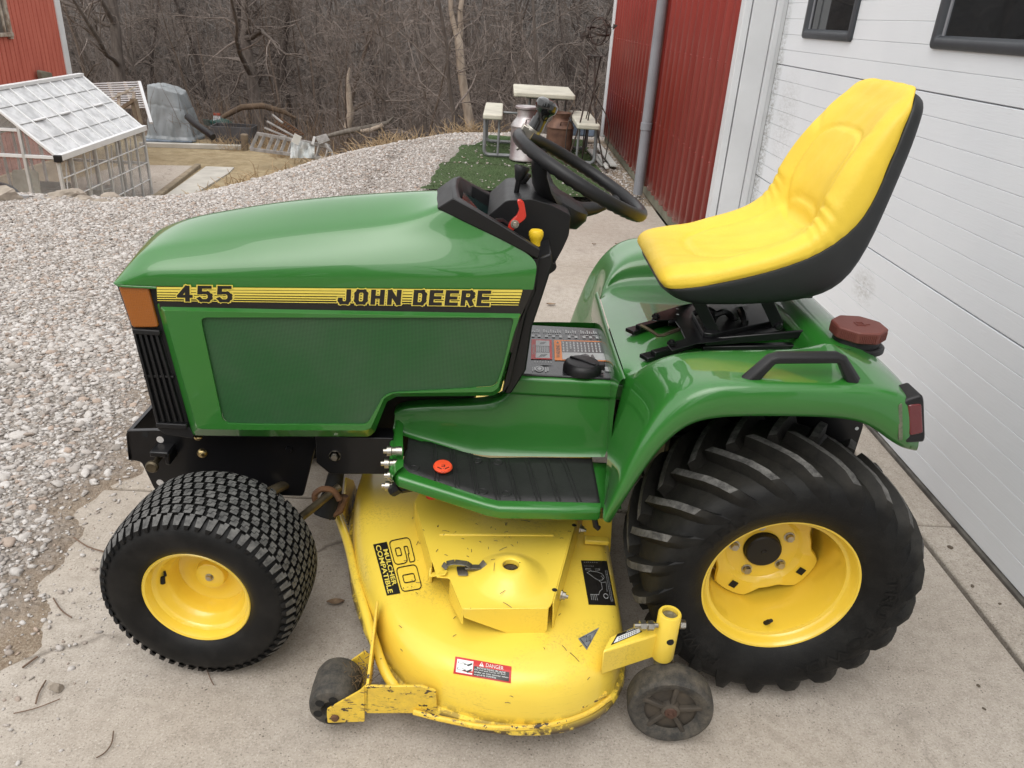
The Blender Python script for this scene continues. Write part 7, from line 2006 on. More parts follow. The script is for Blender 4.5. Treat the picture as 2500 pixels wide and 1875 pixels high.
# ------------------------------------------------------------------ red house on the left
t = NT('red_wood_siding'); pos = t.coord()
c_ = t.mix(t.ramp(t.noise(t.mapping(pos, (5, 5, 0.5)), 3, 5), [(0.3, 0.0), (0.7, 1.0)]), (0.40, 0.088, 0.058), (0.50, 0.135, 0.092))
t.l(c_, t.b.inputs['Base Color']); t.set(Roughness=0.8); REDW = t.m
hy = 17.0
cx_ = at(150, 95, y=hy).x
ho = thing('red_house', 'red house with vertical siding and white corner trim beyond the greenhouse', 'house', (cx_ - 4, hy, -2))
b = MB(); pitch = 0.15; n = int(11.0 / pitch); pr = []
for i in range(n):
    y_ = hy - n * pitch + i * pitch
    pr += [(y_, 0.0), (y_ + pitch - 0.030, 0.0), (y_ + pitch - 0.024, 0.016), (y_ + pitch - 0.006, 0.016)]
b.grid([[Vector((cx_ - d, y_, z)) for y_, d in pr] for z in (-1.98, 3.5)])
b.build('siding_wall', REDW, ho, smooth=0, fix=False)
b = MB(); b.box((cx_ + 0.014, hy + 0.05, 0.8), (0.03, 0.20, 5.4)); b.build('corner_trim', WHITE, ho, bevel=0.004)
w1 = at(30, 88, x=cx_ + 0.03)
OLDW = mat('peeling_window_wood', (0.42, 0.37, 0.31), 0.8, col2=(0.20, 0.14, 0.10), vscale=10)
b = MB(); y1, z0 = w1.y, w1.z
for (c, s_) in (((cx_ + 0.03, y1 - 0.05, z0 + 0.7), (0.05, 0.10, 1.5)), ((cx_ + 0.035, y1 - 0.7, z0 + 0.03), (0.07, 1.4, 0.07))): b.box(c, s_)
wf = b.build('window_frame', OLDW, ho, bevel=0.005)
b = MB(); b.box((cx_ + 0.012, y1 - 0.75, z0 + 0.75), (0.012, 1.3, 1.4)); b.build('window_pane', mat('dusty_glass', (0.20, 0.175, 0.15), 0.25, var=0.3, vscale=3), wf)
b = MB(); b.box((cx_ + 0.025, y1 - 0.20, z0 + 0.75), (0.03, 0.05, 1.4)); b.build('window_sash', OLDW, wf)
p = at(105, 184, x=cx_ + 0.06); b = MB(); b.prism(fillet([p + Vector((0, -0.22, -0.11)), p + Vector((0, 0.18, -0.11)), p + Vector((0, 0.18, 0.06)), p + Vector((0, -0.16, 0.12)), p + Vector((0, -0.22, 0.10))], 0.03, 2), (0.10, 0, -0.02)); b.build('vent_hood', mat('old_vent_grey', (0.17, 0.15, 0.11), 0.7), ho, bevel=0.01)

# ------------------------------------------------------------------ stored things at the back of the yard
# frame of an old greenhouse lying tilted, of white slats on dark purlins
fr_ = thing('lattice_panel', 'tilted white slatted panel leaning behind the greenhouse', 'panel', at(300, 270, y=16.2))
f00, f10, f11, f01 = at(215, 205, y=16.6), at(340, 200, y=16.6), at(358, 262, y=16.0), at(235, 262, y=16.0)
for k in range(12):
    u = k / 11; a_ = f00.lerp(f01, u); c_2 = f10.lerp(f11, u); b = MB(); b.bar(a_, c_2, 0.024, 0.02, (0, -1, 0.3)); b.build('slat', WHITE, fr_)
for u in (0.05, 0.38, 0.70, 0.97): b = MB(); b.bar(f00.lerp(f10, u) + Vector((0, 0.05, 0)), f01.lerp(f11, u) + Vector((0, 0.05, 0)), 0.07, 0.05); b.build('purlin', OLDW, fr_)
b = MB(); b.bar(f10, f11 + (f11 - f10) * 0.6, 0.06, 0.05); b.build('side_rail', WHITE, fr_)
fw = thing('window_sash', 'old wooden window frame standing against the slatted panel', 'window frame', at(325, 300, z=-2))
g = [at(290, 228, y=15.6), at(327, 225, y=15.6), at(325, 262, y=15.4), at(290, 262, y=15.4)]
for p_, q_ in zip(g, g[1:] + g[:1]): b = MB(); b.bar(p_, q_, 0.06, 0.04); b.build('frame_bar', OLDW, fw)
b = MB(); b.bar(at(268, 244, y=15.5), at(330, 212, y=15.5), 0.04, 0.03); o = b.build('wooden_pole', mat('pale_wood', (0.50, 0.46, 0.38), 0.7)); tag(o, 'thin pale wooden pole leaning across the slatted panel', 'pole')
g = [at(322, 240, y=15.2), at(330, 243, y=15.1), at(350, 330, y=15.0), at(338, 332, y=15.1)]
dr_ = thing('wooden_door_frame', 'brown wooden frame standing on end beside the covered pile', 'frame', at(340, 335, z=-2))
b = MB(); b.bar(g[0], g[3], 0.07, 0.05); b.build('frame_bar', TIMB, dr_); b = MB(); b.bar(g[1], g[2], 0.07, 0.05); b.build('frame_bar', TIMB, dr_); b = MB(); b.bar(at(300, 262, y=15.2), g[1], 0.07, 0.06); b.build('frame_bar', TIMB, dr_)
# covered pile under a grey tarpaulin
TARP = mat('grey_tarpaulin', (0.23, 0.25, 0.265), 0.34, col2=(0.16, 0.175, 0.18), vscale=3, bump=0.9, bscale=7)
tc = at(412, 345, z=-2)
def tarp():
    rows = []
    n = 150
    r6 = np.random.RandomState(4)
    rid = [(r6.uniform(0, 6.28), r6.uniform(.05, .13), r6.uniform(.03, .09), r6.uniform(-.5, .5)) for _ in range(30)]
    for i in range(46):
        v = i / 45
        row = []
        for j in range(n):
            a = 2 * math.pi * j / n
            ca, sa = math.cos(a), math.sin(a)
            q = (abs(ca) ** 5 + abs(sa) ** 5) ** (-1 / 5)
            sx = 0.37 + 0.17 * v ** 0.8; sy = 0.42 + 0.2 * v
            fold = 0.0
            for (a0, wd, am, dr) in rid:                      # hanging folds that open towards the ground
                d_ = (a - a0 - dr * v + math.pi) % (2 * math.pi) - math.pi
                fold += am * max(0.0, v - 0.30) ** 0.7 * math.exp(-(d_ / wd) ** 2)
            cr = float(fbm(np.array(5.0 * a + 2 * v), np.array(4.2 * v - 1.3 * a), 1.5))
            fold += cr * (0.012 if v < 0.34 else 0.045)
            if 0.32 <= v < 0.37: fold -= 0.03 * (1 - abs(v - .345) / .025)
            if v > 0.94: fold += 0.08 * abs(math.sin(3.5 * a + 1)) + 0.04
            z = (1.20 - 0.10 * ca - 0.03 * math.cos(2 * a)) * (1 - v) ** 0.95
            lean = -0.12 * (1 - v)
            row.append(tc + Vector((q * ca * sx * (1 + fold) + 0.02 + lean, 0.55 + q * sa * sy * (1 + fold), max(0.01, z + 0.02 + 0.02 * cr))))
        rows.append(row)
    b = MB()
    c0_ = tc + Vector((-0.10, 0.55, 1.27))
    for k in (0.35, 0.7, 0.93): rows.insert(0 if k == 0.93 else 0, None) if False else None
    top = [[c0_ + (p - c0_) * k + Vector((0, 0, 0.012 * math.sin(5 * k + 0.3 * j_))) for j_, p in enumerate(rows[0])] for k in (0.3, 0.62, 0.86, 0.96)]
    b.grid(top + rows, cv=True); b.add(top[0], [tuple(range(n))])
    return b
o = tarp().build('covered_pile', TARP, smooth=180); tag(o, 'tall pile wrapped in a crumpled grey tarpaulin at the back of the yard', 'tarpaulin pile')
b = MB(); b.prism(fillet([at(352, 346, z=-1.98), at(470, 348, z=-1.98), at(474, 340, z=-1.98), at(350, 338, z=-1.98)], 0.05, 2), (0, 0, 0.03)); o = b.build('blue_ground_sheet', mat('blue_sheet', (0.20, 0.25, 0.32), 0.5, var=0.3, vscale=6)); tag(o, 'flattened bluish plastic sheet on the ground under the covered pile', 'sheet')
b = MB(); b.tube(catmull([at(458, 285, y=16.6), at(480, 305, y=16.3), at(508, 325, y=16.0), at(520, 335, y=15.9)], 5), 0.075, 12); o = b.build('drain_pipe', BLACKP); tag(o, 'thick black drain pipe sloping from the covered pile to the dark tub', 'pipe')
c = at(565, 352, z=-2); c.z = -2.0
tub = openbox('plastic_tub', (c.x, c.y + 0.35, -2.0), 1.02, 0.66, 0.42, mat('dark_tub', (0.075, 0.073, 0.078), 0.55, var=0.2, vscale=4), 'large dark grey rectangular tub with green chairs behind it', 'tub', rz=R_(4))
GCH = mat('green_chair_plastic', (0.012, 0.060, 0.050), 0.5, var=0.15)
gc_ = thing('stacked_chair', 'dark green plastic chair lying tipped over behind the grey tub', 'chair', (c.x - 0.2, c.y + 1.0, -2))
p = at(535, 300, y=c.y + 0.9)
b = MB(); b.ball(p + Vector((0.05, 0, 0.0)), 0.30, 16, 8, 0, (1.0, 0.5, 0.42)); b.build('seat', GCH, gc_)
for k in range(5): b = MB(); b.bar(p + Vector((-0.42, 0.02 * k, 0.06 - 0.035 * k)), p + Vector((-0.05, 0.02 * k, 0.03 - 0.03 * k)), 0.03, 0.015); b.build('slat', GCH, gc_)
br = thing('broom_head', 'red and white plastic broom head lying on the green chair', 'broom', p + Vector((-0.02, 0, 0.18)))
b = MB(); b.box(p + Vector((-0.02, -0.05, 0.22)), (0.17, 0.06, 0.06)); b.build('broom_block', mat('faded_red', (0.33, 0.07, 0.04), 0.6), br)
for k in range(5): b = MB(); b.bar(p + Vector((-0.09 + 0.035 * k, -0.06, 0.20)), p + Vector((-0.10 + 0.04 * k, -0.09, 0.05)), 0.022, 0.02); b.build('bristle_tuft', WHITE, br)
b = MB(); pp = at(598, 366, z=-2); b.lathe([(0, 0), (0.085, 0), (0.08, 0.20), (0.095, 0.24), (0.09, 0.36), (0.07, 0.38), (0, 0.385)], pp, (0.05, 0, 1), 14); o = b.build('log_stump', TIMB); tag(o, 'short upright log post at the edge of the dry lawn', 'log')
# ladder lying on its side
LAD = mat('weathered_grey_wood', (0.33, 0.32, 0.31), 0.85, col2=(0.19, 0.18, 0.17), vscale=8)
la = thing('wooden_ladder', 'weathered grey wooden ladder lying on its side at the lawn edge', 'ladder', at(710, 375, z=-2))
lt0, lt1, lb0, lb1 = at(628, 326, y=16.3), at(805, 358, y=15.2), at(612, 364, y=16.2), at(800, 388, y=15.1)
for p_, q_, nm in ((lt0, lt1, 'rail'), (lb0, lb1, 'rail')): b = MB(); b.bar(p_, q_, 0.05, 0.07); b.build(nm, LAD, la, bevel=0.005)
for u in (0.0, .10, .22, .31, .40, .50, .60, .72, .86, .98):
    b = MB(); b.bar(lb0.lerp(lb1, u), lt0.lerp(lt1, u + 0.01), 0.035, 0.06); b.build('rung', LAD, la)
# plastic sheet over the ladder, crate, white offcut
PS = sheet('milky_plastic_film', (0.62, 0.66, 0.66), 0.3, 0.72, 0.2)
b = MB(); rows = []
q4 = [(712, 338), (768, 352), (768, 386), (708, 386)]
for i in range(16):
    v = i / 15; row = []
    for j in range(24):
        u = j / 23; px = bil(q4, u, 1 - v); p = at(px[0], px[1], y=15.45 - 0.25 * v + 0.06 * math.sin(9 * u + 4 * v) + 0.04 * math.sin(23 * u - 3 * v)); row.append(p)
    rows.append(row)
b.grid(rows); o = b.build('plastic_film', PS, smooth=60, fix=False); tag(o, 'torn translucent white plastic film draped over the ladder', 'plastic sheet')
b = MB(); b.bar(at(720, 350, y=15.3), at(728, 330, y=15.3), 0.16, 0.02, (0, 1, 0)); o = b.build('white_offcut', WB); tag(o, 'flat white plastic offcut standing behind the draped film', 'board')
cr = thing('slatted_crate', 'small grey slatted crate perched on the end of the ladder', 'crate', at(790, 350, y=15.2))
k0_ = [at(770, 336, y=15.3), at(797, 328, y=15.3), at(805, 341, y=15.2), at(779, 351, y=15.2)]
for k in range(5): b = MB(); b.bar(k0_[0].lerp(k0_[3], k / 4), k0_[1].lerp(k0_[2], k / 4), 0.03, 0.02, (0, -1, 0.5)); b.build('slat', LAD, cr)
b = MB(); b.bar(at(764, 351, y=15.3), at(768, 334, y=15.3), 0.05, 0.05); b.build('side_post', WHITE, cr); b = MB(); b.bar(at(795, 351, y=15.2), at(815, 380, y=15.0), 0.05, 0.04); b.build('side_post', LAD, cr)
# bent wire fencing and sticks
wp = thing('wire_panel', 'rusty bent wire fence panel leaning behind the ladder', 'wire panel', at(690, 330, y=16.2))
for k in range(9):
    b = MB(); u = k / 8; b.tube([at(655 + 40 * u, 330 - 0 * u, y=16.4), at(682 + 60 * u, 288 + 40 * u, y=16.5)], 0.012, 4); b.build('wire', RUSTY, wp)
for k in range(5):
    b = MB(); u = k / 4; b.tube([at(655 + 27 * u, 330 - 42 * u, y=16.42), at(700 + 42 * u, 342 - 14 * u, y=16.45)], 0.012, 4); b.build('wire', RUSTY, wp)
for k, (a_, c_2) in enumerate((((665, 280), (690, 300)), ((652, 296), (720, 334)), ((646, 312), (700, 334)))):
    b = MB(); b.bar(at(*a_, y=16.2), at(*c_2, y=16.0), 0.035, 0.03); b.build('stick', LAD, wp)
# rocks, black hose and white bowl on the rim of the gravel
def rock(c, s_, sc3, label, seed):
    bm = bmesh.new(); bmesh.ops.create_icosphere(bm, subdivisions=3, radius=1.0); r4 = np.random.RandomState(seed)
    for a in r4.normal(size=(9, 3)):
        a = a / np.linalg.norm(a); l = r4.uniform(0.5, 0.9)
        for v in bm.verts:
            h = v.co.dot(Vector(a)) - l
            if h > 0: v.co -= Vector(a) * h
    for v in bm.verts: v.co = Vector((v.co.x * sc3[0], v.co.y * sc3[1], v.co.z * sc3[2])) * s_ * (1 + 0.05 * r4.normal())
    me = bpy.data.meshes.new('rock'); bm.to_mesh(me); bm.free(); me.materials.append(STONEB)
    me.polygons.foreach_set('use_smooth', [True] * len(me.polygons)); me.set_sharp_from_angle(angle=R_(30))
    o = bpy.data.objects.new('rock', me); o.location = c; COL.objects.link(o); tag(o, label, 'rock', 'rocks along the gravel rim'); return o
STONEB = mat('tan_boulder', (0.36, 0.31, 0.255), 0.9, col2=(0.22, 0.185, 0.15), vscale=12, bump=0.5, bscale=60)
p = at(8, 480, z=0.02); rock(p, 0.11, (1.5, 1, 0.8), 'largest pale boulder at the left edge beside the black hose', 1)
for (u, v, s_, lb, sd_) in ((165, 480, .10, 'pointed grey rock on the rim in front of the greenhouse post', 2), (205, 494, .07, 'low flat rock right of the pointed grey rock', 3), (272, 482, .055, 'small pale rock on the rim below the bucket', 4), (130, 492, .06, 'small brown rock left of the pointed grey rock', 5), (250, 500, .06, 'long tan rock lying left of the small pale rock', 6), (300, 497, .05, 'rightmost little rock on the gravel rim near the curb', 7)):
    p = at(u, v, z=-0.02); rock(p, s_, (1.4, 1.0, 0.75), lb, sd_)
b = MB(); b.tube(catmull([at(-60, 452, y=5.0), at(-10, 453, y=5.0), at(22, 461, y=4.9), at(42, 478, y=4.8), at(52, 496, y=4.75)], 5), 0.032, 12); o = b.build('black_hose', BLACKP); tag(o, 'thick black corrugated hose curving over the gravel rim', 'hose')
b = MB(); p = at(56, 488, z=-0.02); b.lathe([(0, 0.0), (0.04, 0.0), (0.06, 0.035), (0.056, 0.035), (0.037, 0.006)], p, (0, 0.2, 1), 20); o = b.build('white_bowl', WHITE); tag(o, 'small white plastic bowl at the end of the black hose', 'bowl')
# loose leaves and twigs on the concrete
LEAF = mat('dead_leaf', (0.16, 0.10, 0.06), 0.85, col2=(0.27, 0.19, 0.12), vscale=60)
r5 = random.Random(21)
def leaf(p, s_, a, label):
    b = MB(); rows = []
    for i in range(5):
        t_ = i / 4; w = s_ * 0.28 * math.sin(math.pi * min(1, t_ * 0.92 + 0.06)); x = s_ * (t_ - 0.5); c0_ = Vector((x * math.cos(a), x * math.sin(a), 0.004 + 0.010 * (t_ - .5) ** 2)); sd_ = Vector((-math.sin(a), math.cos(a), 0)) * w
        rows.append([p + c0_ - sd_ + Vector((0, 0, 0.006)), p + c0_, p + c0_ + sd_ + Vector((0, 0, 0.004))])
    b.grid(rows); o = b.build('dead_leaf', LEAF, smooth=60, fix=False); tag(o, label, 'leaf', 'dead leaves on the concrete')
for (u, v, s_, lb) in ((1513, 599, .07, 'curled dead leaf on the concrete beyond the yellow seat'), (1465, 678, .055, 'pale folded leaf on the slab left of the seat front'), (820, 1474, .045, 'dead leaf on the concrete between front tyre and mower deck'), (1345, 745, .05, 'thin brown leaf on the slab behind the console'), (1450, 598, .03, 'tiny brown leaf bit left of the curled leaf')):
    leaf(at(u, v, z=0.003), s_, r5.uniform(-0.5, 0.5), lb)
TWIG = mat('dry_twig', (0.17, 0.11, 0.075), 0.9, var=0.2)
def twig(px, r, label):
    b = MB(); b.tube(catmull([at(u, v, z=max(0.006, float(hgt(*at(u, v, z=0).xy)) + 0.008)) for u, v in px], 4), r, 5); o = b.build('twig', TWIG); tag(o, label, 'twig', 'twigs on the ground')
twig([(505, 1635), (515, 1660), (522, 1672)], 0.0012, 'short thin twig touching the bottom of the front tyre')
twig([(277, 1785), (272, 1815), (255, 1838), (235, 1850)], 0.0014, 'bent thin twig on bare concrete at the lower left')
twig([(112, 1661), (95, 1690), (87, 1718)], 0.0018, 'forked dark twig on the dirt beside the small rock')
twig([(147, 1706), (90, 1728), (33, 1742)], 0.0012, 'long straight straw lying across the concrete edge')
twig([(130, 1460), (150, 1490), (175, 1508)], 0.0018, 'twig lying on brown soil left of the front tyre')
twig([(180, 1312), (215, 1335), (255, 1347)], 0.0022, 'dry stem reaching towards the front tyre from the gravel')
twig([(55, 1630), (75, 1615), (92, 1603)], 0.0025, 'dark stick on the soil at the far left')
p = at(137, 1677, z=0.012); rock(p, 0.017, (1.0, 0.8, 0.9), 'single chipped stone on the concrete edge at lower left', 12)['group'] = 'rocks along the gravel rim'
# ------------------------------------------------------------------ bare woods
def bark(name, c1, c2):
    t = NT(name); pos = t.coord('obj')
    c_ = t.mix(t.ramp(t.noise(t.mapping(pos, (6, 6, 1.6)), 2.5, 5), [(0.35, 0.0), (0.65, 1.0)]), c1, c2)
    t.l(c_, t.b.inputs['Base Color']); t.set(Roughness=0.95); t.b.inputs['Specular IOR Level'].default_value = 0.1
    return t.m
BARKS = [bark('grey_bark', (0.079, 0.066, 0.059), (0.134, 0.114, 0.101)), bark('dark_bark', (0.042, 0.034, 0.031), (0.079, 0.065, 0.058)), bark('brown_bark', (0.083, 0.064, 0.051), (0.139, 0.107, 0.087)), bark('pale_bark', (0.388, 0.327, 0.267), (0.249, 0.202, 0.162))]
TWIGM = bark('grey_twigs', (0.116, 0.096, 0.085), (0.222, 0.187, 0.166))
TWIGD = bark('dark_twigs', (0.055, 0.046, 0.041), (0.102, 0.084, 0.075))
class Tubes:
    def __init__(s): s.V, s.F, s.n = [], [], 0
    def add(s, pts, rad, k):
        pts = np.asarray(pts); m = len(pts)
        d = np.gradient(pts, axis=0); d /= np.linalg.norm(d, axis=1)[:, None] + 1e-9
        ref = np.array([0.31, 0.52, 0.79]); a = np.cross(d, ref); a /= np.linalg.norm(a, axis=1)[:, None] + 1e-9; b = np.cross(d, a)
        th = np.arange(k) * 2 * np.pi / k
        v = pts[:, None, :] + np.asarray(rad)[:, None, None] * (a[:, None, :] * np.cos(th)[None, :, None] + b[:, None, :] * np.sin(th)[None, :, None])
        i = np.arange(m - 1)[:, None] * k; j = np.arange(k)[None, :]; j2 = (j + 1) % k
        f = np.stack([i + j, i + j2, i + k + j2, i + k + j], -1).reshape(-1, 4) + s.n
        s.V.append(v.reshape(-1, 3)); s.F.append(f); s.n += m * k
    def mesh(s, name, m): return fast_mesh(name, np.concatenate(s.V), np.concatenate(s.F), [m], True, 4)
def grow(rng, H, spread, r0, lean=0.0, fork=0.0, dens=1.0):
    """trunk and crown tube sets for one bare tree standing at the origin"""
    T, Cn = Tubes(), Tubes()
    def path(p, d, L, n, wob, grav):
        out = [p]; d = d / np.linalg.norm(d)
        for _ in range(n):
            d = d + rng.normal(0, wob, 3) + np.array([0, 0, grav]); d /= np.linalg.norm(d); p = p + d * L / n; out.append(p)
        return np.array(out), d
    d0 = np.array([lean * rng.normal(), lean * rng.normal(), 1.0])
    tr, _ = path(np.zeros(3) - np.array([0, 0, 0.3]), d0, H, 12, 0.07, 0.03)
    rad = r0 * (1 - 0.86 * np.linspace(0, 1, 13) ** 0.9); rad[0] *= 1.35
    T.add(tr, rad, 8)
    limbs = int(13 * dens)
    for q in range(limbs):
        t_ = rng.uniform(0.16, 0.98); i = int(t_ * 12); p = tr[i]
        az = rng.uniform(0, 2 * np.pi); up = rng.uniform(0.15, 1.1)
        d = np.array([np.cos(az), np.sin(az), up]); L = spread * (1.15 - 0.7 * t_) * rng.uniform(0.6, 1.25)
        lp, _ = path(p, d, L, 8, 0.20, 0.02); lr = rad[i] * rng.uniform(0.35, 0.6) * (1 - 0.85 * np.linspace(0, 1, 9)); lr = np.maximum(lr, 0.006)
        (T if lr[0] > 0.035 else Cn).add(lp, lr, 5)
        for _ in range(int(7 * dens)):
            j = rng.randint(2, 9); az = rng.uniform(0, 2 * np.pi); d = (lp[min(j, 8)] - lp[j - 1]) / (L / 8) + 0.9 * np.array([np.cos(az), np.sin(az), rng.uniform(-0.5, 0.9)])
            L2 = L * rng.uniform(0.25, 0.5); bp_, _ = path(lp[j - 1], d, L2, 5, 0.28, 0.0); Cn.add(bp_, np.maximum(lr[j - 1] * 0.55 * (1 - 0.8 * np.linspace(0, 1, 6)), 0.004), 4)
            for _ in range(int(6 * dens)):
                jj = rng.randint(1, 6); az = rng.uniform(0, 2 * np.pi); d = (bp_[jj] - bp_[jj - 1]) / (L2 / 5) + 1.0 * np.array([np.cos(az), np.sin(az), rng.uniform(-0.7, 0.8)])
                L3 = rng.uniform(0.3, 0.9); tp, _ = path(bp_[jj - 1], d, L3, 3, 0.35, -0.02); Cn.add(tp, np.array([0.006, 0.005, 0.004, 0.0025]), 3)
    return T, Cn
wr = np.random.RandomState(17)
KINDS = [('bare_tree', 'tall bare grey tree among the woods beyond the yard', 11, 3.4, 0.17, 0, 0), ('bare_tree', 'bare dark-barked tree among the woods beyond the yard', 12, 3.0, 0.15, 1, 1),
         ('bare_tree', 'bare tree with tangled brown limbs in the woods beyond the yard', 8, 3.6, 0.13, 2, 0), ('sapling', 'thin leafless sapling among the woods beyond the yard', 6, 2.0, 0.055, 0, 0), ('sapling', 'thin leafless brown sapling at the edge of the woods', 4.5, 1.9, 0.04, 2, 0)]
PROT = []
for ki, (nm, lb, H_, sp_, r_, bk_, tw) in enumerate(KINDS):
    for v in range(3):
        T, Cn = grow(wr, H_ * wr.uniform(0.9, 1.1), sp_, r_, 0.10, dens=1.0 if ki < 3 else 0.8)
        PROT.append((nm, lb, T.mesh('trunk', BARKS[bk_]), Cn.mesh('crown', TWIGM if tw == 0 else TWIGD), ki))
def plant(pi, x, y, s_, rz, label=None, group=None, tilt=(0, 0), z=None):
    nm, lb, mt, mc, ki = PROT[pi]
    z = float(hgt(x, y)) if z is None else z
    o = thing(nm, label or lb, 'tree', (x, y, z), group or ('bare trees in the woods' if nm == 'bare_tree' else 'saplings in the woods'))
    for n2, me in (('trunk', mt), ('crown', mc)):
        c = bpy.data.objects.new(n2, me); COL.objects.link(c); c.parent = o
    o.rotation_euler = (tilt[0], tilt[1], rz); o.scale = (s_, s_, s_)
    return o
cnt = 0; tries = 0; placed = []
while cnt < 235 and tries < 9000:
    tries += 1
    y = 11 + 44 * wr.uniform(0, 1) ** 1.15
    dxl, dxr = -0.58 * (y + 1.3) - 2.5, 0.13 * (y + 1.3) + 1.5
    x = wr.uniform(dxl, dxr)
    e = y - float(wood_edge(x))
    if e < 0.5: continue
    if x < -7.5 and y < 26 and x < -9.5: continue
    if any((x - a) ** 2 + (y - b_) ** 2 < (0.45 if e < 12 else 0.9) for a, b_ in placed): continue
    small = e < 3 or wr.uniform() < 0.35
    pi = wr.randint(9, 15) if small else wr.randint(0, 9)
    plant(pi, x, y, wr.uniform(0.75, 1.15) * (1.0 if small else (0.62 if e < 12 else 0.8)), wr.uniform(0, 6.28)); placed.append((x, y)); cnt += 1
# trees one can tell apart
def special(px, z0, y, pi, s_, rz, label, tilt=(0, 0)):
    p = at(px[0], px[1], y=y); return plant(pi, p.x, y, s_, rz, label, None, tilt)
special((640, 320), -2, 20.6, 0, 1.1, 0.6, 'straight grey tree behind the dark tub with a brown log across it')
special((285, 200), -2, 22.5, 1, 1.15, 2.0, 'forked dark tree rising just right of the red house')
# pale dead tree, forked, near the right
b_t = Tubes(); y0 = 13.2
def pxp(pts, y): return np.array([list(at(u, v, y=y + dy)) for u, v, dy in [(q + (0,))[:3] for q in pts]])
tp = pxp([(1148, 300), (1143, 275), (1132, 215), (1125, 165), (1120, 100), (1119, 92)], y0)
dt = thing('dead_tree', 'pale forked dead tree standing behind the picnic table', 'tree', tuple(tp[0]))
org = np.array(ORG[dt.name])
A_ = Tubes(); ext = np.array([tp[0] - [0, 0, 1.8]]); A_.add(np.concatenate([ext, tp]) - org, np.array([.12, .085, .080, .075, .072, .070, .060]), 8)
A_.add(pxp([(1119, 100), (1108, 60), (1101, 25), (1100, -10), (1096, -60)], y0) - org, np.array([.052, .046, .042, .04, .03]), 7)
A_.add(pxp([(1120, 100), (1125, 65), (1123, 30), (1128, -5), (1130, -60)], y0) - org, np.array([.055, .05, .045, .042, .03]), 7)
o = link_obj('trunk', A_.mesh('trunk', BARKS[3]), None, dt)
B_ = Tubes(); 
for (pts, r) in (([(1106, 18), (1120, 10), (1170, 20)], .016), ([(1124, 165), (1100, 150), (1085, 120)], .012), ([(1126, 60), (1150, 25), (1165, -10)], .014)): B_.add(pxp(pts, y0) - org, np.array([r, r * .7, r * .4]), 5)
link_obj('crown', B_.mesh('crown', TWIGM), None, dt)
tp = pxp([(848, 312), (856, 275), (850, 215), (848, 195), (854, 165)], 17.0)
dt = thing('dead_tree', 'short pale broken snag standing right of the ladder', 'tree', tuple(tp[0])); org = np.array(ORG[dt.name])
A_ = Tubes(); A_.add(tp - org, np.array([.09, .075, .06, .05, .02]), 7); link_obj('trunk', A_.mesh('trunk', BARKS[3]), None, dt)
def log_(px, y, r, m, name, label):
    pts = pxp(px, y); t_ = Tubes(); t_.add(pts, np.array(r), 8); o = link_obj(name, t_.mesh(name, m)); tag(o, label, 'log'); return o
log_([(545, 285), (590, 262), (640, 258), (690, 272), (722, 288)], 19.5, [.06, .075, .08, .07, .03], mat('brown_log', (0.115, 0.078, 0.050), 0.9, var=0.25), 'fallen_log', 'brown fallen log lying across behind the grey tree trunk')
log_([(800, 332), (850, 320), (900, 312), (945, 300), (962, 285)], 15.5, [.04, .055, .06, .04, .015], bark('grey_log', (0.20, 0.18, 0.155), (0.13, 0.115, 0.10)), 'fallen_log', 'pale grey fallen log among brush right of the ladder')
log_([(880, 320), (905, 318), (935, 305)], 15.3, [.03, .05, .04], BARKS[3], 'fallen_log', 'short pale broken limb resting on the grey log')
# undergrowth along the wood edge: dry stems and brambles (nobody could count them)
U = Tubes()
for _ in range(5200):
    y = 9.6 + 22 * wr.uniform() ** 1.5; x = wr.uniform(-0.62 * (y + 1.3) - 1, 0.12 * (y + 1.3) + 0.6); e = y - float(wood_edge(x)); d = float(ridge_dist(np.array(x), np.array(y)))
    if e < -0.6 or (e < 0.3 and wr.uniform() < 0.6): continue
    z = float(hgt(x, y)); L = wr.uniform(0.5, 2.0); az = wr.uniform(0, 6.28); dd = np.array([np.cos(az) * wr.uniform(0, .7), np.sin(az) * wr.uniform(0, .7), 1.0]); p = np.array([x, y, z - 0.05]); pts = [p]
    for _k in range(4): dd = dd + wr.normal(0, .28, 3) - np.array([0, 0, 0.10]); dd /= np.linalg.norm(dd); p = p + dd * L / 4; pts.append(p)
    U.add(pts, np.array([.009, .007, .006, .0045, .003]), 3)
link_obj('undergrowth', U.mesh('undergrowth', TWIGM), 'stuff')
U = Tubes()
for _ in range(5200):
    y = 9.6 + 16 * wr.uniform() ** 1.6; x = wr.uniform(-0.60 * (y + 1.3) - 1, 0.12 * (y + 1.3) + 0.6); e = y - float(wood_edge(x))
    if e < -0.5: continue
    z = float(hgt(x, y)); L = wr.uniform(0.3, 1.3); az = wr.uniform(0, 6.28); dd = np.array([np.cos(az) * .25, np.sin(az) * .25, 1.0]); p = np.array([x, y, z - 0.05]); pts = [p]
    for _k in range(3): dd = dd + wr.normal(0, .14, 3); dd /= np.linalg.norm(dd); p = p + dd * L / 3; pts.append(p)
    U.add(pts, np.array([.006, .005, .004, .0025]), 3)
STRAW = bark('straw_stems', (0.30, 0.215, 0.125), (0.42, 0.32, 0.20)); STRAWD = bark('brown_stems', (0.16, 0.11, 0.075), (0.25, 0.18, 0.125))
link_obj('dry_weeds', U.mesh('dry_weeds', STRAWD), 'stuff')
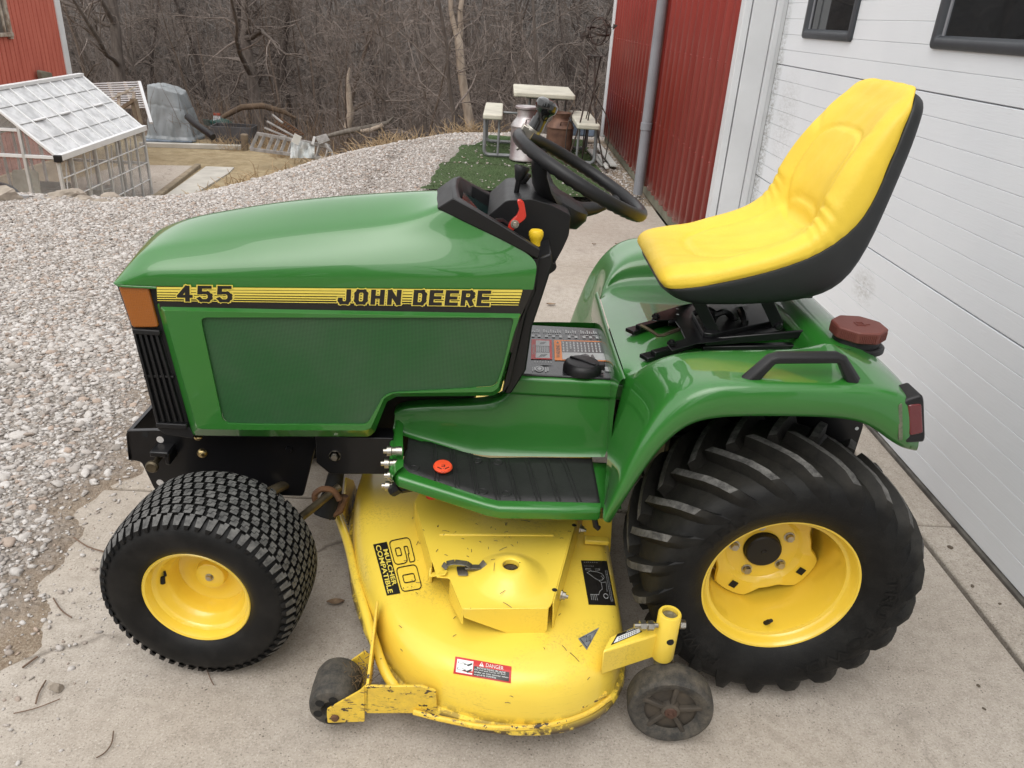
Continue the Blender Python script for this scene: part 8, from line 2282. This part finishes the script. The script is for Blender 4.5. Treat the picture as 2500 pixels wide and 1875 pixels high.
# dry grass tussocks on the bank
U = Tubes()
def tuft(x, y, n, L, m=U):
    z = float(hgt(x, y))
    for _ in range(n):
        az = wr.uniform(0, 6.28); s_ = wr.uniform(.1, 1.0); dd = np.array([np.cos(az) * s_, np.sin(az) * s_, 1.0]); p = np.array([x + wr.normal(0, .08), y + wr.normal(0, .08), z - .03]); pts = [p]; LL_ = L * wr.uniform(.5, 1.3)
        for _k in range(3): dd = dd + wr.normal(0, .12, 3) - np.array([0, 0, .30]); dd /= np.linalg.norm(dd); p = p + dd * LL_ / 3; pts.append(p)
        m.add(pts, np.array([.0055, .005, .004, .002]), 3)
for _ in range(150):
    i = wr.randint(7, len(RIDGE) - 4); t_ = wr.uniform(); (xa, ya), (xb, yb2) = RIDGE[i], RIDGE[i + 1]
    x = xa + (xb - xa) * t_; y = ya + (yb2 - ya) * t_; nx, ny = -(yb2 - ya), xb - xa; l = math.hypot(nx, ny); o_ = wr.uniform(0.05, 1.0)
    tuft(x + nx / l * o_, y + ny / l * o_, 22 if x > -2.3 else 7, 0.26 if x > -2.3 else 0.15)
for _ in range(120):
    x = wr.uniform(-8, 0.6); y = float(wood_edge(x)) + wr.uniform(-1.0, 0.8); tuft(x, y, 18, 0.4)
link_obj('dry_grass', U.mesh('dry_grass', STRAW), 'stuff')
# the far side of the ravine: a wood that reads as one mass
U = Tubes()
for _ in range(5600):
    y = 40 + 60 * wr.uniform(); x = wr.uniform(-0.62 * (y + 1.3) - 2, 0.16 * (y + 1.3) + 2); z = float(hgt(x, y)); H_ = wr.uniform(3, 9); r = wr.uniform(.02, .10)
    p = np.array([x, y, z - .2]); dd = np.array([wr.normal(0, .12), wr.normal(0, .12), 1.0]); pts = [p]
    for _k in range(4): dd = dd + wr.normal(0, .10, 3); dd /= np.linalg.norm(dd); p = p + dd * H_ / 4; pts.append(p)
    U.add(pts, r * np.array([1, .85, .7, .5, .2]), 4)
    for _b in range(6):
        q = pts[wr.randint(1, 5)]; az = wr.uniform(0, 6.28); dd2 = np.array([np.cos(az), np.sin(az), wr.uniform(.1, 1)]); L = wr.uniform(.8, 2.4)
        U.add([q, q + dd2 * L * .5 + wr.normal(0, .15, 3), q + dd2 * L + wr.normal(0, .3, 3)], np.array([.022, .016, .009]), 3)
link_obj('far_woods', U.mesh('far_woods', bark('haze_paled_bark', (0.135, 0.122, 0.114), (0.21, 0.192, 0.180))), 'stuff')  # bark colour paled so distance haze is painted into the far trees
# trees on the near side of the drive, behind the viewer (they mirror in the paint)
for k, (x, y) in enumerate(((-9, -13), (-5.5, -15), (-1.5, -13.5), (3, -16), (-13, -10), (7, -14))):
    plant(k % 9, x, y, 0.95, k * 1.3, ['bare tree across the drive behind the viewer, leftmost', 'bare tree across the drive, second from left', 'bare tree across the drive near its middle', 'bare tree across the drive right of the middle', 'bare tree standing far left across the drive', 'bare tree standing far right across the drive'][k], 'trees across the drive', z=-0.1)
NEEDLE = mat('evergreen_needles', (0.030, 0.055, 0.022), 0.8, col2=(0.055, 0.085, 0.035), vscale=3)
def evergreen(x, y, H_, R0_, label):
    o = thing('evergreen_tree', label, 'tree', (x, y, -0.1), 'evergreens across the drive')
    T = Tubes(); T.add(np.array([[0, 0, 0], [0, 0, H_ * .5], [0, 0, H_]]), np.array([.16, .1, .02]), 7); link_obj('trunk', T.mesh('trunk', BARKS[1]), None, o)
    n = 5200; t_ = wr.uniform(0.06, 1, n) ** 0.8; a = wr.uniform(0, 6.28, n); r = R0_ * (1 - t_) * (0.55 + 0.45 * np.sqrt(wr.uniform(0, 1, n))) * (1 + .22 * np.sin(5 * a + 9 * t_)); z = H_ * t_ - .25 * r
    c = np.stack([r * np.cos(a), r * np.sin(a), z], -1); u = np.stack([np.cos(a), np.sin(a), -0.35 + 0 * a], -1) * 0.30; v = np.cross(u, wr.normal(size=(n, 3))); v /= np.linalg.norm(v, axis=1)[:, None] + 1e-9; v *= 0.07
    q = np.stack([c - u, c - v, c + u, c + v], 1).reshape(-1, 3)
    link_obj('crown', fast_mesh('crown', q, np.arange(4 * n).reshape(-1, 4), [NEEDLE], False, 4), None, o)
evergreen(-4.2, -10.5, 8.0, 2.5, 'dense evergreen across the drive behind the viewer, left one')
evergreen(1.2, -11.5, 8.5, 2.6, 'dense evergreen across the drive behind the viewer, middle one')
evergreen(-9.5, -11, 8.0, 2.6, 'dense evergreen across the drive behind the viewer, farthest left')
evergreen(5.5, -12, 7.2, 2.4, 'dense evergreen across the drive behind the viewer, right one')
